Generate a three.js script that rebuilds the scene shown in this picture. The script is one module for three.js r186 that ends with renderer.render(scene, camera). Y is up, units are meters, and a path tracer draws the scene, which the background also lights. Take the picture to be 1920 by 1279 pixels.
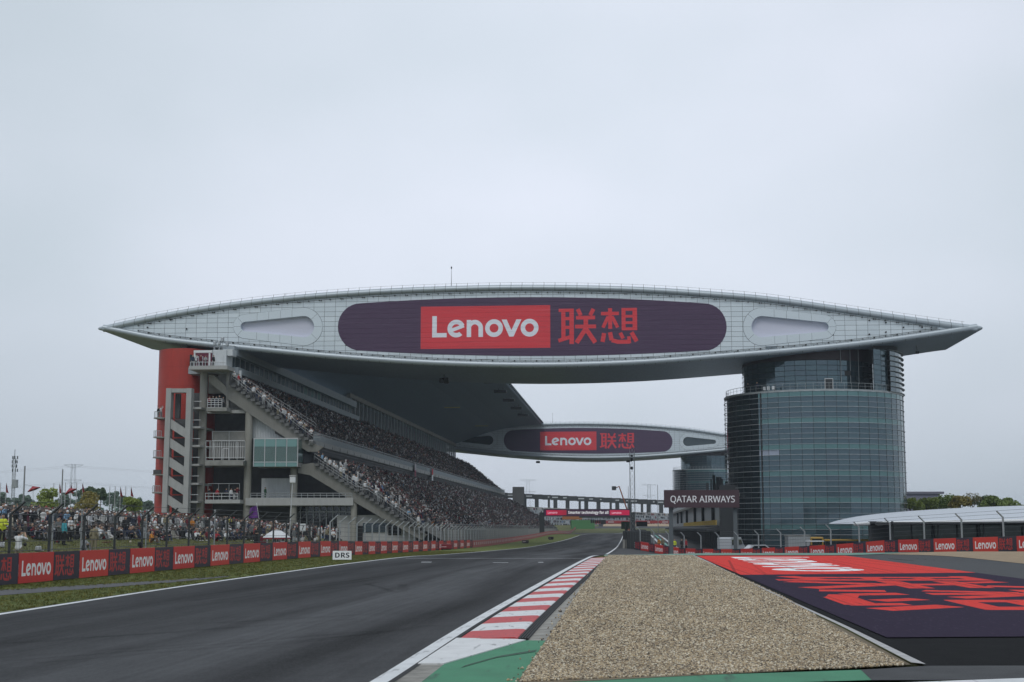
import * as THREE from 'three';
import { mergeGeometries, mergeVertices } from 'three/addons/utils/BufferGeometryUtils.js';
import { MarchingCubes } from 'three/addons/objects/MarchingCubes.js';
import { RoundedBoxGeometry } from 'three/addons/geometries/RoundedBoxGeometry.js';
import { ImprovedNoise } from 'three/addons/math/ImprovedNoise.js';

// ---------------------------------------------------------------- camera, sky, sun, exposure
const scene = new THREE.Scene();
const F = 2667, HORIZON = 990, EYE = 2.0, PITCH = Math.atan((HORIZON - 639.5) / F);
const camera = new THREE.PerspectiveCamera(2 * Math.atan(639.5 / F) * 180 / Math.PI, 1024 / 682, 0.3, 9000);
camera.position.set(0, EYE, 0);
camera.rotation.set(PITCH, 0, 0);
const renderer = new THREE.WebGLRenderer({ antialias: true });
renderer.toneMapping = THREE.LinearToneMapping;
renderer.toneMappingExposure = 1.0;
renderer.shadowMap.enabled = true;
const noise3 = new ImprovedNoise();
const N = (x, y, z = 0) => noise3.noise(x, y, z);
function fbm(x, y, z = 0, o = 4) { let s = 0, a = 0.5; for (let i = 0; i < o; i++) { s += a * N(x, y, z); x *= 2.03; y *= 2.03; z *= 2.03; a *= 0.5; } return s; }
const clamp = THREE.MathUtils.clamp, lerp = THREE.MathUtils.lerp, smooth = (a, b, x) => { const t = clamp((x - a) / (b - a), 0, 1); return t * t * (3 - 2 * t); };
{
  // an even overcast: a cool grey, brighter in a broad veil of cloud ahead, a little dimmer low down
  const W = 512, H = 256, d = new Float32Array(W * H * 4);
  for (let r = 0; r < H; r++) for (let c = 0; c < W; c++) {
    const el = ((r + 0.5) / H - 0.5) * Math.PI, az = ((c + 0.5) / W - 0.5) * 2 * Math.PI;
    const x = Math.cos(az) * Math.cos(el), y = Math.sin(el), z = Math.sin(az) * Math.cos(el);
    const ahead = 0.5 + 0.5 * (x * 0.05 - z) / Math.max(0.2, Math.hypot(x, z));
    const veil = Math.exp(-Math.pow(Math.hypot(Math.atan2(x, -z) - 0.03, (el - 0.23) * 1.15) / 0.42, 2));
    const cl = fbm(x * 2.6 + 3, y * 7 + 1, z * 2.6, 5) + 0.5 * fbm(x * 7 + 1, y * 16, z * 7 + 5, 4);
    const low = smooth(-0.02, 0.20, el);
    let L = lerp(0.50, 0.61, low) + 0.21 * veil + 0.06 * smooth(0.4, 1.3, el) + 0.105 * cl + 0.0 * ahead;
    const warm = clamp(0.45 * veil + 0.5 * cl, -0.3, 0.6);
    const o = (r * W + c) * 4;
    d[o] = L * (0.895 + 0.085 * warm); d[o + 1] = L * (1.01 + 0.0 * warm); d[o + 2] = L * (1.13 + 0.03 * warm); d[o + 3] = 1;
  }
  const t = new THREE.DataTexture(d, W, H, THREE.RGBAFormat, THREE.FloatType);
  t.mapping = THREE.EquirectangularReflectionMapping; t.magFilter = t.minFilter = THREE.LinearFilter; t.needsUpdate = true;
  scene.background = t; scene.environment = t;
}
const sun = new THREE.DirectionalLight(new THREE.Color(1, 0.965, 0.91), 0.75);
sun.name = 'sun';
sun.position.set(-60, 330, 130); sun.target.position.set(0, 0, -140);
sun.castShadow = true; sun.shadow.radius = 45; sun.shadow.mapSize.set(4096, 4096);
Object.assign(sun.shadow.camera, { left: -260, right: 260, top: 320, bottom: -320, near: 1, far: 1200 });
scene.add(sun, sun.target);

// ---------------------------------------------------------------- helpers
let seed = 20240421;
function rnd() { seed = (seed + 0x6d2b79f5) | 0; let t = Math.imul(seed ^ (seed >>> 15), 1 | seed); t = (t + Math.imul(t ^ (t >>> 7), 61 | t)) ^ t; return ((t ^ (t >>> 14)) >>> 0) / 4294967296; }
const rr = (a, b) => a + (b - a) * rnd(), pick = (l) => l[Math.floor(rnd() * l.length)];
const V = (x, y, z) => new THREE.Vector3(x, y, z);
function ray(u, v) { const x = (u - 960) / F, y = (639.5 - v) / F, c = Math.cos(PITCH), s = Math.sin(PITCH); return V(x, s + y * c, -c + y * s); }
function at(u, v, D) { const d = ray(u, v); return d.multiplyScalar(-D / d.z).add(camera.position); }   // the point of the place that a sighted bearing meets D metres off
// the straight's own axes: t to the right, s along the straight, origin under the middle of the near wing
const PSI = Math.atan(0.0834), CP = Math.cos(PSI), SP = Math.sin(PSI), OX = 3.1, OZ = -220;
const S = (t, y, s) => V(OX + t * CP + s * SP, y, OZ + t * SP - s * CP);
function st(u, v, s) {            // (t, y) where a bearing meets the cross-plane at s
  const d = ray(u, v), n = V(SP, 0, -CP), o = S(0, 0, s).sub(camera.position);
  const k = o.dot(n) / d.dot(n), p = d.multiplyScalar(k).add(camera.position), q = p.clone().sub(S(0, 0, s));
  return [q.x * CP + q.z * SP, p.y];
}
const counts = {};
function numbered(n) { const k = counts[n] = (counts[n] ?? -1) + 1; return k ? n + '_' + String(k).padStart(3, '0') : n; }
const offs = new WeakMap();
function tag(o, label, category, group, kind) {
  if (label) o.userData.label = label; if (category) o.userData.category = category; if (group) o.userData.group = group; if (kind) o.userData.kind = kind; return o;
}
function shadow(o) { o.traverse((m) => { if (m.isMesh) { m.castShadow = true; m.receiveShadow = true; } }); return o; }
function thing(name, label, category, pos, turn = 0, group) {
  const o = new THREE.Group(); o.name = numbered(name); o.position.copy(pos); o.rotation.y = turn; scene.add(o); return tag(o, label, category, group);
}
// a thing whose parts are laid out in the straight's axes (x = t, z = -s), its base at (t0, y0, s0)
function sthing(name, label, category, t0, y0, s0, group) {
  const o = thing(name, label, category, S(t0, y0, s0), -PSI, group); offs.set(o, [-t0, -y0, s0]); return o;
}
function put(name, geos, mat, parent, opt = {}) {
  geos = (Array.isArray(geos) ? geos : [geos]).filter(Boolean);
  if (!geos.length) return null;
  let g;
  if (geos.length === 1) g = geos[0];
  else {
    const keep = geos.every((q) => q.attributes.uv) ? ['position', 'normal', 'uv'] : ['position', 'normal'];
    if (geos.every((q) => q.attributes.color)) keep.push('color');
    g = mergeGeometries(geos.map((q) => { q = q.index ? q.toNonIndexed() : q; for (const k of Object.keys(q.attributes)) if (!keep.includes(k)) q.deleteAttribute(k); return q; }));
  }
  let p = parent; while (p && !offs.has(p)) p = p.parent;
  if (p && !opt.local) g.translate(...offs.get(p));
  const m = new THREE.Mesh(g, mat); m.name = name; m.castShadow = m.receiveShadow = true;
  if (opt.kind) m.userData.kind = opt.kind; if (opt.label) m.userData.label = opt.label;
  if (parent) parent.add(m); else { m.name = numbered(name); scene.add(m); }
  return m;
}
const box = (x0, x1, y0, y1, z0, z1) => { const g = new THREE.BoxGeometry(Math.abs(x1 - x0), Math.abs(y1 - y0), Math.abs(z1 - z0)); g.translate((x0 + x1) / 2, (y0 + y1) / 2, (z0 + z1) / 2); return uvMetres(g); };
const rbox = (x0, x1, y0, y1, z0, z1, r = 0.05) => { const w = Math.abs(x1 - x0), h = Math.abs(y1 - y0), d = Math.abs(z1 - z0); const g = new RoundedBoxGeometry(w, h, d, 1, Math.min(r, w / 2.1, h / 2.1, d / 2.1)); g.translate((x0 + x1) / 2, (y0 + y1) / 2, (z0 + z1) / 2); return uvMetres(g); };
function uvMetres(g) {   // box-projected uv in metres
  const q = g.index ? g.toNonIndexed() : g; if (!q.attributes.normal) q.computeVertexNormals();
  const p = q.attributes.position, n = q.attributes.normal, uv = new Float32Array(p.count * 2);
  for (let i = 0; i < p.count; i++) {
    const ax = Math.abs(n.getX(i)), ay = Math.abs(n.getY(i)), az = Math.abs(n.getZ(i));
    if (ay >= ax && ay >= az) { uv[i * 2] = p.getX(i); uv[i * 2 + 1] = p.getZ(i); } else if (ax >= az) { uv[i * 2] = p.getZ(i); uv[i * 2 + 1] = p.getY(i); } else { uv[i * 2] = p.getX(i); uv[i * 2 + 1] = p.getY(i); }
  }
  q.setAttribute('uv', new THREE.BufferAttribute(uv, 2)); return q;
}
function bar(a, b, r, seg = 6, r2 = r) {     // round bar from a to b
  a = Array.isArray(a) ? V(...a) : a; b = Array.isArray(b) ? V(...b) : b;
  const d = b.clone().sub(a), g = new THREE.CylinderGeometry(r2, r, d.length(), seg, 1);
  g.applyQuaternion(new THREE.Quaternion().setFromUnitVectors(V(0, 1, 0), d.normalize())); g.translate((a.x + b.x) / 2, (a.y + b.y) / 2, (a.z + b.z) / 2); return uvMetres(g);
}
function prism(poly, z0, z1) {     // convex or plain polygon [[x, y], ...] between z0 and z1
  const sh = new THREE.Shape(poly.map((p) => new THREE.Vector2(p[0], p[1])));
  const g = new THREE.ExtrudeGeometry(sh, { depth: Math.abs(z1 - z0), bevelEnabled: false, curveSegments: 1 }); g.translate(0, 0, Math.min(z0, z1)); return g;
}
function slabAlong(poly, s0, s1) { return uvMetres(prism(poly, -s1, -s0)); }   // cross-section in (t, y), run along s
function curve2(pts, n = 160) {      // smooth y(x) through points, as a function
  const c = new THREE.CatmullRomCurve3(pts.map((p) => V(p[0], p[1], 0)), false, 'centripetal'), q = c.getPoints(n);
  return (x) => { let i = 1; while (i < n && q[i].x < x) i++; const a = q[i - 1], b = q[i]; return lerp(a.y, b.y, clamp((x - a.x) / Math.max(1e-6, b.x - a.x), 0, 1)); };
}
// convex polygons: keep the side of the line a->b on its left; take a convex polygon away
function cut(poly, a, b, left = true) {
  const side = (p) => ((b[0] - a[0]) * (p[1] - a[1]) - (b[1] - a[1]) * (p[0] - a[0])) * (left ? 1 : -1), out = [];
  for (let i = 0; i < poly.length; i++) {
    const p = poly[i], q = poly[(i + 1) % poly.length], sp = side(p), sq = side(q);
    if (sp >= 0) out.push(p);
    if ((sp > 0 && sq < 0) || (sp < 0 && sq > 0)) { const k = sp / (sp - sq); out.push([lerp(p[0], q[0], k), lerp(p[1], q[1], k)]); }
  }
  return out;
}
function area(p) { let a = 0; for (let i = 0; i < p.length; i++) { const q = p[(i + 1) % p.length]; a += p[i][0] * q[1] - q[0] * p[i][1]; } return a / 2; }
function minus(poly, convex) {   // both counter-clockwise
  const out = []; let rest = poly;
  for (let i = 0; i < convex.length && rest.length > 2; i++) { const a = convex[i], b = convex[(i + 1) % convex.length], o = cut(rest, a, b, false); if (o.length > 2 && area(o) > 0.004) out.push(o); rest = cut(rest, a, b, true); }
  return rest.length > 2 && area(rest) > 0.004 ? out : [poly];
}
function inset(poly, d) { let cx = 0, cy = 0; for (const p of poly) { cx += p[0]; cy += p[1]; } cx /= poly.length; cy /= poly.length; return poly.map(([x, y]) => { const ex = x - cx, ey = y - cy; return [cx + Math.sign(ex) * Math.max(0, Math.abs(ex) - d), cy + Math.sign(ey) * Math.max(0, Math.abs(ey) - d)]; }); }

// ---------------------------------------------------------------- textures and materials
function pixelMap(w, h, f, srgb = true) {
  const d = new Uint8Array(w * h * 4);
  for (let y = 0; y < h; y++) for (let x = 0; x < w; x++) { const c = f(x / w, y / h, x, y), o = (y * w + x) * 4; for (let k = 0; k < 3; k++) d[o + k] = clamp(Math.round((c.length ? c[k] : c) * 255), 0, 255); d[o + 3] = 255; }
  const t = new THREE.DataTexture(d, w, h); t.wrapS = t.wrapT = THREE.RepeatWrapping; t.magFilter = THREE.LinearFilter; t.minFilter = THREE.LinearMipmapLinearFilter; t.generateMipmaps = true; t.needsUpdate = true; if (srgb) t.colorSpace = THREE.SRGBColorSpace; return t;
}
const toS = (l) => (l <= 0.0031308 ? l * 12.92 : 1.055 * Math.pow(l, 1 / 2.4) - 0.055);
// tiling noise: blend of shifted copies
function tileN(x, y, f, z, o = 4) { const a = (x_, y_) => fbm(x_ * f, y_ * f, z, o); return lerp(lerp(a(x, y), a(x - 1, y), x), lerp(a(x, y - 1), a(x - 1, y - 1), x), y); }
const scuffed = (rgb, z, size = 512) => pixelMap(size, size, (x, y) => { const t = (fx, fy, q) => { const a = (u, v) => fbm(u * fx, v * fy, q, 4); return lerp(lerp(a(x, y), a(x - 1, y), x), lerp(a(x, y - 1), a(x - 1, y - 1), x), y); }; const w = 1 + 0.35 * t(5, 5, z) + 0.12 * (rnd() - 0.5), s = smooth(0.10, 0.34, t(17, 2.6, z + 3)) * 0.62, c = smooth(0.24, 0.36, t(26, 26, z + 7)) * 0.5; return rgb.map((v) => toS(clamp(v * w * (1 - s) * (1 - c) + 0.02 * s + 0.05 * c, 0, 1))); });
const mottle = (rgb, amt, f, grain, z = 0, size = 512) => pixelMap(size, size, (x, y) => { const k = 1 + amt * tileN(x, y, f, z) * 2 + grain * (rnd() - 0.5); return rgb.map((c) => toS(clamp(c * k, 0, 1))); });
const grainBump = pixelMap(512, 512, (x, y) => 0.5 + 0.5 * tileN(x, y, 60, 5, 2) + 0.35 * (rnd() - 0.5), false);
function rep(t, m) { const c = t.clone(); c.repeat.set(1 / m, 1 / m); c.needsUpdate = true; return c; }
const std = (rgb, roughness, o = {}) => new THREE.MeshStandardMaterial({ color: new THREE.Color().setRGB(...rgb), roughness, metalness: o.metal ?? 0, ...(o.map ? { map: o.map } : {}), ...(o.bump ? { bumpMap: o.bump, bumpScale: o.bs ?? 0.01 } : {}), side: o.double ? THREE.DoubleSide : THREE.FrontSide });
const concreteMap = rep(mottle([0.9, 0.9, 0.9], 0.32, 6, 0.10, 2), 6);
const streakMap = (() => { const t = pixelMap(512, 512, (x, y) => { const k = 0.92 + 0.22 * tileN(x, y * 0.12, 26, 3, 3) + 0.16 * tileN(x, y, 5, 8); return toS(clamp(k, 0, 1)); }); return rep(t, 8); })();
const M = {
  concrete: std([0.30, 0.295, 0.275], 0.85, { map: concreteMap, bump: rep(grainBump, 2), bs: 0.006 }),
  fasciaGrey: std([0.36, 0.40, 0.43], 0.8, { map: streakMap }), stair: std([0.15, 0.15, 0.148], 0.9, { map: concreteMap }), raker: std([0.22, 0.215, 0.195], 0.85, { map: streakMap }), concreteLight: std([0.42, 0.42, 0.41], 0.8, { map: streakMap }),
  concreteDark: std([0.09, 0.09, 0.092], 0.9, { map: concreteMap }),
  concreteWarm: std([0.31, 0.30, 0.265], 0.85, { map: streakMap }),
  tread: std([0.20, 0.20, 0.20], 0.9, { map: concreteMap }),
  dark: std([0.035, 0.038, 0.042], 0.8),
  black: std([0.012, 0.012, 0.014], 0.6),
  steel: std([0.42, 0.44, 0.46], 0.42, { metal: 0.6 }),
  galv: std([0.36, 0.38, 0.39], 0.5, { metal: 0.5 }),
  rail: std([0.55, 0.56, 0.57], 0.45, { metal: 0.3 }),
  postDark: std([0.055, 0.06, 0.062], 0.55, { metal: 0.3 }),
  alu: std([0.72, 0.76, 0.79], 0.30, { metal: 0.85 }),
  tube: std([0.44, 0.49, 0.53], 0.40, { metal: 0.35 }),
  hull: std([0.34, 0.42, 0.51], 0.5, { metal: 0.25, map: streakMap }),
  canopy: std([0.22, 0.295, 0.37], 0.6, { map: streakMap }),
  red: std([0.44, 0.034, 0.020], 0.5, { map: streakMap }),
  white: std([0.72, 0.73, 0.74], 0.5),
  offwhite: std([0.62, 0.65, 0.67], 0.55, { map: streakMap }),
  blackRubber: std([0.03, 0.03, 0.032], 0.8),
};
const glass = (rgb, o = {}) => new THREE.MeshPhysicalMaterial({ color: new THREE.Color().setRGB(...rgb), roughness: o.rough ?? 0.09, metalness: o.metal ?? 0.45, clearcoat: o.coat ?? 0.6, clearcoatRoughness: 0.04 });

// ---------------------------------------------------------------- print: the two words, drawn stroke by stroke
function canvas(w, h) { const c = document.createElement('canvas'); c.width = w; c.height = h; return [c, c.getContext('2d')]; }
function canvasMap(c) { const t = new THREE.CanvasTexture(c); t.colorSpace = THREE.SRGBColorSpace; t.magFilter = THREE.LinearFilter; t.minFilter = THREE.LinearMipmapLinearFilter; t.anisotropy = 8; return t; }
function drawWord(g, x, y, w, h, color) {       // six letters, box w x h
  g.save(); g.translate(x, y); g.scale(w / 5, h / 1.02); g.strokeStyle = g.fillStyle = color; g.lineWidth = 0.215; g.lineCap = 'butt'; g.lineJoin = 'miter';
  const path = (f) => { g.beginPath(); f(); g.stroke(); };
  g.fillRect(0, 0, 0.22, 1.01); g.fillRect(0, 0.80, 0.69, 0.21);
  const ring = (cx) => path(() => g.arc(cx, 0.6, 0.312, 0, Math.PI * 2));
  path(() => g.arc(1.14, 0.6, 0.312, 0.82, Math.PI * 2 - 0.42));
  g.lineWidth = 0.17; path(() => { g.moveTo(0.86, 0.70); g.lineTo(1.50, 0.47); }); g.lineWidth = 0.215;
  g.fillRect(1.63, 0.2, 0.21, 0.81); path(() => { g.moveTo(1.735, 0.62); g.arc(2.01, 0.585, 0.28, Math.PI, 0); g.lineTo(2.29, 1.01); });
  ring(2.915);
  g.beginPath(); g.moveTo(3.27, 0.2); g.lineTo(3.51, 0.2); g.lineTo(3.73, 0.70); g.lineTo(3.96, 0.2); g.lineTo(4.20, 0.2); g.lineTo(3.83, 1.01); g.lineTo(3.63, 1.01); g.fill();
  ring(4.58); g.restore();
}
const HAN_A = [[125, 412, 235, 412, 24], [160, 400, 160, 622, 32], [222, 400, 222, 665, 34], [160, 474, 222, 474, 24], [160, 540, 222, 540, 24], [122, 640, 228, 606, 28], [268, 404, 291, 452, 30], [386, 404, 361, 452, 30], [255, 468, 398, 468, 28], [248, 535, 405, 535, 28], [328, 455, 328, 562, 34], [330, 548, 258, 656, 34], [326, 548, 398, 656, 34]];
const HAN_B = [[442, 440, 576, 440, 26], [510, 400, 510, 555, 30], [496, 462, 456, 545, 26], [524, 462, 566, 545, 26], [610, 400, 610, 566, 30], [694, 400, 694, 566, 34], [600, 411, 710, 411, 22], [600, 462, 700, 462, 20], [600, 510, 700, 510, 20], [600, 556, 710, 556, 22], [464, 586, 452, 652, 32], [508, 580, 520, 640, 32], [520, 640, 566, 652, 30], [556, 652, 655, 652, 30], [648, 612, 652, 664, 26], [584, 584, 606, 628, 28], [668, 582, 706, 650, 32]];
function drawHan(g, x, y, w, h, color, both = [HAN_A, HAN_B]) {
  g.save(); g.translate(x, y); const x0 = both.length > 1 ? 118 : both[0] === HAN_A ? 118 : 438, x1 = both.length > 1 ? 716 : both[0] === HAN_A ? 408 : 716;
  g.scale(w / (x1 - x0), h / 270); g.translate(-x0, -397); g.strokeStyle = color; g.lineCap = 'butt';
  for (const set of both) for (const [a, b, c, d, lw] of set) { g.lineWidth = lw; g.beginPath(); g.moveTo(a, b); g.lineTo(c, d); g.stroke(); }
  g.restore();
}
function speckle(c, g, amt, n, s = 2) { for (let i = 0; i < n; i++) { g.fillStyle = rnd() < 0.5 ? `rgba(0,0,0,${amt * rnd()})` : `rgba(255,255,255,${amt * rnd()})`; g.fillRect(rnd() * c.width, rnd() * c.height, s * (0.5 + rnd()), s * (0.5 + rnd())); } }

// ---------------------------------------------------------------- the lie of the land
const table = (pts) => { const f = curve2(pts, 400), n = 1800, a = new Float32Array(n + 1); for (let i = 0; i <= n; i++) a[i] = f(i * 0.5); return (d) => { d = clamp(d, 0, 899) * 2; const i = Math.floor(d); return lerp(a[i], a[i + 1], d - i); }; };
const alongLeft = table([[0, 0], [60, 0], [88, 0], [104, -0.05], [120, -0.22], [157, -0.52], [212, -0.82], [260, -0.78], [330, -0.46], [411, 0.12], [480, 0.05], [540, 0.0], [580, 1.0], [615, 2.8], [632, 3.7], [640, 4.1], [720, 4.5], [900, 4.5]]);
const alongRight = table([[0, 0], [60, 0], [104, 0], [113, -0.01], [121, -0.15], [127, -0.45], [133, -0.70], [145, -1.09], [157, -1.42], [190, -1.55], [260, -1.4], [411, -0.05], [480, 0.05], [540, 0.0], [580, 1.0], [615, 2.8], [632, 3.7], [640, 4.1], [720, 4.5], [900, 4.5]]);
const rise = table([[0, 0], [4, 0], [8, 0.35], [17, 1.4], [32, 2.65], [45, 2.7], [70, 1.4], [100, 0.2], [140, 0], [900, 0]]);
function G(x, D) {
  const c = x - 0.083 * D, w = smooth(-1.2, 7, c);
  let y = lerp(alongLeft(D), alongRight(D), w);
  y += 0.42 * smooth(76, 93, D) * (1 - smooth(93, 118, D)) * smooth(24, 31, x);
  const o = -23 - c;
  if (o > 0) y += rise(o) * (1 - smooth(185, 216, D));
  return y;
}
const XL = table([[0, -13.0], [15, -13.7], [33, -14.6], [48, -15.3], [60, -15.6], [80, -15.8], [115, -15.8], [160, -15.6], [300, -14.2], [411, -13.8], [899, -13.5]]);
const XR = table([[0, -3.43], [18, -3.43], [30, -3.5], [55, -3.38], [94, -3.08], [110, -2.9], [118, -2.45], [140, -2.15], [345, -2.2], [899, -2.2]]);
const px = (u, v) => { let D = 2 * F / (v - HORIZON); return [(u - 960) / F * D, D]; };        // on the flat near part
const line = (f, off, d0, d1, n) => Array.from({ length: n + 1 }, (_, i) => { const D = d0 + (d1 - d0) * i / n; return [f(D) + 0.083 * D + off, D]; });
function resample(pts, n) {
  const L = [0]; for (let i = 1; i < pts.length; i++) L.push(L[i - 1] + Math.hypot(pts[i][0] - pts[i - 1][0], pts[i][1] - pts[i - 1][1]));
  return Array.from({ length: n + 1 }, (_, k) => { const d = L[L.length - 1] * k / n; let i = 1; while (i < pts.length - 1 && L[i] < d) i++; const t = (d - L[i - 1]) / Math.max(1e-9, L[i] - L[i - 1]); return [lerp(pts[i - 1][0], pts[i][0], t), lerp(pts[i - 1][1], pts[i][1], t)]; });
}
function sheet(Lp, Rp, n, m, lift, uvf = (x, D) => [x - 0.083 * D, D]) {
  const L = resample(Lp, n), R = resample(Rp, n), p = [], uv = [], ix = [];
  for (let i = 0; i <= n; i++) for (let j = 0; j <= m; j++) { const x = lerp(L[i][0], R[i][0], j / m), D = lerp(L[i][1], R[i][1], j / m); p.push(x, G(x, D) + lift, -D); uv.push(...uvf(x, D)); }
  for (let i = 0; i < n; i++) for (let j = 0; j < m; j++) { const a = i * (m + 1) + j, b = a + 1, c = a + m + 1, d = c + 1; ix.push(a, b, d, a, d, c); }
  const g = new THREE.BufferGeometry(); g.setAttribute('position', new THREE.Float32BufferAttribute(p, 3)); g.setAttribute('uv', new THREE.Float32BufferAttribute(uv, 2)); g.setIndex(ix); g.computeVertexNormals(); return g;
}
function flat(pts, lift, uvf = (x, D) => [x - 0.083 * D, D]) {
  const sh = new THREE.ShapeGeometry(new THREE.Shape(pts.map(([x, D]) => new THREE.Vector2(x, D)))), p = sh.attributes.position, uv = [];
  for (let i = 0; i < p.count; i++) { const x = p.getX(i), D = p.getY(i); uv.push(...uvf(x, D)); p.setXYZ(i, x, lift, -D); }
  sh.setAttribute('uv', new THREE.Float32BufferAttribute(uv, 2)); sh.computeVertexNormals(); return sh;
}
const structure = (name, g, m) => { const o = put(name, g, m, null); o.userData.kind = 'structure'; return o; };

// colours and grain of the ground
const grassMap = pixelMap(1024, 1024, (x, y) => { const a = tileN(x, y, 4, 1), b = tileN(x, y, 40, 2, 3), k = 1 + 0.5 * a + 0.7 * b + 0.5 * (rnd() - 0.5), dry = clamp(0.35 + 1.2 * tileN(x, y, 7, 9), 0, 1); return [0.088 + 0.06 * dry, 0.108 + 0.012 * dry, 0.026].map((c) => toS(clamp(c * k, 0, 1))); });
const asphaltMap = mottle([0.034, 0.0345, 0.037], 0.3, 7, 0.6, 4, 1024);
const M2 = {
  grass: std([1, 1, 1], 0.95, { map: rep(grassMap, 9), bump: rep(grainBump, 1.2), bs: 0.05 }),
  verge: std([1.05, 1.25, 0.9], 0.95, { map: rep(grassMap, 5), bump: rep(grainBump, 1.2), bs: 0.04 }),
  asphalt: std([1.35, 1.35, 1.35], 0.85, { map: rep(asphaltMap, 5), bump: rep(grainBump, 0.8), bs: 0.004 }),
  asphaltBlack: new THREE.MeshPhysicalMaterial({ color: new THREE.Color().setRGB(0.42, 0.42, 0.42), roughness: 0.85, map: rep(asphaltMap, 3), bumpMap: rep(grainBump, 0.6), bumpScale: 0.006, specularIntensity: 0.1 }), edging: std([2.0, 2.0, 2.05], 0.85, { map: rep(mottle([0.21, 0.205, 0.20], 0.35, 5, 0.35, 14), 1.6) }), seam: std([0.02, 0.02, 0.021], 0.9),
  path: std([2.6, 2.55, 2.5], 0.9, { map: rep(asphaltMap, 4) }),
  apron: std([1.35, 1.35, 1.32], 0.9, { map: rep(mottle([0.21, 0.20, 0.185], 0.55, 5, 0.35, 12), 1.6), bump: rep(grainBump, 0.5), bs: 0.008 }),
  line: std([1, 1, 1], 0.6, { map: rep(scuffed([0.66, 0.67, 0.68], 21), 3) }),
  green: std([1.15, 1.15, 1.15], 0.7, { map: rep(scuffed([0.036, 0.19, 0.097], 31), 4), bump: rep(grainBump, 0.5), bs: 0.003 }),
  redPaint: std([1, 1, 1], 0.55, { map: rep(scuffed([0.50, 0.036, 0.038], 41), 2.2) }),
  whitePaint: std([1, 1, 1], 0.55, { map: rep(scuffed([0.68, 0.68, 0.68], 43), 2.2) }),
  gravel: std([1, 1, 1], 0.95, { map: rep(pixelMap(1024, 1024, (x, y) => { const k = 1.0 + 0.5 * tileN(x, y, 90, 3, 2) + 0.55 * (rnd() - 0.42) + 0.25 * tileN(x, y, 4, 6); return [0.33, 0.265, 0.18].map((c) => toS(clamp(c * k, 0, 1))); }), 4), bump: rep(grainBump, 0.7), bs: 0.05 }),
};
// the racing surface: bands of laid rubber along the line, patches, grain, a few skid marks
const trackMap = (() => {
  const W = 1024, H = 2048, skid = [];
  const mark = (x0, d0, x1, d1, w, a) => skid.push([x0, d0, x1, d1, w, a]);
  mark(-9.6, 52, -7.4, 45, 0.2, 0.85); mark(-8.2, 51.5, -7.3, 45.5, 0.24, 0.8); mark(-9.0, 30.5, -6.0, 34, 0.30, 0.5); mark(-10.2, 26.5, -8.8, 28, 0.2, 0.5);
  mark(-13, 22.5, -6.2, 32, 0.34, 0.45); mark(-9.4, 22, -5.6, 27.5, 0.2, 0.6); mark(-8.9, 21.6, -5.2, 27.2, 0.16, 0.5); mark(-7.4, 70, -6.8, 92, 0.22, 0.5); mark(-5.9, 66, -5.6, 88, 0.2, 0.45); mark(-12.2, 40, -9.4, 70, 0.22, 0.45); mark(-11.6, 40, -8.8, 72, 0.2, 0.4); mark(-12.5, 19.5, -5.2, 28.2, 0.28, 0.3); mark(-6.6, 24, -4.1, 30, 0.26, 0.45); mark(-11.5, 36, -8.6, 60, 0.3, 0.3); mark(-7, 58, -6.5, 90, 0.35, 0.35);
  const c = pixelMap(W, H, (x, y) => {
    const X = -16.2 + 13.4 * x, D = 8 + 112 * y;
    const wob = 0.9 * N(D * 0.035, 2.2) + 0.012 * (D - 60);
    const band = (c0, w) => Math.exp(-Math.pow((X - c0 - wob) / w, 2));
    let rub = 0.50 * band(-4.6, 0.8) + 0.40 * band(-10.2, 1.3) + 0.52 * band(-13.2, 1.9) + 0.30 * band(-7.9, 0.35) - 0.34 * band(-6.6, 1.1);
    rub *= 0.8 + 0.9 * fbm(X * 1.3, D * 0.045, 3, 3);
    const streak = 0.34 * fbm(X * 5.5, D * 0.05, 7, 3) + 0.42 * fbm(X * 0.9, D * 0.10, 9, 3) + 0.25 * fbm(X * 2.5, D * 0.6, 4, 3);
    let k = 1.42 * (1 - Math.min(0.8, 1.25 * Math.max(-0.2, rub))) * (1 + 1.05 * streak) + 0.55 * (rnd() - 0.5) + 0.2 * fbm(X * 3, D * 3, 5, 2);
    for (const [x0, d0, x1, d1, w, a] of skid) { const t = clamp((D - d0) / (d1 - d0), 0, 1); if ((D - d0) * (D - d1) < 0) { const cx = lerp(x0, x1, t) + 0.35 * Math.sin(t * 3) * w; const q = Math.abs(X - cx) / w; if (q < 1) k -= a * (1 - q * q) * (0.55 + 0.6 * fbm(X * 14, D * 1.4, 2, 2)); } }
    if (D > 110 && D < 113) k *= 0.9;
    return [0.043, 0.0437, 0.0462].map((v) => toS(clamp(v * k, 0.004, 1)));
  });
  c.repeat.set(1 / 13.4, 1 / 112); c.offset.set(16.2 / 13.4, -8 / 112); c.wrapS = THREE.ClampToEdgeWrapping; return c;
})();
M2.track = new THREE.MeshPhysicalMaterial({ color: 0xffffff, roughness: 0.7, map: trackMap, bumpMap: rep(grainBump, 0.6), bumpScale: 0.004, specularIntensity: 0.12 });

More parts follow.
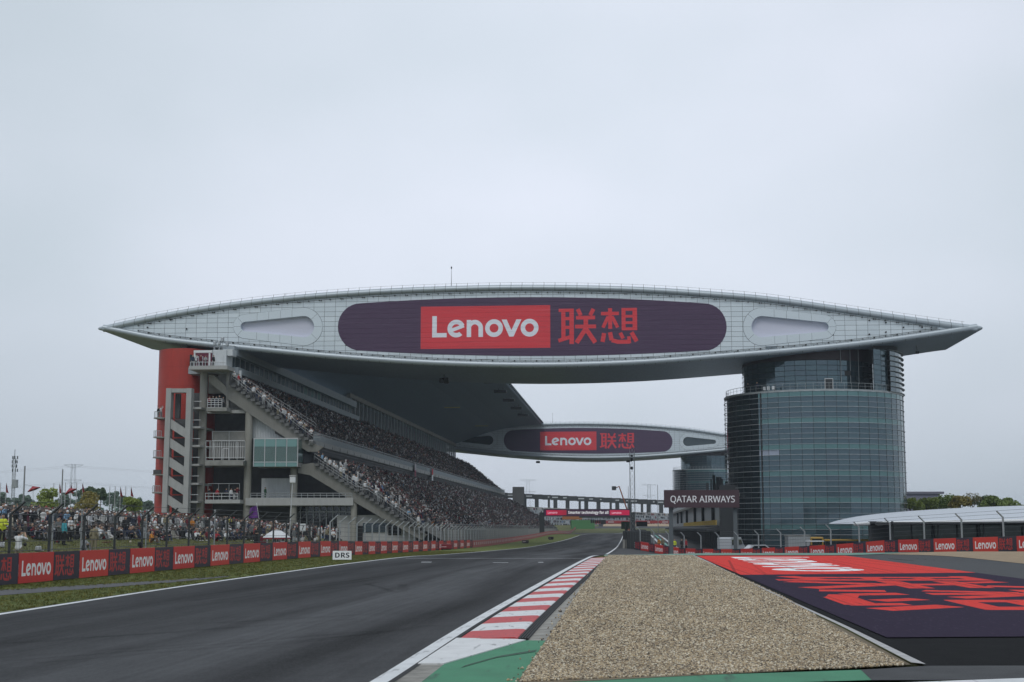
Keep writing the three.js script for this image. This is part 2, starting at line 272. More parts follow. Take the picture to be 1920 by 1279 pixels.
// one ground to the horizon
{
  const xs = [], zs = [];
  for (const v of [-1800, -1000, -600, -400, -280, -200, -160, -130]) xs.push(v);
  for (let x = -112; x <= 100; x += 2) xs.push(x);
  for (const v of [120, 150, 200, 280, 400, 600, 1000, 1800]) xs.push(v);
  for (let D = -60; D <= 440; D += D < 4 ? 8 : 2) zs.push(D);
  for (const v of [470, 500, 540, 600, 680, 800, 1000, 1500, 2600]) zs.push(v);
  const p = [], uv = [], ix = [], w = xs.length;
  for (const D of zs) for (const x of xs) { p.push(x, G(x, Math.max(0, D)) - 0.05, -D); uv.push(x, D); }
  for (let i = 0; i < zs.length - 1; i++) for (let j = 0; j < w - 1; j++) { const a = i * w + j; ix.push(a, a + 1, a + w + 1, a, a + w + 1, a + w); }
  const g = new THREE.BufferGeometry(); g.setAttribute('position', new THREE.Float32BufferAttribute(p, 3)); g.setAttribute('uv', new THREE.Float32BufferAttribute(uv, 2)); g.setIndex(ix); g.computeVertexNormals();
  structure('ground', g, M2.grass);
}
structure('verge', sheet(line(() => -24.5, 0, 4, 620, 280), line(XL, 0.05, 4, 620, 280), 280, 6, -0.012), M2.verge);
structure('race_track', sheet(line(XL, -0.35, 6, 640, 290), line(XR, 0.42, 6, 640, 290), 290, 10, 0.002), M2.track);
structure('track_edge_line', sheet(line(XL, -0.22, 6, 385, 190), line(XL, 0, 6, 385, 190), 190, 1, 0.008), M2.line);
structure('track_edge_line', sheet([[0.083 * 385 - 14.2, 385], [0.083 * 430 - 12.4, 430], [0.083 * 480 - 9.4, 480], [0.083 * 530 - 5.6, 530], [0.083 * 556 - 2, 556]], [[0.083 * 385 - 13.9, 385], [0.083 * 430 - 12.0, 430], [0.083 * 480 - 8.9, 480], [0.083 * 530 - 5.0, 530], [0.083 * 556 - 1, 556]], 60, 1, 0.06), M2.line);
structure('track_edge_line', sheet(line(XR, 0, 6, 113, 60), line(XR, 0.25, 6, 113, 60), 60, 1, 0.008), M2.line);
structure('kerb_seam', sheet(line(XR, 0.25, 6, 97, 60), line(XR, 0.335, 6, 97, 60), 60, 1, 0.016), M2.seam);
structure('track_edge_line', sheet(line(() => -2.25, 0, 124, 470, 240), line(() => -2.25, 0.22, 124, 470, 240), 240, 1, 0.008), M2.line);
structure('service_path', sheet([[-19.9, 20], [-20.6, 36], [-20.6 + 0.083 * 46, 46.5].map((v, i) => (i ? v : -16.9)), [-13.4, 55.5], [-11.9, 61]].map((q) => q), [[-17.6, 20], [-17.2, 34], [-15.5, 42.5], [-12.55, 53.5], [-11.75, 59.5]], 40, 2, 0.0), M2.path);
// painted marks across the straight
{
  const rows = [[95.5, -15.0, -3.2, 0.11], [84, -12.3, -11.7, 0.3], [83, -8.0, -7.1, 0.16], [83.5, -5.4, -5.1, 0.3]];
  const g = rows.map(([D, a, b, w]) => sheet([[a + 0.083 * D, D], [a + 0.083 * D, D + w * 3]], [[b + 0.083 * D, D], [b + 0.083 * D, D + w * 3]], 2, 6, 0.008));
  structure('road_markings', g, M2.line);
}
// gravel bed and what borders it
const gravL = [px(968, 1277), px(1021.7, 1198), px(1043, 1166.7), px(1083, 1108), px(1126.7, 1051.7), [0.083 * 100 - 1.7, 100], [0.083 * 106 - 1.6, 106]];
const gravR = [px(1693, 1241), px(1570, 1175), px(1480, 1131.7), px(1370, 1078), [0.083 * 85 + 4.4, 85], [0.083 * 100 + 4.4, 100], [0.083 * 106 + 4.4, 106]];
structure('gravel_bed', sheet(gravL, gravR, 70, 14, 0.018), M2.gravel);
structure('concrete_edging', sheet([px(1693, 1241), px(1570, 1175), px(1480, 1131.7), px(1370, 1078), [0.083 * 85 + 4.4, 85], [0.083 * 106 + 4.4, 106]], [px(1720, 1244), px(1579, 1174.5), px(1485, 1131.4), px(1373, 1078), [0.083 * 85 + 4.52, 85], [0.083 * 106 + 4.55, 106]], 60, 1, 0.05), M2.edging);
structure('green_verge', sheet([[0.083 * 104 - 2.0, 104], [0.083 * 113 - 2.1, 113]], [[30, 104], [28, 113]], 8, 16, 0.05), std([1, 1, 1], 0.7, { map: rep(mottle([0.13, 0.27, 0.21], 0.25, 6, 0.2, 33), 3) }));
structure('runoff_asphalt', sheet([px(1722, 1244), px(1588, 1174), [0.083 * 60 + 4.4, 60], [0.083 * 105 + 4.6, 105]], [[24, 21], [25, 31], [28.5, 60], [27, 105]], 50, 12, 0.012), M2.asphaltBlack);
structure('runoff_asphalt', sheet([[0.083 * 30 + 15.2, 30], [0.083 * 105 + 15.2, 105]], [[26.3, 40], [28.2, 78.4], [26.6, 106]], 50, 8, 0.018), M2.asphalt);
structure('gravel_strip', sheet([[26.0, 50], [28.2, 78.4], [26.8, 104], [25.6, 110]], [[45, 50], [40.2, 78], [34.6, 101], [33.0, 111]], 40, 8, 0.03), std([1.25, 1.15, 1.12], 0.95, { map: M2.gravel.map, bump: rep(grainBump, 0.7), bs: 0.05 }));
structure('access_road', flat([px(1600, 1250), px(1640, 1248), px(1722, 1243), [24, 21.5], [24, 19.5], px(1920, 1268), px(1620, 1269)], 0.016), M2.asphalt);
structure('access_line', flat([px(1480, 1282), [24, 18.4], [24, 18.8], px(1920, 1266)], 0.028), M2.line);
structure('race_track', sheet([[0.083 * 415 - 14.5, 415], [0.083 * 440 - 21, 440], [0.083 * 612 - 21, 612]], [[60, 415], [125, 440], [140, 612]], 90, 24, 0.03), M2.asphalt);
structure('far_gravel', sheet([[0.083 * 612 - 12, 612], [0.083 * 632 - 12, 632]], [[150, 612], [150, 632]], 14, 20, 0.05), std([1.2, 1.1, 1.05], 0.95, { map: M2.gravel.map }));
structure('paddock_road', sheet([[0.083 * 118 + 2, 118], [0.083 * 420 + 2, 420]], [[120, 118], [150, 420]], 150, 40, -0.02), M2.asphalt);
// painted run-off
{
  const W = 2048, H = 1024, L = 76.7, B = 10.9, [c, g] = canvas(W, H), a = (D) => (103 - D) / L * W, b = (h) => H - h / B * H;
  g.fillStyle = '#281c33'; g.fillRect(0, 0, W, H);
  g.fillStyle = '#d93d36'; g.beginPath(); g.moveTo(0, 0); g.lineTo(a(64), 0); g.lineTo(a(61), H); g.lineTo(0, H); g.fill();
  drawWord(g, a(98), b(7.6), a(66) - a(98), b(2.3) - b(7.6), '#f2f2f2');
  drawHan(g, a(59.5), b(9.4), a(47.3) - a(59.5), b(1.1) - b(9.4), '#d93d36', [HAN_A]);
  drawHan(g, a(46.5), b(9.4), a(34.8) - a(46.5), b(1.1) - b(9.4), '#d93d36', [HAN_B]);
  for (let i = 0; i < 9000; i++) { const y = rnd() * H, x = rnd() * W; g.fillStyle = rnd() < 0.6 ? `rgba(20,18,24,${0.16 * rnd()})` : `rgba(200,170,190,${0.06 * rnd()})`; g.fillRect(x, y, 3 + 26 * rnd(), 1 + 3 * rnd()); }
  speckle(c, g, 0.12, 26000, 3);
  for (let i = 0; i < 30; i++) { g.strokeStyle = `rgba(12,11,14,${0.08 + 0.16 * rnd()})`; g.lineWidth = 4 + 9 * rnd(); g.beginPath(); const y = rnd() * H; g.moveTo(rnd() * W, y); g.lineTo(rnd() * W, y + 500 * (rnd() - 0.5)); g.stroke(); }
  const m = new THREE.MeshPhysicalMaterial({ color: 0xffffff, roughness: 0.75, map: canvasMap(c), bumpMap: rep(grainBump, 0.5), bumpScale: 0.004, specularIntensity: 0.12 });
  structure('runoff_paint', sheet([[0.083 * 26.3 + 4.62, 26.3], [0.083 * 103 + 4.66, 103]], [[0.083 * 27.2 + 15.3, 27.2], [0.083 * 103 + 15.3, 103]], 90, 14, 0.03, (x, D) => [(103 - D) / L, (x - 0.083 * D - 4.4) / B]), m);
}
// green apron, kerb run-in, kerb
structure('green_apron', flat([px(987, 1196.5), px(1021.7, 1197), px(968, 1277), px(1280, 1260.5), px(1600, 1250), px(1622, 1268.5), px(1000, 1286), px(740, 1312), px(785, 1279), px(835, 1240)], 0.014), M2.green);
structure('concrete_channel', flat([px(835, 1240), px(787, 1240), px(700, 1300), px(742, 1312), px(785, 1279)], 0.009), M2.apron);
structure('tyre_mark', sheet([px(866, 1247), px(930, 1229), px(1002, 1218)], [px(874, 1242.5), px(935, 1225.5), px(1006, 1214)], 12, 1, 0.02), std([0.035, 0.10, 0.06], 0.8, { map: rep(mottle([0.9, 0.9, 0.9], 0.8, 8, 0.5, 61), 1) }));
structure('kerb_apron', sheet(line(XR, 1.62, 25.8, 106, 50), line(() => -1.5, 0, 25.5, 106, 50), 50, 2, 0.012), M2.apron);
{
  const kerb = thing('kerb', 'red and white striped kerb along the inside edge of the track beside the gravel', 'kerb', V(0.083 * 26 - 3.5, 0, -26));
  kerb.userData.kind = 'structure'; offs.set(kerb, [-kerb.position.x, 0, 26]);
  const prof = [[0, 0.0], [0.05, 0.012], [0.25, 0.022], [0.90, 0.055], [1.04, 0.055], [1.09, 0.04], [1.1, -0.02], [0, -0.02]];
  const seg = (D0, D1, pr, off) => {
    const p = [], ix = [], n = pr.length;
    for (const D of [D0, (D0 + D1) / 2, D1]) for (const [x, y] of pr) { const X = XR(D) + 0.083 * D + off + x; p.push(X, G(X, D) + y, -D); }
    for (let k = 0; k < 2; k++) for (let i = 0; i < n; i++) { const a = k * n + i, b = k * n + (i + 1) % n; ix.push(a, a + n, b, b, a + n, b + n); }
    for (let i = 1; i < n - 1; i++) { ix.push(0, i, i + 1); ix.push(2 * n, 2 * n + i + 1, 2 * n + i); }
    let g = new THREE.BufferGeometry(); g.setAttribute('position', new THREE.Float32BufferAttribute(p, 3)); g.setIndex(ix); g = g.toNonIndexed(); g.computeVertexNormals(); return uvMetres(g);
  };
  for (let k = 0; k < 33; k++) { const D0 = 26 + 2.15 * k; put(k % 2 ? 'white_block' : 'red_block', seg(D0 + 0.004, D0 + 2.146, prof, 0.335), k % 2 ? M2.whitePaint : M2.redPaint, kerb); }
    const ribsLong = []; for (let k = 0; k < 20; k++) for (let r = 0; r < 4; r++) ribsLong.push(seg(25.9 + k * 3.55, 25.9 + (k + 1) * 3.55, [[0, 0.0], [0.008, 0.05], [0.035, 0.05], [0.043, 0.0], [0.043, -0.02], [0, -0.02]], 1.44 + r * 0.05));
  put('rubber_strip', ribsLong, M.blackRubber, kerb);
  const ri = [px(858, 1193.5), px(968, 1195.5), px(985, 1197), px(835, 1240), px(787, 1240)].map(([x, D]) => [x, -D]);
  const rg = prism(ri.map(([x, z]) => [x, -z]).reverse(), 0, 0.03); rg.rotateX(-Math.PI / 2); put('run_in', uvMetres(rg), M2.whitePaint, kerb);
}
// loose stones on the gravel bed, finest where they lie nearest
{
  const Lr = (D) => { for (let i = 1; i < gravL.length; i++) if (D <= gravL[i][1]) { const t = (D - gravL[i - 1][1]) / (gravL[i][1] - gravL[i - 1][1]); return lerp(gravL[i - 1][0], gravL[i][0], t); } return 7; };
  const nearEdge = (x) => lerp(18.7, 21.0, clamp(x / 5.9, 0, 1)) + 0.15;
  const n = 300000, geo = new THREE.IcosahedronGeometry(1, 0);
  const m = new THREE.InstancedMesh(geo, std([1, 1, 1], 0.9), n), mt = new THREE.Matrix4(), q = new THREE.Quaternion(), e = new THREE.Euler(), col = new THREE.Color();
  const pal = [[0.42, 0.33, 0.22], [0.31, 0.235, 0.15], [0.21, 0.16, 0.105], [0.50, 0.42, 0.30], [0.12, 0.095, 0.07], [0.36, 0.27, 0.16], [0.60, 0.54, 0.43], [0.25, 0.21, 0.16], [0.08, 0.065, 0.05]];
  let i = 0;
  while (i < n) {
    const D = 18.7 + Math.pow(rnd(), 2.0) * 85, x0 = Lr(D), x1 = 0.083 * D + lerp(3.95, 4.36, smooth(22, 45, D)), x = lerp(x0, x1, rnd()) + (rnd() < 0.02 ? rr(-0.22, 0.08) : 0.02);
    if (D < nearEdge(x)) continue;
    const s = rr(0.009, 0.0195) * (0.85 + D * 0.016);
    e.set(rr(0, 6), rr(0, 6), rr(0, 6)); q.setFromEuler(e);
    const un = fbm(x * 0.55, D * 0.22, 8, 3); mt.compose(V(x, 0.016 + s * 0.3 + 0.03 * Math.max(0, un + 0.15), -D), q, V(s * rr(0.8, 1.4), s * rr(0.5, 0.9), s * rr(0.8, 1.3))); m.setMatrixAt(i, mt);
    const c = pick(pal), k = rr(0.98, 1.30) * (1 + 0.28 * fbm(x * 0.8 + 4, D * 0.3, 2, 3)); m.setColorAt(i, col.setRGB(c[0] * k, c[1] * k, c[2] * k)); i++;
  }
  m.name = 'gravel'; m.castShadow = m.receiveShadow = true; tag(m, 'loose tan gravel stones of the trap beside the striped kerb', 'gravel', null, 'stuff'); scene.add(m);
}

// ---------------------------------------------------------------- the two winged bridges
const wingTop = curve2([[180, 614.5], [240, 601], [300, 588.5], [400, 571.5], [530, 555.5], [680, 543.5], [840, 536.5], [1010, 534], [1200, 538], [1330, 546], [1440, 555.5], [1600, 578], [1730, 597], [1847, 613]].map(([u, v]) => st(u, v, 0)), 300);
const wingBot = curve2([[180, 617], [240, 629], [300, 640.5], [400, 652], [480, 659.5], [560, 667.5], [640, 674.5], [800, 685], [1000, 690], [1200, 684.5], [1400, 669.5], [1500, 661], [1600, 651], [1700, 638.5], [1847, 616.5]].map(([u, v]) => st(u, v, 0)), 300);
const TL = st(180, 615.7, 0)[0], TR = st(1847, 614.7, 0)[0];
const pxPoly = (pts) => { const p = pts.map(([u, v]) => st(u, v, 0)); return area(p) > 0 ? p : p.reverse(); };
function hullOf(circles, n = 28) {      // convex outline of circles [u, v, r]
  const P = []; for (const [u, v, r] of circles) for (let i = 0; i < n; i++) P.push([u + r * Math.cos(i / n * 2 * Math.PI), v + r * Math.sin(i / n * 2 * Math.PI)]);
  P.sort((a, b) => a[0] - b[0] || a[1] - b[1]); const cr = (o, a, b) => (a[0] - o[0]) * (b[1] - o[1]) - (a[1] - o[1]) * (b[0] - o[0]), h = [];
  for (const pass of [P, [...P].reverse()]) { const k = h.length; for (const p of pass) { while (h.length >= k + 2 && cr(h[h.length - 2], h[h.length - 1], p) <= 0) h.pop(); h.push(p); } h.pop(); }
  return h;
}
const drops = [[[569, 612.5], [460, 612.3]], [[1429, 612.5], [1545, 613]]];
const ringPoly = drops.map(([[a, b], [c, d]]) => pxPoly(hullOf([[a, b, 36], [c, d, 23]])));
const holePoly = drops.map(([[a, b], [c, d]]) => pxPoly(hullOf([[a, b, 20], [c, d, 8.8]])));
const boardPx = [];
for (let i = 0; i <= 24; i++) { const u = lerp(676, 1320, i / 24), k = (u - 998) / 322; boardPx.push([u, 557.3 + 11.6 * k * k]); }
for (let i = 1; i < 16; i++) { const a = -Math.PI / 2 + Math.PI * i / 16; boardPx.push([1320 + 42.5 * Math.cos(a), 613.4 + 44.6 * Math.sin(a)]); }
for (let i = 0; i <= 24; i++) { const u = lerp(1320, 676, i / 24), k = (u - 998) / 322; boardPx.push([u, 667.6 - 10.2 * k * k]); }
for (let i = 1; i < 16; i++) { const a = Math.PI / 2 + Math.PI * i / 16; boardPx.push([676 + 42.5 * Math.cos(a), 613.2 + 44.3 * Math.sin(a)]); }
const boardPoly = pxPoly(boardPx);
const bb = boardPoly.reduce((b, [x, y]) => [Math.min(b[0], x), Math.max(b[1], x), Math.min(b[2], y), Math.max(b[3], y)], [1e9, -1e9, 1e9, -1e9]);
const boardMap = (() => {
  const W = 2048, H = 314, [c, g] = canvas(W, H), X = (u) => (u - 633.5) / 729 * W, Y = (v) => (v - 557.3) / 110.3 * H;
  g.fillStyle = '#4a3350'; g.fillRect(0, 0, W, H);
  g.fillStyle = '#dd3b45'; g.fillRect(X(791.8), Y(573), X(1036) - X(791.8), Y(652.5) - Y(573));
  drawWord(g, X(813.5), Y(591), X(1014) - X(813.5), Y(631.5) - Y(591), '#eef1fa');
  drawHan(g, X(1050), Y(579.5), X(1199) - X(1050), Y(646.5) - Y(579.5), '#dd3b45');
  for (let i = 0; i < 900; i++) { g.fillStyle = rnd() < 0.6 ? `rgba(20,10,30,${0.10 * rnd()})` : `rgba(255,235,245,${0.10 * rnd()})`; g.fillRect(rnd() * W, Math.floor(rnd() * 60) * 5.3, 30 + 260 * rnd(), 1.6); }
  return canvasMap(c);
})();
const M3 = {
  panel: [0.0, 0.035, -0.035, 0.07].map((d) => std([0.66 + d * 0.6, 0.72 + d * 0.6, 0.76 + d * 0.6], 0.5, { metal: 0.6 })),
  panelDull: std([0.30, 0.36, 0.41], 0.5, { metal: 0.6 }),
  ring: std([0.665, 0.725, 0.765], 0.5, { metal: 0.6 }),
  pocket: std([0.62, 0.63, 0.74], 0.6),
  pocketDark: glass([0.05, 0.07, 0.08]),
  board: std([1, 1, 1], 0.5, { map: boardMap }),
  gap: std([0.05, 0.06, 0.065], 0.7),
};
function boardGeo(poly, z0, z1) { const g = prism(poly, z0, z1), p = g.attributes.position, uv = g.attributes.uv; for (let i = 0; i < p.count; i++) uv.setXY(i, (p.getX(i) - bb[0]) / (bb[1] - bb[0]), (p.getY(i) - bb[2]) / (bb[3] - bb[2])); return g; }
function tubeAlong(fn, t0, t1, r, z, n = 120) {
  const pts = []; for (let i = 0; i <= n; i++) { const t = lerp(t0, t1, i / n); pts.push(V(t, fn(t), z)); }
  return new THREE.TubeGeometry(new THREE.CatmullRomCurve3(pts), n, r, 10, false);
}
function wing(s0, label, near) {
  const w = sthing('winged_bridge', label, 'bridge', 0, 0, s0); w.position.y = 0;
  offs.set(w, [0, 0, 0]);        // laid out with its own face at z = 0
  const R = 0.5, r = (t) => R * clamp(Math.min(t - TL, TR - t) / 3.5 + 0.35, 0.35, 1);
  // body: lens run back 26 m, sides closed
  const n = 90, sh = []; for (let i = 0; i <= n; i++) { const t = lerp(TL + 0.5, TR - 0.5, i / n); sh.push([t, wingBot(t) + 0.25 * r(t)]); } for (let i = n; i >= 0; i--) { const t = lerp(TL + 0.5, TR - 0.5, i / n); sh.push([t, wingTop(t) - 0.45 * r(t)]); }
  const strip = (fn, up) => { const p = [], uv = [], ix = [], k = 10; for (let i = 0; i <= n; i++) for (let j = 0; j <= k; j++) { const t = lerp(TL + 0.3, TR - 0.3, i / n); p.push(t, fn(t), -0.25 - 25.75 * j / k); uv.push(t, 26 * j / k); } for (let i = 0; i < n; i++) for (let j = 0; j < k; j++) { const a = i * (k + 1) + j, b = a + k + 1; up ? ix.push(a, b, a + 1, b, b + 1, a + 1) : ix.push(a, a + 1, b, b, a + 1, b + 1); } const g = new THREE.BufferGeometry(); g.setAttribute('position', new THREE.Float32BufferAttribute(p, 3)); g.setAttribute('uv', new THREE.Float32BufferAttribute(uv, 2)); g.setIndex(ix); g.computeVertexNormals(); return g; };
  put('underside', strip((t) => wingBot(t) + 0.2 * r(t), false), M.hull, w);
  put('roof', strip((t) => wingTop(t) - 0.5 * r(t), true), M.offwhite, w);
  const backing = new THREE.Shape(sh.map(([x, y]) => new THREE.Vector2(x, y)));
  put('rear_face', (() => { const g = new THREE.ShapeGeometry(backing); g.rotateY(Math.PI); g.scale(-1, 1, 1); g.translate(0, 0, -25.9); return uvMetres(g); })(), M.offwhite, w);
  backing.holes = holePoly.map((q) => new THREE.Path(q.map(([x, y]) => new THREE.Vector2(x, y))));
  put('backing', uvMetres((() => { const g = new THREE.ShapeGeometry(backing); g.translate(0, 0, -0.27); return g; })()), M3.gap, w);
  put('edge_tube', [tubeAlong((t) => wingTop(t) - R, TL + 1.2, TR - 1.2, R, 0.05), ...[[TL, 1], [TR, -1]].map(([t, d]) => { const g = new THREE.SphereGeometry(R * 0.8, 10, 8); g.scale(3.2, 1, 1); g.translate(t + d * 1.6, wingTop(t) - 0.15, 0.02); return g; })], M.tube, w);
  put('edge_tube', tubeAlong((t) => wingBot(t) + R * 0.9, TL + 1.2, TR - 1.2, R, 0.08), M.tube, w);
  // cladding in panels, cut to the lens and round the sign and the two openings
  const dt = 1.724, dy = 0.779, tA = st(388, 612, 0)[0], yA = st(900, 599.5, 0)[1], cells = [];
  for (let i = -13; i < 74; i++) {
    const x0 = tA + i * dt, x1 = x0 + dt; if (x1 < TL + 3 || x0 > TR - 3) continue;
    for (let j = -12; j < 14; j++) {
      const y0 = yA + j * dy, y1 = y0 + dy; let q = [[x0, y0], [x1, y0], [x1, y1], [x0, y1]];
      const lo = (t) => wingBot(t) + 1.55 * R, hi = (t) => wingTop(t) - 1.5 * R;
      q = cut(q, [x0, lo(x0)], [x1, lo(x1)], true); if (q.length > 2) q = cut(q, [x0, hi(x0)], [x1, hi(x1)], false);
      if (q.length < 3 || area(q) < 0.02) continue;
      q = inset(q, 0.022); let parts = [q]; for (const c of [boardPoly, ...ringPoly]) parts = parts.flatMap((p) => { const m = minus(p, c); return m.length === 1 && m[0] === p ? (inside(p, c) ? [] : [p]) : m; });
      const A = parts.reduce((a, p) => a + area(p), 0); if (A < 0.03) continue;
      cells.push([A, parts, i, j]);
    }
  }
  function inside(p, c) { let cx = 0, cy = 0; for (const q of p) { cx += q[0] / p.length; cy += q[1] / p.length; } for (let i = 0; i < c.length; i++) { const a = c[i], b = c[(i + 1) % c.length]; if ((b[0] - a[0]) * (cy - a[1]) - (b[1] - a[1]) * (cx - a[0]) < 0) return false; } return true; }
  cells.sort((a, b) => b[0] - a[0]);
  const rest = [];
  cells.forEach(([A, parts, i, j], k) => {
    const g = parts.map((p) => prism(p, -0.06, 0.0 + 0.012 * (((i * 7 + j * 3) % 5 + 5) % 5) / 5));
    if (!near || k >= 300) { rest.push(...g); return; }
    put('panel', g, i === 51 && j === -7 ? M3.panelDull : M3.panel[((i * 5 + j * 11 + (i * j) % 7) % 4 + 4) % 4], w, i === 51 && j === -7 ? { label: 'dull grey panel' } : {});
  });
  put('cladding', rest, M3.panel[0], w, { kind: 'stuff' });
  // sign: slats carrying the print
  const nSl = near ? 12 : 6, hS = (bb[3] - bb[2]) / nSl, slats = [];
  for (let k = 0; k < nSl; k++) { let q = cut(boardPoly, [-99, bb[2] + k * hS], [99, bb[2] + k * hS], true); q = cut(q, [-99, bb[2] + (k + 1) * hS - 0.018], [99, bb[2] + (k + 1) * hS - 0.018], false); if (q.length > 2) slats.push(q); }
  const sign = new THREE.Group(); sign.name = 'sign_panel'; w.add(sign);
  slats.forEach((q, k) => put('slat', boardGeo(q, -0.05, 0.05 + 0.006 * (k % 3)), M3.board, sign));
  put('sign_back', boardGeo(inset(boardPoly, 0.05), -0.16, -0.07), M3.gap, sign);
  // openings
  drops.forEach((_, k) => {
    const o = new THREE.Shape(inset(ringPoly[k], 0.035).map(([x, y]) => new THREE.Vector2(x, y))), h = new THREE.Path(holePoly[k].map(([x, y]) => new THREE.Vector2(x, y))); o.holes.push(h);
    const g = new THREE.ExtrudeGeometry(o, { depth: 0.12, bevelEnabled: false }); g.translate(0, 0, -0.06); const fr = put('window_surround', uvMetres(g), M3.ring, w);
    const wall = [], P = holePoly[k], d = near ? 0.75 : 0.9; for (let i = 0; i < P.length; i++) { const a = P[i], b = P[(i + 1) % P.length]; const q = new THREE.BufferGeometry(); q.setAttribute('position', new THREE.Float32BufferAttribute([a[0], a[1], 0, b[0], b[1], 0, b[0], b[1], -d, a[0], a[1], 0, b[0], b[1], -d, a[0], a[1], -d], 3)); q.computeVertexNormals(); wall.push(uvMetres(q)); }
    const jl = [], cen = drops[k].map(([a, b]) => st(a, b, 0)); for (const [c, an] of [[0, 0.75], [0, 0], [0, -0.75], [1, Math.PI - 0.85], [1, Math.PI], [1, Math.PI + 0.85]]) { const a = k ? Math.PI - an : an, r0 = c ? 0.8 : 1.72, r1 = c ? 1.85 : 2.95, C = cen[c]; jl.push(bar([C[0] + r0 * Math.cos(a), C[1] + r0 * Math.sin(a), 0.062], [C[0] + r1 * Math.cos(a), C[1] + r1 * Math.sin(a), 0.062], 0.016, 4)); } for (let j = 1; j < 5; j++) for (const sg of [1, -1]) { const f = j / 5, x = lerp(cen[0][0], cen[1][0], f), y = lerp(cen[0][1], cen[1][1], f), r0 = lerp(1.66, 0.76, f), r1 = lerp(2.92, 1.85, f); jl.push(bar([x, y + sg * r0, 0.062], [x, y + sg * r1, 0.062], 0.016, 4)); } put('joint', jl, M3.gap, fr); put('reveal', wall, M3.ring, fr); put('pane', prism(P, -d - 0.08, -d), near ? M3.pocket : M3.pocketDark, fr);
  });
  // maintenance rails with their clamps, joint rings on the tubes
  const z = 0.32, a = TL + 7, b = TR - 7, clampG = [], ringG = [];
  put('rail', [tubeAlong((t) => wingTop(t) - 1.22, a, b, 0.035, z, 90)], M.postDark, w);
  put('rail', [tubeAlong((t) => wingBot(t) + 1.18, a, b, 0.035, z, 90), tubeAlong((t) => wingBot(t) + 0.98, a, b, 0.03, z, 90)], M.postDark, w);
  for (let t = a, k = 0; t < b; t += dt, k++) {
    const y = wingTop(t) - 1.22; clampG.push(box(t - 0.08, t + 0.08, y - 0.09, y + 0.07, 0, z + 0.06)); if (k % 2) clampG.push(box(t + 0.26, t + 0.35, y - 0.12, y + 0.06, 0, z + 0.05));
    const y2 = wingBot(t) + 1.08; if (k % 2) clampG.push(box(t - 0.10, t + 0.10, y2 - 0.11, y2 + 0.12, 0, z + 0.05)); else clampG.push(box(t - 0.03, t + 0.03, y2 - 0.1, y2 + 0.12, 0, z + 0.04));
  }
  for (let t = TL + 3; t < TR - 3; t += dt) for (const [fn, o] of [[wingTop, -R], [wingBot, R * 0.9]]) { const g = new THREE.CylinderGeometry(R + 0.018, R + 0.018, 0.05, 10, 1, true); g.rotateZ(Math.PI / 2); g.translate(t, fn(t) + o, 0.06); ringG.push(uvMetres(g)); if (fn === wingTop) ringG.push(bar([t, fn(t) - 0.05, 0.0], [t, fn(t) + 0.42, 0.0], 0.025, 4)); }
  put('rail_clamp', clampG, M.postDark, w, { kind: 'stuff' }); put('tube_joint', ringG, M.postDark, w, { kind: 'stuff' });
  put('safety_wire', tubeAlong((t) => wingTop(t) + 0.36, TL + 3, TR - 3, 0.014, 0, 90), M.postDark, w);
  // small floodlights on the points
  const lamps = []; for (const [u, v] of [[277, 614], [320, 600], [350, 617], [1630, 601], [1661, 605], [1630, 627], [1661, 623], [1694, 614], [1729, 614]]) { const [t, y] = st(u, v, 0); lamps.push(rbox(t - 0.1, t + 0.1, y - 0.1, y + 0.1, 0, 0.3, 0.03)); }
  put('floodlight', lamps, M.black, w, { kind: 'stuff' });
  // mast and hung loudspeaker
  const [mt, my] = st(842, 497, 0); put('mast', [bar([mt, wingTop(mt) - 0.3, -3], [mt, my, -3], 0.06, 5, 0.02), rbox(mt - 0.1, mt + 0.1, my - 0.05, my + 0.3, -3.1, -2.9, 0.04)], M.postDark, w);
  const [m2] = st(533, 552, 0); put('mast', bar([m2, wingTop(m2) - 0.2, -1], [m2, wingTop(m2) + 0.6, -1], 0.03, 4), M.postDark, w);
  return w;
}
wing(0, 'huge silver lens-shaped bridge with red and purple sign, nearest over the straight', true);
wing(295, 'smaller-looking far silver lens-shaped bridge seen beneath the near one', false);
{
  const t = -15.6, s = 14, y = wingBot(t); const o = sthing('loudspeaker', 'cluster of black loudspeakers hung under the near bridge, left of middle', 'loudspeaker', t, y, s);
  put('bracket', bar([t, y + 0.3, -s], [t, y - 0.7, -s], 0.08), M.black, o); put('cabinet', rbox(t - 0.75, t - 0.05, y - 1.3, y - 0.5, -s - 0.5, -s + 0.5, 0.1), M.black, o); put('cabinet', rbox(t + 0.02, t + 0.75, y - 1.4, y - 0.45, -s - 0.5, -s + 0.5, 0.1), M.black, o);
  const o2 = sthing('loudspeaker', 'small black loudspeaker hung below the far bridge over the stand', 'loudspeaker', -21.5, 27, 310); const [tt, yy] = st(1009, 866, 310);
  put('bracket', bar([tt, yy + 1.8, -310], [tt, yy, -310], 0.07), M.black, o2); put('cabinet', rbox(tt - 0.8, tt + 0.7, yy - 0.5, yy + 0.25, -310.5, -309.5, 0.15), M.black, o2);
  const [t3, y3] = st(1725, 657, 3), o3 = sthing('loudspeaker', 'small black lamp hung under the right tip of the near bridge', 'lamp', t3, y3, 5);
  put('bracket', bar([t3 - 0.15, y3 + 1.0, -5], [t3, y3, -5], 0.05), M.black, o3); put('cabinet', rbox(t3 - 0.25, t3 + 0.25, y3 - 0.3, y3 + 0.1, -5.3, -4.7, 0.08), M.black, o3);
}
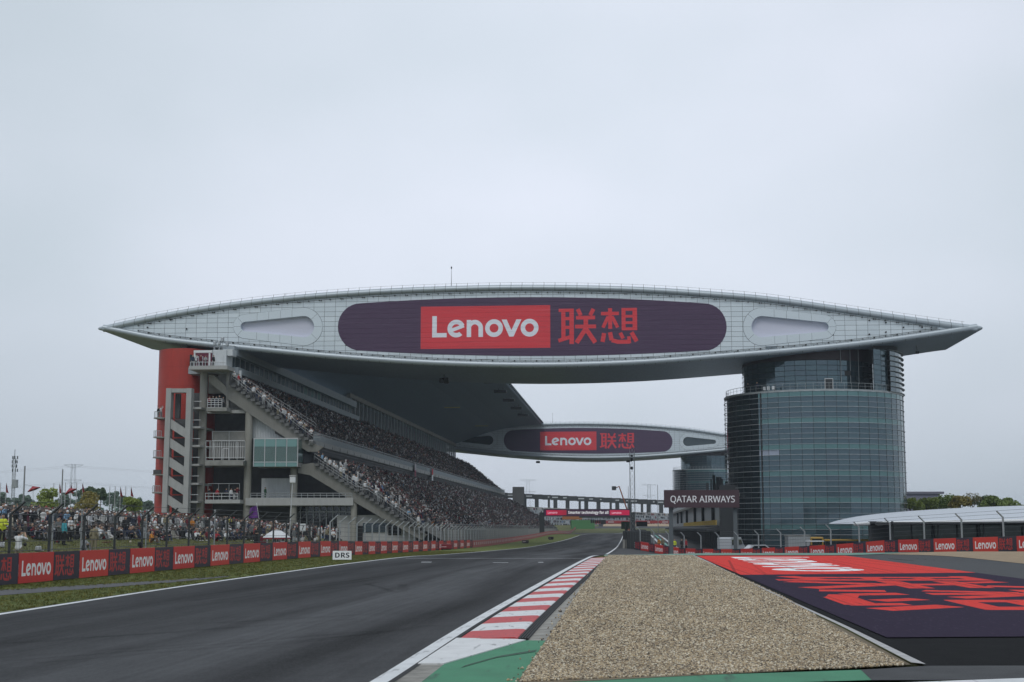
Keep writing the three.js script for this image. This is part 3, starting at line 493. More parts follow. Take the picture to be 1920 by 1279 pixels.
// ---------------------------------------------------------------- the long roof over the stand
{
  const o = sthing('stand_roof', 'long dark roof over the grandstand running between the two bridges', 'roof', -33, 35, 160);
  const low = [[-50.5, 31.6], [-46.5, 33.0], [-43, 34.2], [-38, 35.9], [-33.5, 37.2], [-28, 38.3], [-22, 39.0], [-17.0, 39.2]], up = [[-16.2, 39.9], [-17.2, 40.7], [-22, 40.6], [-33, 39.2], [-43, 36.6], [-50.5, 34.2]];
  const seg = []; for (let k = 0; k < 12; k++) seg.push(slabAlong([...low, ...up], 25.5 + k * 22.5 + 0.03, 25.5 + (k + 1) * 22.5 - 0.03));
  seg.forEach((g) => put('roof_bay', g, M.canopy, o));
  for (const D of [352, 378, 404, 431, 458]) { const s = D - 220, f = new THREE.Group(); f.name = 'floodlight'; o.add(f); put('housing', [rbox(-21.2, -19.0, 37.9, 38.7, -s - 1.6, -s - 0.4, 0.1), rbox(-19.6, -17.6, 37.7, 38.4, -s + 0.4, -s + 1.6, 0.1)], M.black, f); put('bracket', [bar([-20, 38.2, -s - 1], [-20, 39.2, -s - 1], 0.08), bar([-18.6, 38.2, -s + 1], [-18.6, 39.2, -s + 1], 0.08)], M.black, f); }
  const strip = std([0.5, 0.45, 0.14], 0.6);
  for (const [u, v, s] of [[848, 762, 128], [903, 797, 205], [830, 800, 150], [795, 790, 118]].slice(0, 2)) { const [t, y] = st(u, v, s); put('yellow_strip', box(t - 1.9, t + 1.9, y - 0.35, y - 0.2, -s - 0.3, -s + 0.3), strip, o); }
  const tr = []; for (let s = 30; s < 290; s += 4) tr.push(box(-16.4, -16.0, 39.1, 39.3, -s - 0.1, -s + 0.1)); put('edge_clip', tr, M.black, o, { kind: 'stuff' });
}
// ---------------------------------------------------------------- the grandstand
const E = (u, v, s = -3) => st(u, v, s);
function ebox(u0, v0, u1, v1, s0, s1, r = 0) { const um = (v0 + v1) / 2, [a] = E(u0, um, s0), [b] = E(u1, um, s0), [, y1] = E(u0, v0, s0), [, y0] = E(u0, v1, s0); return r ? rbox(a, b, y0, y1, -s1, -s0, r) : box(a, b, y0, y1, -s1, -s0); }
function eprism(pts, s0, s1) { const p = pts.map(([u, v]) => E(u, v, s0)); return uvMetres(prism(area(p) > 0 ? p : p.reverse(), -s1, -s0)); }
const UP = { t0: -47.6, y0: 26.0, t1: -34.3, y1: 15.3, n: 18 }, LOW = { t0: -31.6, y0: 12.5, t1: -13.6, y1: 1.1, n: 25 }, S0 = -2.2, S1 = 333;
const grandstand = sthing('grandstand', 'long two-tier concrete grandstand packed with spectators left of the straight', 'grandstand', -33, -1, 0);
{
  const g = grandstand;
  const tier = (T, base) => { const p = [[T.t0 - 1.5, T.y0 + 0.0]]; for (let k = 0; k <= T.n; k++) { const t = lerp(T.t0, T.t1, k / T.n), y = lerp(T.y0, T.y1, k / T.n), tn = lerp(T.t0, T.t1, (k + 1) / T.n); p.push([t, y]); if (k < T.n) p.push([tn, y]); } p.push([T.t1 + 0.1, T.y1 - 1.0], [T.t0 - 1.5, T.y0 - 1.6]); return p; };
  for (let k = 0; k < 7; k++) { const a = S0 + (S1 - S0) * k / 7, b = S0 + (S1 - S0) * (k + 1) / 7; put('upper_tier', slabAlong(tier(UP), a, b), M.tread, g); put('lower_tier', slabAlong(tier(LOW), a, b), M.tread, g); }
  put('fascia', slabAlong([[-34.35, 14.7], [-33.75, 14.7], [-33.65, 15.5], [-34.25, 15.5]], -3.2, S1), M.concreteLight, g);
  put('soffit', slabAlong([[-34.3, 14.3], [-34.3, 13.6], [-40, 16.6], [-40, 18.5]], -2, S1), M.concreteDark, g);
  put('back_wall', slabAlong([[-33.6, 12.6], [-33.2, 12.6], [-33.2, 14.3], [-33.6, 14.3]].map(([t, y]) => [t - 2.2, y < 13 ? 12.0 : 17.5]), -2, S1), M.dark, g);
  put('front_wall', slabAlong([[-13.7, -1.8], [-13.3, -1.8], [-13.3, 1.9], [-13.7, 1.9]], -1, S1), M.concrete, g);
  put('rear_wall', slabAlong([[-56.5, -1.5], [-55.5, -1.5], [-55.5, 35], [-56.5, 35]], 1.5, 300), M.concrete, g);
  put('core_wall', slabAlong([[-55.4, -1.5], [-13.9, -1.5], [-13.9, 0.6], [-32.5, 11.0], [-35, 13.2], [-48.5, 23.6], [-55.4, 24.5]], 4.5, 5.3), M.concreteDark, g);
  // hospitality boxes along the top, then a colonnade
  const boxes = new THREE.Group(); boxes.name = 'hospitality_box'; g.add(boxes);
  put('roof_fascia', slabAlong([[-48.4, 29.0], [-46.6, 29.0], [-46.6, 30.35], [-48.4, 30.5]], -2.6, 98), M.fasciaGrey, boxes); put('roof_deck', slabAlong([[-54, 29.2], [-48.4, 29.2], [-48.4, 29.8], [-54, 29.8]], 0.6, 98), M.fasciaGrey, boxes);
  put('ledge', slabAlong([[-54, 26.0], [-46.0, 26.0], [-46.0, 27.0], [-54, 27.0]], -2.2, 98), M.fasciaGrey, boxes);
  put('rear_partition', slabAlong([[-53.9, 27.0], [-53.7, 27.0], [-53.7, 29.1], [-53.9, 29.1]], -2, 98), M.dark, boxes);
  const gm = [glass([0.09, 0.14, 0.155]), glass([0.11, 0.165, 0.175]), glass([0.16, 0.36, 0.31], { metal: 0.7 })];
  for (let k = 0; k < 33; k++) { const s = -2 + k * 3; put('pane', slabAlong([[-47.55, 27.02], [-47.47, 27.02], [-47.47, 29.0], [-47.55, 29.0]], s + 0.05, s + 2.95), k > 15 && k < 22 && k % 2 ? gm[2] : gm[k % 2], boxes); }
  const mull = []; for (let k = 0; k <= 33; k++) mull.push(box(-47.6, -47.4, 27, 29.0, 2 - k * 3 - 0.04, 2 - k * 3 + 0.04)); put('mullion', mull, M.steel, boxes);
  const post = rbox(-48.75, -48.25, 26.0, 32.4, -0.3, 0.3, 0.05);
  for (let s = 100; s < 296; s += 5) { const m = new THREE.Mesh(post, M.fasciaGrey); m.name = 'colonnade_post'; m.position.set(...offs.get(g)); m.position.z -= s; m.castShadow = m.receiveShadow = true; g.add(m); }
  put('colonnade_wall', slabAlong([[-52.2, 25.8], [-51.9, 25.8], [-51.9, 33.2], [-52.2, 33.2]], 98, 296), M.concreteDark, g);
  put('colonnade_beam', slabAlong([[-49, 31.4], [-48.1, 31.4], [-48.1, 32.4], [-49, 32.4]], 98, 296), M.concrete, g);
  // railings along the fronts of both tiers
  const rb = []; for (let s = -2.5; s < S1; s += s < 120 ? 0.55 : 1.6) rb.push(box(-33.72, -33.68, 15.45, 16.75, -s - 0.02, -s + 0.02)); rb.push(slabAlong([[-33.74, 16.7], [-33.66, 16.7], [-33.66, 16.78], [-33.74, 16.78]], -2.5, S1)); put('railing', rb, M.galv, g); put('railing_mesh', slabAlong([[-33.80, 15.5], [-33.78, 15.5], [-33.78, 16.45], [-33.80, 16.45]], -2.5, S1), M.fasciaGrey, g);
  const rl = []; for (let s = -0.5; s < S1; s += 2) rl.push(box(-13.42, -13.38, 1.9, 2.6, -s - 0.02, -s + 0.02)); rl.push(slabAlong([[-13.44, 2.55], [-13.36, 2.55], [-13.36, 2.63], [-13.44, 2.63]], -0.5, S1)); put('railing', rl, M.galv, g);
  // front wall piers and doors
  const pier = []; for (let s = 2; s < S1; s += 3.1) pier.push(box(-13.3, -13.05, -1.8, 1.7, -s - 0.12, -s + 0.12)); put('wall_pier', pier, M.concreteLight, g, { kind: 'stuff' });
  const op = []; for (let s = 6; s < S1; s += 12.4) op.push(box(-13.3, -13.24, -1.4, 0.9, -s - 1.1, -s + 1.0)); put('doorway', op, M.black, g, { kind: 'stuff' });
  const vm = []; for (let s = -1; s < S1; s += 6.2) vm.push(box(-33.74, -33.66, 14.75, 15.45, -s - 0.015, -s + 0.015)); put('fascia_joint', vm, M.dark, g, { kind: 'stuff' });
  // rakers on the near end with stair treads under them
  put('raker', eprism([[428, 720], [592, 834], [606, 838], [596, 847], [577, 847], [548, 829], [463, 773], [425, 747]], -3.0, -1.9), M.raker, g);
  put('raker', eprism([[391, 703], [400, 703], [427, 728], [427, 745], [391, 716]], -2.6, -1.6), M.concreteWarm, g);
  put('raker', eprism([[560, 872], [586, 868], [694, 938], [800, 1003], [790, 1013], [700, 962], [655, 936], [581, 891], [558, 887]], -3.0, -1.9), M.raker, g);
  const stepG = []; for (let k = 0; k < 17; k++) { const u = lerp(438, 588, k / 16.5), v = lerp(722, 831, k / 16.5); stepG.push(ebox(u - 4.5, v - 1, u + 3.5, v + 4, -3.6, -1.9)); } put('stair', stepG, M.stair, g);
  const stepL = []; for (let k = 0; k < 22; k++) { const u = lerp(594, 796, k / 21.5), v = lerp(869, 998, k / 21.5); stepL.push(ebox(u - 4.5, v, u + 3.5, v + 5, -3.6, -1.9)); } put('stair', stepL, M.stair, g);
  const hand = (pts, h, s) => { const G = []; const P = pts.map(([u, v]) => { const [t, y] = E(u, v, s); return V(t, y, -s); }); for (let i = 1; i < P.length; i++) { for (const k of [1, 0.5]) G.push(bar(P[i - 1].clone().setY(P[i - 1].y + h * k), P[i].clone().setY(P[i].y + h * k), 0.024, 5)); const n = Math.max(1, Math.round(P[i].distanceTo(P[i - 1]) / 1.6)); for (let j = 0; j <= n; j++) { const q = P[i - 1].clone().lerp(P[i], j / n); G.push(bar(q, q.clone().setY(q.y + h), 0.018, 4)); } } return G; };
  put('handrail', hand([[434, 712], [470, 741], [478, 741], [588, 826], [600, 826]], 0.95, -3.5), M.rail, g); put('handrail', hand([[590, 862], [676, 920], [690, 924], [796, 996]], 0.95, -3.5), M.rail, g);
  put('handrail', hand([[464, 724], [592, 806]], 1.0, 0.5), M.rail, g); put('handrail', hand([[600, 880], [668, 924], [690, 924]], 0.9, -3.3), M.rail, g);
  // round columns
  for (const [u0, v0, u1, v1, r] of [[383, 696, 375.5, 955, 0.6], [467, 752, 463.5, 960, 0.58], [552, 874, 549.5, 960, 0.55], [664, 932, 663, 1012, 0.5]]) {
    const a = E(u0, v0, -2.4), b = E(u1, v1, -2.4), y0 = -1.4, gm = [new THREE.CylinderGeometry(r, r, a[1] - y0, 20, 1)]; gm[0].translate((a[0] + b[0]) / 2, (a[1] + y0) / 2, 2.4);
    for (let y = y0 + 3.4; y < a[1] - 1; y += 6.1) { const c = new THREE.CylinderGeometry(r + 0.02, r + 0.02, 0.06, 20, 1, true); c.translate((a[0] + b[0]) / 2, y, 2.4); gm.push(c); }
    put('column', gm.map(uvMetres), M.concreteWarm, g);
  }
  // floors, beams and walls of the near end
  put('wall', [ebox(391, 698, 426, 738, 0.8, 1.4)], M.concreteWarm, g); put('wall', [ebox(424, 690, 429, 772, -2.8, -1.8)], M.concrete, g);
  put('wall', ebox(429, 695, 452, 716, -1.9, -1.5), M.offwhite, g);
  put('floor_slab', [ebox(387, 764, 425, 771, -5, 0.5)], M.concrete, g); put('beam', [ebox(388, 769, 462, 775, -2.4, -1.2)], M.concreteLight, g);
  put('floor_slab', [ebox(384, 863, 456, 873, -5, 3)], M.concrete, g); put('floor_slab', [ebox(384, 937, 450, 944, -5, 3)], M.concreteLight, g);
  put('beam', [ebox(460, 934, 662, 948, -3.3, -1.2)], M.concreteLight, g); put('floor_slab', [ebox(460, 944, 662, 950, -1.0, 4)], M.concrete, g);
  put('wall', [ebox(490, 897, 547, 934, 0.4, 0.8)], M.offwhite, g);
  put('wall', ebox(430, 748, 462, 772, 0.0, 0.4), M.concrete, g);
  put('wall', eprism([[632, 966], [706, 966], [780, 1004], [780, 1018], [632, 1018]], -1.2, -0.6), M.concreteLight, g);
  put('window', [ebox(680, 981, 725, 998, -1.35, -1.15)], glass([0.10, 0.13, 0.16]), g); put('window', ebox(728, 984, 752, 1003, -1.35, -1.15), glass([0.02, 0.025, 0.03]), g);
  put('doorway', ebox(668, 986, 680, 1018, -1.32, -1.1), M.black, g);
  put('window_wall', [ebox(560, 950, 660, 1012, 0.5, 0.8)], glass([0.015, 0.018, 0.02]), g);
  for (let u = 562; u < 660; u += 12.2) put('mullion', ebox(u, 949, u + 1.6, 1010, 0.2, 0.48), M.galv, g); put('transom', ebox(560, 959, 660, 961, 0.2, 0.48), M.galv, g);
  // corrugated sheet wall
  const corr = []; for (let u = 474; u < 546; u += 3) { const v = lerp(773, 823, (u - 474) / 74); if (v < 820) corr.push(ebox(u, v, u + 2.4, 821, -1.5, -1.3)); } put('corrugated_wall', corr, M.offwhite, g); put('wall', eprism([[472, 771], [548, 822], [472, 822]], -1.3, -1.1), M.offwhite, g);
  // railed platforms between the first two columns
  const frame = (u0, v0, u1, v1, s, nu, mid = []) => { const q = [], b = (a, c, d, e) => { const [t0, y0] = E(a, c, s), [t1, y1] = E(d, e, s); q.push(bar([t0, y0, -s], [t1, y1, -s], 0.05, 5)); }; for (const v of [v0, ...mid, v1]) b(u0, v, u1, v); for (let i = 0; i <= nu; i++) { const u = lerp(u0, u1, i / nu); b(u, v0, u, v1); } return q; };
  put('railing', frame(389, 748, 416, 764, -4.9, 4, [751, 755, 759]), M.rail, g); put('railing', frame(386, 827, 459, 864, -4.9, 5, [838, 858]), M.rail, g); put('railing', frame(398, 809, 461, 826, -1.5, 2), M.rail, g);
  put('railing', frame(385, 925, 446, 938, -4.9, 4, [931]), M.rail, g); put('railing', frame(390, 907, 449, 938, -3.4, 3), M.galv, g); put('railing', frame(470, 925, 660, 934, -3.0, 16, [929]), M.galv, g);
  const pan = []; for (let u = 392; u < 455; u += 4.4) pan.push(ebox(u, 828, u + 3.2, 860, -1.2, -1.0)); put('screen_slat', pan, M.concreteLight, g, { kind: 'stuff' }); put('screen', ebox(398, 810, 460, 826, -1.1, -0.95), M.concrete, g);
  put('door_frame', frame(418, 841, 429, 866, -4.2, 1), M.white, g);
  // top platform: slab, white cabin, portal
  put('floor_slab', ebox(354, 686, 426, 693, -6.5, 2), M.concreteLight, g); put('railing', frame(357, 679, 424, 687, -6.4, 12), M.rail, g);
  put('cabin', [ebox(398, 656, 424, 687, -4.5, -1), ebox(418, 655, 436, 667, -4.2, -2)], M.offwhite, g); put('portal', [ebox(363, 658, 365.5, 687, -5, -4.7), ebox(391, 658, 393.5, 687, -5, -4.7), ebox(363, 657, 397, 661.5, -5.05, -4.4)], M.white, g);
  put('portal', [ebox(371, 668, 372, 687, -3.5, -3.3), ebox(379, 668, 380, 687, -3.5, -3.3)], M.offwhite, g); put('backing_wall', ebox(366, 661, 397, 687, -2.6, -2.3), std([0.15, 0.012, 0.04], 0.6, { map: streakMap }), g);
  put('antenna', [[403, 641, 403, 656], [411, 640, 411, 656], [417, 634, 417, 656], [426, 642, 426, 656]].flatMap(([a, b, c, d]) => { const [t, y] = E(a, b, -4), [, y1] = E(c, d, -4); return [bar([t, y1 - 0.3, 4], [t, y, 4], 0.06, 5), rbox(t - 0.22, t + 0.22, y - 0.6, y + 0.1, 3.7, 4.3, 0.1)]; }).concat(frame(401, 650, 412, 657, -4, 1)), M.steel, g);
  // glass lounge
  const lounge = new THREE.Group(); lounge.name = 'glass_lounge'; g.add(lounge);
  const tg = new THREE.MeshPhysicalMaterial({ color: new THREE.Color().setRGB(0.62, 0.80, 0.77), roughness: 0.05, transmission: 0.9, thickness: 0, ior: 1.5 }), spandrel = glass([0.16, 0.30, 0.28], { metal: 0.35, rough: 0.16 });
  for (let k = 0; k < 4; k++) { const a = lerp(476, 557, k / 4) + 0.4, b = lerp(476, 557, (k + 1) / 4) - 0.4; put('pane', ebox(a, 838, b, 866, -5.5, -5.46), tg, lounge); put('spandrel', ebox(a, 823.5, b, 837.6, -5.5, -5.4), spandrel, lounge); put('spandrel', ebox(a, 866.6, b, 875, -5.5, -5.4), spandrel, lounge); }
  put('frame', [ebox(475, 822, 558.5, 823.6, -5.55, -5.35), ebox(475, 866, 558.5, 867.2, -5.56, -5.3), ...[0, 1, 2, 3, 4].map((k) => { const u = lerp(475.6, 557.8, k / 4); return ebox(u - 0.6, 823, u + 0.6, 875, -5.57, -5.38); })], M.rail, lounge);
  put('floor', ebox(475, 867.5, 558, 875.4, -5.3, 0.5), M.concrete, lounge); put('ceiling', ebox(475, 821.5, 558, 824, -5.3, 0.5), M.concreteLight, lounge); put('rear_wall', ebox(475, 824, 558, 867.5, -1.0, -0.6), std([0.10, 0.12, 0.12], 0.7), lounge);
  put('side_pane', [(() => { const [t, y0] = E(558, 866, -5.5), [, y1] = E(558, 824, -5.5); return box(t - 0.05, t, y0, y1, 0.8, 5.4); })(), (() => { const [t, y0] = E(475.5, 866, -5.5), [, y1] = E(475.5, 824, -5.5); return box(t, t + 0.05, y0, y1, 0.8, 5.4); })()], tg, lounge);
  // stair tower in its concrete frame
  const stair = new THREE.Group(); stair.name = 'stair_frame'; g.add(stair);
  const post2 = (ua, va, ub, vb, w, s0, s1) => eprism([[ua, va], [ua + w, va], [ub + w, vb], [ub, vb]], s0, s1);
  put('post', post2(311.5, 728, 302.5, 962, 9.5, -6, -4.6), M.concreteLight, stair); put('post', post2(349.5, 728, 342, 962, 9.5, -6, -4.6), M.concreteLight, stair);
  put('beam', eprism([[321, 728.5], [349.5, 728.5], [349.3, 736], [320.7, 736]], -5.9, -4.7), M.concreteLight, stair);
  for (let k = 0; k < 5; k++) { const a = 785 + k * 35.6, dx = k * 1.25; put('flight', eprism([[318.8 - dx, a], [347.4 - dx, a + 19], [347 - dx, a + 36], [318.4 - dx, a + 18]].map(([u, v]) => [u, v]), -5.7, -5.2), M.concreteLight, stair); put('handrail', (() => { const p = E(319 - dx, a - 3, -5.4), q = E(347 - dx, a + 16, -5.4); return [bar([p[0], p[1], 5.4], [q[0], q[1], 5.4], 0.05, 5)]; })(), M.black, stair); }
  for (const v of [765, 801, 836, 871.5, 907, 941]) put('landing', ebox(359 - (v - 765) * 0.035, v - 1.6, 377 - (v - 765) * 0.035, v + 2, -5, 2), M.concreteLight, stair);
  put('landing_rail', [752, 787, 822, 857, 892, 927].map((v) => ebox(359 - (v - 765) * 0.035, v, 377 - (v - 765) * 0.035, v + 1.2, -5, -4.9)), M.rail, stair);
  put('rear_wall', ebox(357, 737, 380, 962, -1.6, -1.3), M.concreteDark, stair); put('red_panel', [760, 795, 831, 866, 902].map((v) => ebox(357 - (v - 760) * 0.03, v + 12, 363 - (v - 760) * 0.03, v + 33, -1.8, -1.62)), M.red, stair);
  put('newel', ebox(328, 738, 337, 785, -4.2, -3.6), M.concreteDark, stair); put('inner_wall', [800, 836, 871, 907, 943].map((v, k) => ebox(327 - k * 1.2, v - 14, 349 - k * 1.2, v + 20, -4.4, -4.2)), M.concreteDark, stair);
  [[772, 783], [808, 819], [845, 857], [881, 889], [911, 923]].forEach(([v0, v1], k) => { const u = 289.5 - k * 0.8, b = new THREE.Group(); b.name = 'balcony'; stair.add(b); put('slab', ebox(u - 1.5, v1, u + 18, v1 + 2.2, -2, 3), M.concrete, b); if (k === 3) put('parapet', ebox(u, v0, u + 15, v1, -1.9, -1.7), M.concreteDark, b); else put('railing', frame(u, v0, u + 14, v1, -1.9, 5), M.galv, b); });
}
{
  const [t] = E(349, 800, 4), o = sthing('stair_tower', 'tall round red tower under the left end of the near bridge', 'tower', t, -1, 4);
  const g = new THREE.CylinderGeometry(4.6, 4.6, 32.2, 48, 1, true); g.translate(t, 14.2, -4); put('shaft', uvMetres(g), M.red, o);
  const sl = []; for (let y = 3; y < 30; y += 3.05) { const c = new THREE.CylinderGeometry(4.615, 4.615, 0.035, 48, 1, true); c.translate(t, y, -4); sl.push(uvMetres(c)); } put('joint', sl, std([0.3, 0.02, 0.012], 0.6), o);
}

// ---------------------------------------------------------------- glass control towers on the right
function glassTower(s0, label, near) {
  const T0 = 44.6, sc = s0 + 13, R = 14.1, Y0 = -1.8, Y1 = 22.7, o = sthing('glass_tower', label, 'tower', T0, Y0, sc), nA = 50, rowH = 0.805, rows = Math.ceil((Y1 - Y0) / rowH);
  const P = (a, r, y) => V(T0 + r * Math.sin(a), y, -sc + r * Math.cos(a));      // a = 0 faces the camera side
  const paneG = (a0, a1, r, y0, y1) => { const q = [P(a0, r, y0), P(a1, r, y0), P(a1, r, y1), P(a0, r, y1)], b = [P(a0, r - 0.05, y0), P(a1, r - 0.05, y0), P(a1, r - 0.05, y1), P(a0, r - 0.05, y1)], f = [[0, 1, 2, 0, 2, 3]], p = []; const quad = (A, B, C, D) => p.push(...A.toArray(), ...B.toArray(), ...C.toArray(), ...A.toArray(), ...C.toArray(), ...D.toArray()); quad(...q); quad(b[0], q[0], q[3], b[3]); quad(q[1], b[1], b[2], q[2]); quad(q[3], q[2], b[2], b[3]); quad(b[0], b[1], q[1], q[0]); const g = new THREE.BufferGeometry(); g.setAttribute('position', new THREE.Float32BufferAttribute(p, 3)); g.computeVertexNormals(); return g; };
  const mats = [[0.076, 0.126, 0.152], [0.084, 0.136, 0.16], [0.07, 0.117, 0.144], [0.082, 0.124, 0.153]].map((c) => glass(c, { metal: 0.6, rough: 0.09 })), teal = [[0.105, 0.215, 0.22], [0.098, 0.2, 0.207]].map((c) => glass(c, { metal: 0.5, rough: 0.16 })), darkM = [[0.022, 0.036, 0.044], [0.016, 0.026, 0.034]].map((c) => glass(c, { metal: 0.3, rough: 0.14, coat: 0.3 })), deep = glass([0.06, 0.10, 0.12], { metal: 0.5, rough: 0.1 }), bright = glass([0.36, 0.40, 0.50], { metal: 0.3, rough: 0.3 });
  const da = 2 * Math.PI / nA, core = new THREE.CylinderGeometry(R - 0.35, R - 0.35, Y1 - Y0, 50); core.translate(T0, (Y0 + Y1) / 2, -sc); put('core', uvMetres(core), M.dark, o);
  const list = [];
  for (let i = -14; i <= 13; i++) for (let j = 0; j < rows; j++) { const y0 = Y1 - (j + 1) * rowH, y1 = Y1 - j * rowH; list.push([Math.abs(i + 0.5) + j * 0.001, i, j, y0, y1]); }
  list.sort((a, b) => a[0] - b[0]); const rest = {}; let nP = 0;
  for (const [, i, j, y0, y1] of list) {
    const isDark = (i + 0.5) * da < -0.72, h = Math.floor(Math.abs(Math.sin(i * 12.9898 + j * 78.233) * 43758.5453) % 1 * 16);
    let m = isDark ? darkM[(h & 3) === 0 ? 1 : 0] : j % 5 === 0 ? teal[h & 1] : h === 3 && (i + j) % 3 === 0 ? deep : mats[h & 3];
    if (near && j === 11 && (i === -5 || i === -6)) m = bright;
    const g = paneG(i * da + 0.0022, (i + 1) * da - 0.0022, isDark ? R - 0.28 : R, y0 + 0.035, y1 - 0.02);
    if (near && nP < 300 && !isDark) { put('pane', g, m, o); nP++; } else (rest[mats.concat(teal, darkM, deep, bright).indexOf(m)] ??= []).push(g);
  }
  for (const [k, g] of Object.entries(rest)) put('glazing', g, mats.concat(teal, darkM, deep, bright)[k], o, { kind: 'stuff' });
  const ring = (r, y, h, w, a0, a1, n = 44) => { const s = []; const p = [], ix = []; for (let i = 0; i <= n; i++) { const a = lerp(a0, a1, i / n); for (const [dr, dy] of [[0, 0], [w, 0], [w, h], [0, h]]) { const q = P(a, r + dr, y + dy); p.push(q.x, q.y, q.z); } } for (let i = 0; i < n; i++) for (let k = 0; k < 4; k++) { const a = i * 4 + k, b = i * 4 + (k + 1) % 4; ix.push(a, b, a + 4, b, b + 4, a + 4); } const g = new THREE.BufferGeometry(); g.setAttribute('position', new THREE.Float32BufferAttribute(p, 3)); g.setIndex(ix); const q = g.toNonIndexed(); q.computeVertexNormals(); return q; };
  const fins = []; for (let j = 0; j <= rows; j++) { const y = Y1 - j * rowH; const g = ring(R - 0.02, y - 0.02, 0.05, j % 2 ? 0.17 : 0.11, -2.1, 2.1); if (near) put('louvre', g, j % 3 ? M.steel : M.rail, o); else fins.push(g); } put('louvre', fins, M.galv, o, { kind: 'stuff' });
  const mul = []; for (let i = -14; i <= 14; i++) { const a = i * da, A = P(a, R + 0.02, Y0), B = P(a, R + 0.02, Y1); mul.push(bar(A, B, 0.025, 4)); } put('mullion', mul, M.postDark, o);
  const dv = P(-0.72, R + 0.02, 0); put('corner_fin', bar([dv.x, Y0, dv.z], [dv.x, Y1, dv.z], 0.13, 6), M.dark, o);
  // terrace and set-back storeys below the wing
  const deck = new THREE.CylinderGeometry(R + 0.1, R + 0.1, 0.3, 50); deck.translate(T0, Y1 + 0.1, -sc); put('terrace', uvMetres(deck), M.galv, o);
  const rl = []; for (let a = -1.9; a < 1.9; a += 0.085) { const q = P(a, R - 0.25, Y1 + 0.2); rl.push(bar(q, q.clone().setY(Y1 + 1.25), 0.025, 4)); } put('railing', [...rl, ring(R - 0.27, Y1 + 1.2, 0.05, 0.05, -1.9, 1.9), ring(R - 0.27, Y1 + 0.75, 0.03, 0.03, -1.9, 1.9)], M.galv, o);
  const r2 = 10.6, Tc = T0 - 0.6, Q = (a, r, y) => V(Tc + r * Math.sin(a), y, -sc + r * Math.cos(a)), top = 31;
  const c2 = new THREE.CylinderGeometry(r2 - 0.3, r2 - 0.3, top - Y1, 40); c2.translate(Tc, (top + Y1) / 2, -sc); put('upper_core', uvMetres(c2), M.dark, o);
  const up = {}, n2 = 40, d2 = 2 * Math.PI / n2; for (let i = -10; i < 10; i++) for (let j = 0; j < 6; j++) { const a = (i + 0.5) * d2;  const y0 = Y1 + 0.3 + j * 0.80; const q = [Q(i * d2 + 0.003, r2, y0 + 0.02), Q((i + 1) * d2 - 0.003, r2, y0 + 0.02), Q((i + 1) * d2 - 0.003, r2, y0 + 0.78), Q(i * d2 + 0.003, r2, y0 + 0.78)], g = new THREE.BufferGeometry(); g.setAttribute('position', new THREE.Float32BufferAttribute([q[0], q[1], q[2], q[0], q[2], q[3]].flatMap((k) => k.toArray()), 3)); g.computeVertexNormals(); const k = (i * 7 + j * 3 & 3); if (near && !(i === 5 && j === 3)) put('pane', g, mats[k], o); else (up[k] ??= []).push(g); }
  for (const [k, g] of Object.entries(up)) put('glazing', g, mats[k], o, { kind: 'stuff' });
  put('soffit_band', (() => { const g = new THREE.CylinderGeometry(r2 - 0.05, r2 - 0.05, 2.4, 40, 1, true); g.translate(Tc, Y1 + 6.35, -sc); return uvMetres(g); })(), std([0.045, 0.03, 0.035], 0.5), o);
  const sh = {}; for (let i = 5; i < 13; i++) for (let j = 0; j < 8; j++) { const y0 = Y1 + 0.25 + j * rowH, k = (i + j) & 3, g = paneG(i * da + 0.003, (i + 1) * da - 0.003, R - (i < 7 ? 0.5 : 0.02), y0 + 0.02, y0 + rowH - 0.03); (sh[k] ??= []).push(g); }
  for (const [k, g] of Object.entries(sh)) put('shaft_glazing', g, mats[k], o, { kind: 'stuff' });
  put('shaft_core', (() => { const g = new THREE.CylinderGeometry(R - 0.6, R - 0.6, 8.5, 24, 1, true, 5 * da - 0.0, 8 * da); g.translate(T0, Y1 + 4.2, -sc); return uvMetres(g); })(), M.dark, o);
  const f2 = []; for (let j = 0; j < 9; j++) f2.push(ring(R - 0.02, Y1 + 0.22 + j * rowH, 0.05, 0.34, 6.6 * da, 13 * da, 20)); put('louvre', f2, M.galv, o);
  for (let j = 0; j < 7; j++) put('transom', [(() => { const g = new THREE.TorusGeometry(r2 + 0.02, 0.035, 4, 60); g.rotateX(Math.PI / 2); g.translate(Tc, Y1 + 0.3 + j * 0.8, -sc); return uvMetres(g); })()], M.postDark, o);
  if (near) {
    const d0 = Q(0.17, r2 + 0.05, 0), dw = 0.55; put('door', [box(d0.x - dw, d0.x + dw, Y1 + 0.3, Y1 + 2.1, d0.z - 0.05, d0.z + 0.1)], M.dark, o); put('door_frame', [box(d0.x - dw - 0.1, d0.x - dw, Y1 + 0.3, Y1 + 2.2, d0.z - 0.06, d0.z + 0.13), box(d0.x + dw, d0.x + dw + 0.1, Y1 + 0.3, Y1 + 2.2, d0.z - 0.06, d0.z + 0.13), box(d0.x - dw - 0.1, d0.x + dw + 0.1, Y1 + 2.1, Y1 + 2.22, d0.z - 0.07, d0.z + 0.14)], M.rail, o);
    for (const a of [-0.05, 0.36, 0.52, 0.68].slice(1)) { const q = Q(a, r2 + 0.12, 0); put('downpipe', bar([q.x, Y1 + 1.5, q.z], [q.x, Y1 + 7.4, q.z], 0.05, 5), M.galv, o); }
    const w = Q(0.47, r2 + 0.06, 0); put('open_window', box(w.x - 0.5, w.x + 0.5, Y1 + 2.75, Y1 + 3.45, w.z - 0.1, w.z + 0.12), M.black, o);
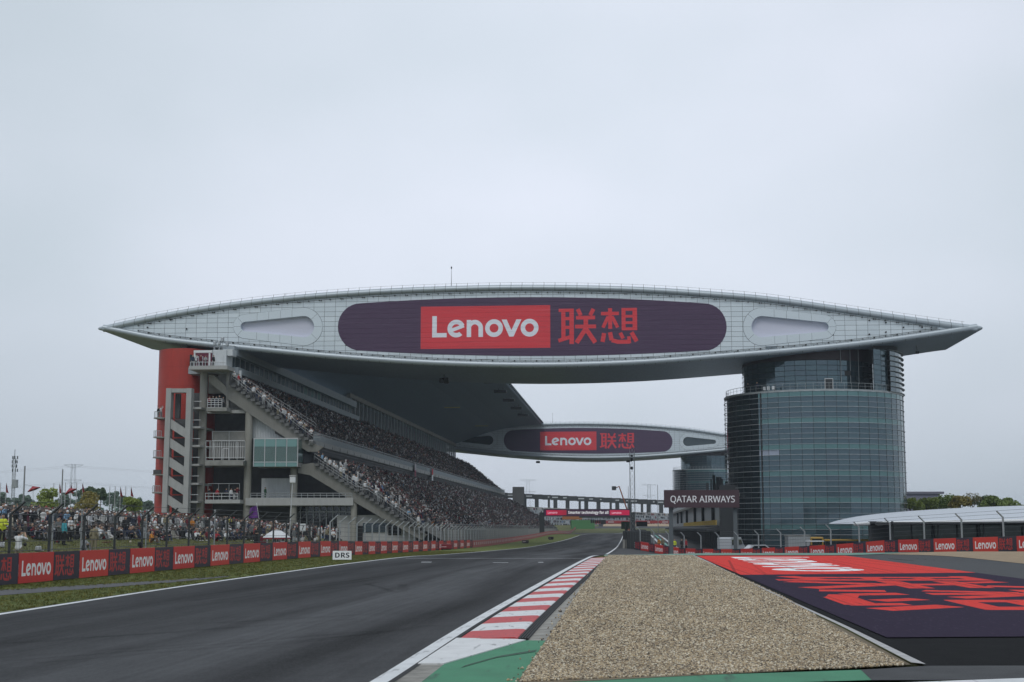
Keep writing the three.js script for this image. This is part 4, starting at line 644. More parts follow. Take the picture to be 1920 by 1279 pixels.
    for (const a of [-0.5, -0.44, -0.37]) { const q = P(a - 0.25, R - 1.6, 0); put('folding_chair', [box(q.x - 0.2, q.x + 0.2, Y1 + 0.6, Y1 + 0.66, q.z - 0.2, q.z + 0.2), box(q.x - 0.2, q.x + 0.2, Y1 + 0.6, Y1 + 1.15, q.z - 0.24, q.z - 0.19), bar([q.x - 0.17, Y1 + 0.25, q.z], [q.x + 0.17, Y1 + 0.62, q.z], 0.03, 4), bar([q.x + 0.17, Y1 + 0.25, q.z], [q.x - 0.17, Y1 + 0.62, q.z], 0.03, 4)], M.white, o); }
  }
  return o;
}
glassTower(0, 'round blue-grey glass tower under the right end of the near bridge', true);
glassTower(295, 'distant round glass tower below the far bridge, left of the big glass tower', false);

// ---------------------------------------------------------------- pit buildings along the right of the straight
{
  const o = sthing('pit_building', 'grey pit building with black pillars and a yellow band behind the dark name board', 'building', 34, -1.5, 30), t = 29.5;
  put('wall', slabAlong([[t, -2], [t + 12, -2], [t + 12, 8.2], [t, 8.2]], 8, 285), M.offwhite, o);
  put('roof_slab', slabAlong([[t - 1.0, 6.4], [t + 12, 8.2], [t + 12, 8.6], [t - 1.0, 6.9]], 7, 285), M.concrete, o);
  for (const s of [30, 65, 101, 148, 187, 220]) put('pillar', box(t - 0.55, t - 0.02, 3.3, 6.4, -s - 0.5, -s + 0.5), M.black, o);
  for (let s = 9, k = 0; s < 150; s += 7.2, k++) put('yellow_banner', box(t - 1.0, t - 0.9, 2.45, 3.25, -s - 6.6, -s), std([0.55, 0.36, 0.03], 0.6), o);
  put('canopy', slabAlong([[t - 2.6, 1.5], [t, 1.7], [t, 2.4], [t - 2.6, 1.9]], 8, 285), M.dark, o);
  put('end_wall', box(t - 0.5, t + 12.2, -2, 8.7, -8.0, -7.5), M.dark, o); const gar = []; for (let s = 10; s < 280; s += 6) gar.push(box(t - 0.06, t - 0.01, -1.8, 1.3, -s - 2.5, -s + 2.5)); put('garage_door', gar, M.black, o, { kind: 'stuff' });
  // raked stand on the roof with a broken skyline of plant
  put('roof_stand', uvMetres(prism([[t - 0.8, 7.0], [t + 6, 10.4], [t + 9, 10.4], [t + 9, 8.2]], -46, -9)), M.concreteDark, o);
  const pl = []; for (let k = 0; k < 26; k++) { const s = rr(9, 60), a = t + rr(0, 8); pl.push(box(a - rr(0.1, 0.35), a + rr(0.1, 0.4), 7.5, 9.6 + rr(0, 1.9), -s - rr(0.1, 0.4), -s + rr(0.1, 0.4))); } put('roof_plant', pl, M.dark, o, { kind: 'stuff' });
}
{   // low hall with a smooth pale roof at the far right
  const o = thing('low_hall', 'long low hall with a smooth pale curved roof at the right edge', 'building', V(62, -0.4, -150)); offs.set(o, [-62, 0.4, 150]);
  const p = [], uv = [], ix = [], nx = 60, nz = 40;
  for (let i = 0; i <= nx; i++) for (let j = 0; j <= nz; j++) { const a = i / nx, x = lerp(36.8, 104, a), w = Math.sqrt(clamp(1 - Math.pow(1 - Math.min(1, a * 1.9), 2), 0, 1)), z = 148 + (j / nz) * 44 * (0.25 + 0.75 * w) + (1 - w) * 6, arch = Math.sin(Math.PI * Math.min(1, j / nz * 0.98)); p.push(x, 2.45 + 0.25 * w + (1.85 * arch) * w + 0.25 * Math.sin(a * 2.6) * w, -z); uv.push(x, z); }
  for (let i = 0; i < nx; i++) for (let j = 0; j < nz; j++) { const a = i * (nz + 1) + j, b = a + nz + 1; ix.push(a, b, b + 1, a, b + 1, a + 1); }
  const g = new THREE.BufferGeometry(); g.setAttribute('position', new THREE.Float32BufferAttribute(p, 3)); g.setAttribute('uv', new THREE.Float32BufferAttribute(uv, 2)); g.setIndex(ix); g.computeVertexNormals(); put('roof', g, std([0.55, 0.58, 0.63], 0.6), o);
  const ev = []; for (let i = 0; i < nx; i++) { const k = i * (nz + 1) * 3, k2 = (i + 1) * (nz + 1) * 3; ev.push(bar([p[k], p[k + 1] - 0.06, p[k + 2]], [p[k2], p[k2 + 1] - 0.06, p[k2 + 2]], 0.2, 8)); } put('eave', ev, M.white, o);
  put('wall', [box(38, 100, -2, 2.7, -153, -152)], M.dark, o); const gl = []; for (let x = 40; x < 98; x += 2.4) gl.push(box(x, x + 2.2, -1.5, 2.3, -152, -151.9)); put('window_band', gl, glass([0.03, 0.04, 0.045]), o, { kind: 'stuff' });
  const cl = []; for (let x = 40; x < 98; x += 4.8) cl.push(bar([x, -2, -150.8], [x, 2.7, -150.8], 0.12, 8)); put('column', cl, M.postDark, o); put('soffit', box(38, 100, 2.45, 2.6, -153, -149), M.dark, o);
  const ch = []; for (let k = 0; k < 34; k++) { const x = 41 + k * 0.75 + (k % 7) * 0.1; ch.push(box(x, x + 0.42, 0.1, 0.55, -149.6, -149.2), box(x, x + 0.05, -0.6, 0.1, -149.6, -149.5), box(x + 0.37, x + 0.42, -0.6, 0.1, -149.6, -149.5)); } put('chair_row', ch, M.white, o, { kind: 'stuff' });
}
{
  const a = at(1700, 922, 380), b = at(1770, 937, 380), o = thing('flat_roof_building', 'distant grey flat-roofed building just right of the glass tower', 'building', V(a.x, 0, -380)); offs.set(o, [-a.x, 0, 380]);
  put('wall', box(a.x - 10, b.x - 1, 0, a.y - 0.6, -400, -380), std([0.20, 0.20, 0.26], 0.8), o); put('roof', box(a.x - 10, b.x, a.y - 0.6, a.y, -401, -379.5), std([0.17, 0.17, 0.21], 0.8), o);
}
// name board on its two posts
{
  const D = 160, A = at(1245, 919, D), B = at(1386, 952, D), y0 = -1.6, cx = (A.x + B.x) / 2, o = thing('name_board', 'dark maroon board with white capitals on two grey posts right of centre', 'sign', V(cx, y0, -D)); offs.set(o, [-cx, -y0, D]);
  const W = 1024, H = 240, [c, g] = canvas(W, H); g.fillStyle = '#48323a'; g.fillRect(0, 0, W, H); g.fillStyle = '#f4f4f6'; g.font = '118px sans-serif'; const w = g.measureText('QATAR AIRWAYS').width; g.save(); g.translate(W * 0.075, H * 0.695); g.scale(W * 0.87 / w, 1.04); g.fillText('QATAR AIRWAYS', 0, 0); g.lineWidth = 1.0; g.strokeStyle = '#f4f4f6'; g.strokeText('QATAR AIRWAYS', 0, 0); g.restore();
  const f = new THREE.PlaneGeometry(B.x - A.x, A.y - B.y); f.translate(cx, (A.y + B.y) / 2, -D + 0.26); put('face', f, std([1, 1, 1], 0.55, { map: canvasMap(c) }), o);
  put('panel', rbox(A.x, B.x, B.y, A.y, -D - 0.25, -D + 0.25, 0.04), std([0.07, 0.035, 0.045], 0.6), o);
  for (const u of [1259, 1380]) { const p = at(u, 985, D); put('post', box(p.x - 0.22, p.x + 0.22, y0, B.y + 0.2, -D - 0.5, -D - 0.26), std([0.10, 0.115, 0.125], 0.6), o); }
  const br = []; for (let k = 0; k < 6; k++) { const x = lerp(A.x + 0.3, B.x - 0.3, k / 5); br.push(bar([x, B.y, -D - 0.4], [x, A.y, -D - 0.4], 0.04, 4)); } put('brace', br, M.galv, o);
}
// gantry with the lit display over the straight
{
  const D = 411, A = at(1020, 955.5, D), B = at(1182, 967.5, D), cx = (A.x + B.x) / 2, o = thing('start_gantry', 'gantry over the far straight carrying a red and purple lit display', 'gantry', V(cx, 0, -D)); offs.set(o, [-cx, 0, D]);
  const W = 1024, H = 76, [c, g] = canvas(W, H), X = (u) => (u - 1020) / 162 * W; g.fillStyle = '#3a1d38'; g.fillRect(0, 0, W, H);
  const gr = g.createLinearGradient(X(1024), 0, X(1062), 0); gr.addColorStop(0, '#d80f4e'); gr.addColorStop(1, '#a81c38'); g.fillStyle = gr; g.fillRect(X(1024), 7, X(1062) - X(1024), H - 16); g.fillStyle = '#c41547'; g.fillRect(X(1143), 7, X(1180) - X(1143), H - 16);
  drawWord(g, X(1027), 24, X(1045) - X(1027), 26, '#ffc7d8'); drawWord(g, X(1147), 26, X(1165) - X(1147), 26, '#ffc7d8');
  g.fillStyle = '#ffffff'; g.font = 'bold 46px sans-serif'; const w = g.measureText('Smarter technology for all').width; g.save(); g.translate(X(1065), 52); g.scale((X(1141) - X(1065)) / w, 1); g.fillText('Smarter technology for all', 0, 0); g.restore();
  const m = canvasMap(c), lit = new THREE.MeshStandardMaterial({ map: m, roughness: 0.5, emissive: 0xffffff, emissiveMap: m, emissiveIntensity: 0.35 });
  const f = new THREE.PlaneGeometry(B.x - A.x, A.y - B.y); f.translate(cx, (A.y + B.y) / 2, -D + 0.62); put('display_screen', f, lit, o);
  put('truss', box(A.x - 0.2, B.x + 0.1, B.y - 0.15, A.y + 0.15, -D - 0.6, -D + 0.6), M.dark, o); for (const x of [A.x - 0.6, B.x + 0.6]) put('post', box(x - 0.7, x + 0.7, -0.3, B.y + 1, -D - 0.6, -D + 0.6), M.postDark, o);
}
{  // rows of start lamps hung from a thin beam
  const D = 372, o = thing('start_lights', 'row of black start lamps hung from a thin beam beyond the gantry', 'traffic light', at(1130, 968, D)); o.userData.label = 'row of black start lamps hung beneath the lit gantry display'; offs.set(o, o.position.clone().negate().toArray());
  const A = at(1086, 968, D), B = at(1182, 971, D); put('beam', box(A.x, B.x, B.y - 0.0, A.y, -D - 0.2, -D + 0.2), M.postDark, o);
  for (let k = 0; k < 5; k++) { const p = at(1109 + k * 3.9, 981, D), q = at(1109 + k * 3.9, 975, D); const l = new THREE.Group(); l.name = 'lamp_unit'; o.add(l); put('housing', rbox(p.x - 0.22, p.x + 0.22, p.y, q.y, -D - 0.2, -D + 0.2, 0.05), M.black, l); put('hanger', bar([p.x, q.y, -D], [p.x, A.y, -D], 0.04, 4), M.black, l); for (let j = 0; j < 2; j++) { const s = new THREE.CylinderGeometry(0.12, 0.12, 0.06, 10); s.rotateX(Math.PI / 2); s.translate(p.x, lerp(p.y, q.y, 0.3 + 0.4 * j), -D + 0.23); put('lens', s, M.dark, l); } }
  const a = at(1126.5, 975, D), b = at(1136, 983, D); put('panel', box(a.x, b.x, b.y, a.y, -D - 0.1, -D + 0.1), M.dark, o);
}
function lattice(o, x, z, y0, y1, w, r = 0.06, bay = 1.4) {
  const c = [[-1, -1], [1, -1], [1, 1], [-1, 1]].map(([a, b]) => [x + a * w / 2, z + b * w / 2]), br = []; for (const [a, b] of c) put('chord', bar([a, y0, b], [a, y1, b], r, 5), M.galv, o);
  for (let y = y0, k = 0; y < y1 - bay * 0.5; y += bay, k++) for (let i = 0; i < 4; i++) { const a = c[i], b = c[(i + 1) % 4], f = k % 2; br.push(bar([a[0], y + (f ? bay : 0), a[1]], [b[0], y + (f ? 0 : bay), b[1]], r * 0.6, 4)); if (k % 2 === 0) br.push(bar([a[0], y, a[1]], [b[0], y, b[1]], r * 0.5, 4)); } put('bracing', br, M.galv, o, { kind: 'stuff' });
}
{  // steel mast by the pit wall
  const D = 262, p = at(1185, 845, D), o = thing('lattice_mast', 'tall grey lattice mast standing by the pit wall beside the lit gantry', 'mast', V(p.x, -1.3, -D)); offs.set(o, [-p.x, 1.3, D]); lattice(o, p.x, -D, -1.3, p.y, 0.85, 0.035, 1.2);
  for (const [v, h] of [[862, 0.9], [878, 0.8], [855, 0.5]]) { const q = at(1184, v, D); put('loudspeaker', rbox(q.x - 0.22, q.x + 0.22, q.y - h / 3, q.y + h / 3, -D + 0.4, -D + 0.8, 0.08), M.black, o); } const q = at(1178, 865, D); put('camera_head', [rbox(q.x - 0.35, q.x + 0.3, q.y - 0.2, q.y + 0.2, -D - 0.2, -D + 0.2, 0.08), bar([q.x, q.y, -D], [p.x, q.y, -D], 0.05, 4)], M.black, o);
  put('base_post', box(p.x - 0.6, p.x + 0.6, -1.5, 0.4, -D - 0.6, -D + 0.6), M.postDark, o);
}
{  // boom lift above the far stand
  const D = 470, o = thing('boom_lift', 'orange boom lift with raised basket above the far stand', 'crane', at(1180, 960, D)); o.position.y = 0; offs.set(o, [-o.position.x, 0, D]);
  const a = at(1181, 960, D), b = at(1161, 912, D), c = at(1155, 915, D), d = at(1152.5, 917, D), m = std([0.30, 0.10, 0.05], 0.6); put('boom', bar(a.setY(a.y - 2), b, 0.28, 6, 0.2), m, o); put('jib', bar(b, c, 0.16, 6), m, o); put('basket', rbox(d.x - 0.9, d.x + 0.5, d.y - 0.4, d.y + 0.9, -D - 0.5, -D + 0.5, 0.1), M.postDark, o); put('chassis', box(a.x - 1.5, a.x + 1.5, 0.1, 2.2, -D - 1, -D + 1), m, o);
}
// stand with a colonnade closing the far end of the straight
{
  const o = thing('far_stand', 'distant open stand with a colonnade closing the far end of the straight', 'grandstand', V(20, 0, -660)); offs.set(o, [-20, 0, 660]);
  const zc = (x) => -660 + 0.0022 * (x - 20) * (x - 20), yTop = (x) => 17.6 - 0.048 * (x - 0), w = 2, wallG = [], beamG = [], tierG = [], banner = [];
  for (let x = -18; x < 96; x += 4) { const z = zc(x + 2), y = yTop(x + 2); beamG.push(box(x, x + 4.02, y - 1.9, y + 0.3, z - 1, z + 1)); wallG.push(box(x, x + 4.02, y - 7.2, y - 5.6, z - 1, z + 1)); for (let k = 0; k < 6; k++) tierG.push(box(x, x + 4.02, 0, y - 7 - k * 1.35, z + 1 + k * 3, z + 4 + k * 3)); banner.push(box(x + 0.5 + (x % 3), x + 3.2, y - 0.95, y - 0.45, z + 1.0, z + 1.04)); }
  put('beam', beamG, M.postDark, o); put('parapet', wallG, M.concreteLight, o); put('terrace', tierG, M.fasciaGrey, o); put('lettering', banner.filter((_, k) => k % 4 !== 3), M.offwhite, o, { kind: 'stuff' });
  let x = -17; for (let k = 0; x < 95; k++) { const z = zc(x), y = yTop(x), pw = k % 3 === 1 ? 0.5 : 0.9; put('pillar', box(x - pw, x + pw, y - 6.5, y - 1.2, z - 0.8, z + 0.8), M.postDark, o); x += k % 3 === 1 ? 3.0 : 5.6; }
  const a = at(961, 913, 640), b = at(983, 920, 640); put('block', [box(a.x, b.x, b.y - 8, a.y, -662, -640), ], M.concreteDark, o);
  put('green_seats', box(24.5, 34, 0, 5.2, -600, -590), std([0.09, 0.26, 0.10], 0.8), o); put('orange_seats', box(21, 29, 5.5, 6.8, -600, -592), std([0.45, 0.16, 0.05], 0.8), o);
}
// ---------------------------------------------------------------- barriers with their boards
const boardTex = { red: [], dark: [] };
function sheetTex(kind, v) { const W = 512, H = 176, [c, g] = canvas(W, H); if (kind === 'red') { g.fillStyle = ['#d0342c', '#cb2f2b', '#d23a2e'][v]; g.fillRect(0, 0, W, H); drawWord(g, W * 0.085, H * 0.255, W * 0.84, H * 0.52, '#f2eff0'); if (v === 1) { g.fillStyle = 'rgba(60,8,8,0.5)'; g.fillRect(W * 0.36, 0, 2, H); } } else { g.fillStyle = ['#31283a', '#2d2535', '#332a3c'][v]; g.fillRect(0, 0, W, H); drawHan(g, W * 0.04, H * 0.11, W * 0.74, H * 0.76, '#b8312f'); } for (let i = 0; i < 60; i++) { g.fillStyle = `rgba(20,16,18,${0.16 * rnd()})`; const x = rnd() * W; g.fillRect(x, H * (0.55 + 0.45 * rnd()), 2 + 20 * rnd(), 2 + 5 * rnd()); } speckle(c, g, 0.12, 1400, 2); return std([1, 1, 1], 0.5, { map: canvasMap(c) }); }
for (let v = 0; v < 3; v++) { boardTex.red.push(sheetTex('red', v)); boardTex.dark.push(sheetTex('dark', v)); }
const boardBack = std([0.05, 0.05, 0.055], 0.8);
function advert(kind, A, B, gA, gB, h, label, group, v) {   // A, B: [x, D] left and right foot as seen from the track
  const dx = B[0] - A[0], dz = -(B[1] - A[1]), L = Math.hypot(dx, dz), o = thing('advertising_board', label, 'board', V((A[0] + B[0]) / 2, (gA + gB) / 2, -(A[1] + B[1]) / 2), Math.atan2(-dz, dx), group);
  const f = new THREE.BoxGeometry(L - 0.03, h, 0.06, 1, 1, 1), uv = f.attributes.uv; f.translate(0, h / 2 + 0.02, 0);
  const sk = (gB - gA) / L, p = f.attributes.position; for (let i = 0; i < p.count; i++) p.setY(i, p.getY(i) + p.getX(i) * sk);
  const m = new THREE.Mesh(f, boardTex[kind][v]); m.name = 'printed_face'; o.add(m);
  const ft = [box(-L / 2 + 0.1, -L / 2 + 0.18, 0, h * 0.9, -0.14, -0.04), box(L / 2 - 0.18, L / 2 - 0.1, 0, h * 0.9, -0.14, -0.04)]; put('stay', ft, boardBack, o, { local: true });
  return o;
}
const ORD = ['first', 'second', 'third', 'fourth', 'fifth', 'sixth', 'seventh', 'eighth', 'ninth', 'tenth', 'eleventh', 'twelfth', 'thirteenth', 'fourteenth', 'fifteenth', 'sixteenth', 'seventeenth', 'eighteenth', 'nineteenth', 'twentieth', 'twenty-first', 'twenty-second', 'twenty-third', 'twenty-fourth', 'twenty-fifth', 'twenty-sixth', 'twenty-seventh', 'twenty-eighth', 'twenty-ninth', 'thirtieth', 'thirty-first', 'thirty-second', 'thirty-third', 'thirty-fourth', 'thirty-fifth', 'thirty-sixth', 'thirty-seventh', 'thirty-eighth', 'thirty-ninth', 'fortieth'];
const bxo = (D) => -lerp(22.0, 22.9, smooth(50, 210, D));
const bx = (D) => 0.083 * D - lerp(22.0, 22.9, smooth(50, 210, D));
const boardD = curve2([[-1, 45.9], [0, 51.6], [2, 63.1], [4, 75.3], [6, 88.6], [8, 102.6], [10, 116], [12, 128.5], [14, 141.5], [16, 156], [18, 170], [20, 184.5], [23, 207]], 400);
for (let k = -1; k < 23; k++) {
  const D0 = boardD(k), p = boardD(k + 1) - D0;
  const mk = (kind, a, b, n) => advert(kind, [bx(a), a], [bx(b), b], G(bx(a), a), G(bx(b), b), 1.08, '', kind === 'red' ? 'red boards along the left barrier' : 'dark boards along the left barrier', (k * 7 + 28) % 3);
  if (k >= 0) mk('red', D0, D0 + 0.55 * p).userData.label = k === 9 ? 'red lettered board half hidden behind the small white three-letter sign' : `red board with white lettering on the left barrier, ${ORD[k]} red one from the left`;
  mk('dark', D0 + 0.55 * p, D0 + p).userData.label = k < 0 ? 'dark board with red characters cut by the left picture edge' : `dark board with red characters, just right of the ${ORD[k]} red board of the left barrier`;
}
const rx = (D) => 34.8 - 0.222 * (D - 106);
{
  let n = 0; const ds = []; for (let k = 0; k < 20; k++) ds.push(96.0 + 5.7 * k);
  const red = (k) => [ds[k], ds[k] - 3.2], total = 17;
  for (let k = 1; k < total; k++) {
    const D1 = ds[k] - 3.35, D0 = ds[k], De = ds[k] + 2.35;      // nearer end lies to the right
    const b1 = advert('red', [rx(D0), D0], [rx(D1), D1], G(rx(D0), D0), G(rx(D1), D1), 1.10, `red board with white lettering on the right barrier, ${ORD[k - 1]} red one from the right`, 'red boards along the right barrier', k % 3);
    advert('dark', [rx(De), De], [rx(D0), D0], G(rx(De), De), G(rx(D0), D0), 1.10, `dark board with red characters just left of the ${ORD[k - 1]} red board from the right`, 'dark boards along the right barrier', k % 3);
  }
}
// rails behind the boards and on along the straight
function guardRail(label, pts, h, name = 'guard_rail') {
  const mid = pts[Math.floor(pts.length / 2)], o = thing(name, label, 'barrier', V(mid[0], G(...mid), -mid[1])); offs.set(o, o.position.clone().negate().toArray()); const g = [], ps = [];
  const y = (q) => G(q[0], q[1]); for (let i = 1; i < pts.length; i++) for (const k of [0.32, 0.62, 0.92]) g.push(bar([pts[i - 1][0], y(pts[i - 1]) + h * k, -pts[i - 1][1]], [pts[i][0], y(pts[i]) + h * k, -pts[i][1]], 0.1, 6)); put('rail', g, M.galv, o);
  for (const q of pts) ps.push(box(q[0] - 0.06, q[0] + 0.06, y(q) - 0.1, y(q) + h, -q[1] - 0.06, -q[1] + 0.06)); put('post', ps, M.postDark, o, { kind: 'stuff' }); return o;
}
guardRail('steel guard rail behind the boards of the left barrier', line(bxo, -0.35, 44, 224, 60), 0.95);
guardRail('steel guard rail behind the boards of the right barrier', Array.from({ length: 30 }, (_, i) => { const D = 84 + i * 3.7; return [rx(D) + 0.5, D]; }), 0.95);
{
  const o = thing('low_barrier', 'long pink and white checked barrier along the left of the far straight', 'barrier', V(bx(240), G(bx(240), 240), -240)); offs.set(o, o.position.clone().negate().toArray());
  const pink = std([0.42, 0.10, 0.10], 0.6), pale = std([0.52, 0.40, 0.38], 0.6); let g = [], h = []; for (let D = 208.6; D < 600; D += 3) { const q = sheet; const y = G(bx(D), D); g.push(box(-0.1, 0.1, 0, 1.0, -1.5, 1.5).rotateY(-PSI).translate(bx(D), y, -D)); h.push(box(0.1, 0.14, 0.35, 0.75, -0.5, 0.5).rotateY(-PSI).translate(bx(D), y, -D)); } put('barrier_block', g, pink, o, { kind: 'stuff' }); put('marker', h, pale, o, { kind: 'stuff' });
}
// debris fences
function fence(label, pts, h, lean, mats, o2 = {}) {
  const q0 = pts[Math.floor(pts.length / 2)], o = thing('debris_fence', label, 'fence', V(q0[0], G(...q0), -q0[1])); offs.set(o, o.position.clone().negate().toArray());
  const B = pts.map(([x, D]) => V(x, G(x, D), -D)); const post = o2.r ?? 0.065;
  B.forEach((b, i) => { const m = mats[o2.alt ? (i % 2) : 0], t = b.clone().add(V(0, h, 0)), e = t.clone().add(V(lean[0], lean[1], 0)); put('post', [bar(b, t, post, 6), bar(t.clone().add(V(0, -0.05, 0)), e, post * 0.8, 6)], m, o); });
  const W = []; const hs = o2.hs ?? [0.45, 0.8, 1.15, 1.5, 1.85, 2.2, 2.5]; for (let i = 1; i < B.length; i++) { for (const y of hs) W.push(bar(B[i - 1].clone().add(V(0, y, 0)), B[i].clone().add(V(0, y, 0)), o2.w ?? 0.014, 3)); for (const k of [0.45, 1]) W.push(bar(B[i - 1].clone().add(V(lean[0] * k, h + lean[1] * k, 0)), B[i].clone().add(V(lean[0] * k, h + lean[1] * k, 0)), 0.012, 3)); }
  put('cable', W, M.postDark, o, { kind: 'stuff' });
  if (o2.mesh) { const v = []; for (let i = 1; i < B.length; i++) { const n = o2.mesh; for (let j = 0; j < n; j++) { const p = B[i - 1].clone().lerp(B[i], j / n); v.push(bar(p.clone().add(V(0, 0.4, 0)), p.clone().add(V(0, h, 0)), 0.005, 3)); } } put('mesh_wire', v, M.postDark, o, { kind: 'stuff' }); }
  return o;
}
fence('dark debris fence with leaning post tops behind the left barrier', line(bxo, -0.9, 49.3, 106.9, 16), 2.55, [0.52, 0.42], [M.postDark], { r: 0.055, mesh: 12, w: 0.017 });
fence('paler debris fence before the grandstand, right of the dark fence', line(bxo, -0.9, 110.5, 330, 58), 2.6, [0.62, 0.5], [M.galv], { r: 0.07 });
fence('debris fence with posts leaning left behind the right barrier', Array.from({ length: 19 }, (_, i) => { const D = 88 + i * 5.7; return [rx(D) + 1.0, D]; }), 2.6, [-0.45, 0.42], [M.galv], { r: 0.075 });
// pit wall with its screens and fencing
{
  const o = thing('pit_wall', 'dark fenced pit wall end between the straight and the pit lane', 'wall', V(0.083 * 200 + 1, -1.2, -200)); offs.set(o, o.position.clone().negate().toArray());
  const c = (D, k) => 0.083 * D + k; put('wall', [...Array.from({ length: 20 }, (_, i) => { const D = 196 + i * 12; return box(-0.25, 0.25, -0.5, 1.15, -6.02, 6.02).rotateY(-PSI).translate(c(D + 6, -0.9), G(c(D, -1), D), -D - 6); })], M.concrete, o);
  const cage = []; for (let i = 0; i < 30; i++) { const D = 196 + i * 4, x = c(D, -0.8), y = G(x, D); cage.push(bar([x, y, -D], [x, y + 3.4, -D], 0.06, 4)); } for (const h of [1.5, 2, 2.5, 3, 3.4]) cage.push(bar([c(196, -0.8), -1.1 + h, -196], [c(312, -0.8), -0.7 + h, -312], 0.025, 4)); put('fence', cage, M.postDark, o);
  put('hut', [rbox(c(196, -0.6), c(196, 2.6), -1.8, 1.6, -203, -195, 0.1)], M.dark, o); const pn = []; for (let k = 0; k < 9; k++) pn.push(box(c(196, -0.55) + k * 0.36, c(196, -0.55) + k * 0.36 + 0.05, -1.4, 1.5, -195.0, -194.9)); put('hut_rib', pn, M.postDark, o);
  const s1 = at(1193, 978, 250), s2 = at(1214, 987, 250); put('screen', box(s1.x, s2.x, s2.y, s1.y, -250.4, -250), M.black, o); const s3 = at(1165, 978, 250), s4 = at(1181, 992, 250); put('green_screen', box(s3.x, s4.x, s4.y, s3.y, -250.4, -250), std([0.03, 0.06, 0.035], 0.7), o);
  put('gantry_stand', Array.from({ length: 10 }, (_, i) => { const D = 225 + i * 9, x = c(D, 1.6); return box(x - 0.7, x + 0.7, 0.6, 1.7, -D - 3, -D + 1); }), M.postDark, o);
}
{  // pit lane with its green lines
  structure('pit_lane', sheet([[0.083 * 113.2 - 1.9, 113.2], [0.083 * 500 - 1.9, 500]], [[0.083 * 113.2 + 15, 113.2], [0.083 * 500 + 15, 500]], 190, 10, -0.004), M2.asphalt);
  const teal = std([0.16, 0.42, 0.36], 0.7); for (const k of [5.4, 6.6, 7.8]) structure('pit_lane_line', sheet([[0.083 * 150 + k, 150], [0.083 * 500 + k, 500]], [[0.083 * 150 + k + 0.5, 150], [0.083 * 500 + k + 0.5, 500]], 130, 1, 0.02), k === 6.6 ? teal : M2.line);
}
// small free-standing boards
{
  const p = at(641, 1045, 108), x = p.x; const D = 89, q = at(641, 1041, D), w = 0.49, o = thing('letter_sign', 'small white sign with three dark capitals in front of the left barrier', 'sign', V(q.x, G(q.x, D), -D)); offs.set(o, o.position.clone().negate().toArray());
  const W = 384, H = 192, [c, g] = canvas(W, H); g.fillStyle = '#f4f6fa'; g.fillRect(0, 0, W, H); g.fillStyle = '#141a26'; g.font = 'bold 150px sans-serif'; const tw = g.measureText('DRS').width; g.save(); g.translate(W * 0.09, H * 0.77); g.scale(W * 0.82 / tw, 1); g.fillText('DRS', 0, 0); g.restore();
  const a = at(624, 1033, D), b = at(659, 1049.5, D); const f = new THREE.PlaneGeometry(b.x - a.x, a.y - b.y); f.translate((a.x + b.x) / 2, (a.y + b.y) / 2, -D + 0.04); put('face', f, std([1, 1, 1], 0.5, { map: canvasMap(c) }), o); put('panel', rbox(a.x, b.x, b.y, a.y, -D - 0.03, -D + 0.03, 0.02), M.white, o);
  for (const k of [0.15, 0.85]) { const xx = lerp(a.x, b.x, k); put('leg', bar([xx, G(xx, D) - 0.05, -D - 0.02], [xx, b.y + 0.05, -D - 0.02], 0.025, 5), M.steel, o); }
  [[836, 1025, 23, 9.5, 172, 'dark red box sign with pale lettering before the left barrier, nearest of three'], [985, 1015.5, 13, 5, 222, 'small dark box sign on the verge of the far straight, middle of three'], [1033, 1009, 10, 4.5, 262, 'tiny dark box sign on the verge of the far straight, farthest of three']].forEach(([u, v, w, h, D, label], k) => {
    const a = at(u - w / 2, v - h / 2, D), b = at(u + w / 2, v + h / 2, D), s = thing('box_sign', label, 'sign', V((a.x + b.x) / 2, b.y, -D), 0, 'box signs on the left verge'); offs.set(s, s.position.clone().negate().toArray());
    put('box', rbox(a.x, b.x, b.y, a.y, -D - 0.4, -D, 0.05), k ? M.dark : std([0.16, 0.02, 0.035], 0.5), s); const [c, g] = canvas(256, 96); g.fillStyle = k ? '#2a2226' : '#7a1f2c'; g.fillRect(0, 0, 256, 96); drawWord(g, 30, 38, 110, 26, '#e8d8dc'); const f = new THREE.PlaneGeometry((b.x - a.x) * 0.96, (a.y - b.y) * 0.8); f.translate((a.x + b.x) / 2, (a.y + b.y) / 2, -D + 0.03); put('face', f, std([1, 1, 1], 0.5, { map: canvasMap(c) }), s); put('foot', box(a.x + 0.1, b.x - 0.1, b.y - 0.08, b.y, -D - 0.35, -D - 0.05), M.black, s);
  });
}
{ // red barrier beyond the far gravel
  const o = thing('far_barrier', 'thin red barrier line beyond the far tan gravel at the end of the straight', 'barrier', V(60, 3.8, -636)); offs.set(o, o.position.clone().negate().toArray()); const g = [], h = []; for (let x = 34; x < 130; x += 4) { const y = G(x, 636); g.push(box(x, x + 3.96, y, y + 1.3, -636.4, -636)); if ((x / 4) % 2 < 1) h.push(box(x + 0.6, x + 3.2, y + 0.45, y + 0.85, -635.99, -635.95)); } put('barrier_block', g, std([0.36, 0.035, 0.04], 0.6), o, { kind: 'stuff' }); put('lettering', h, M.offwhite, o, { kind: 'stuff' });
}

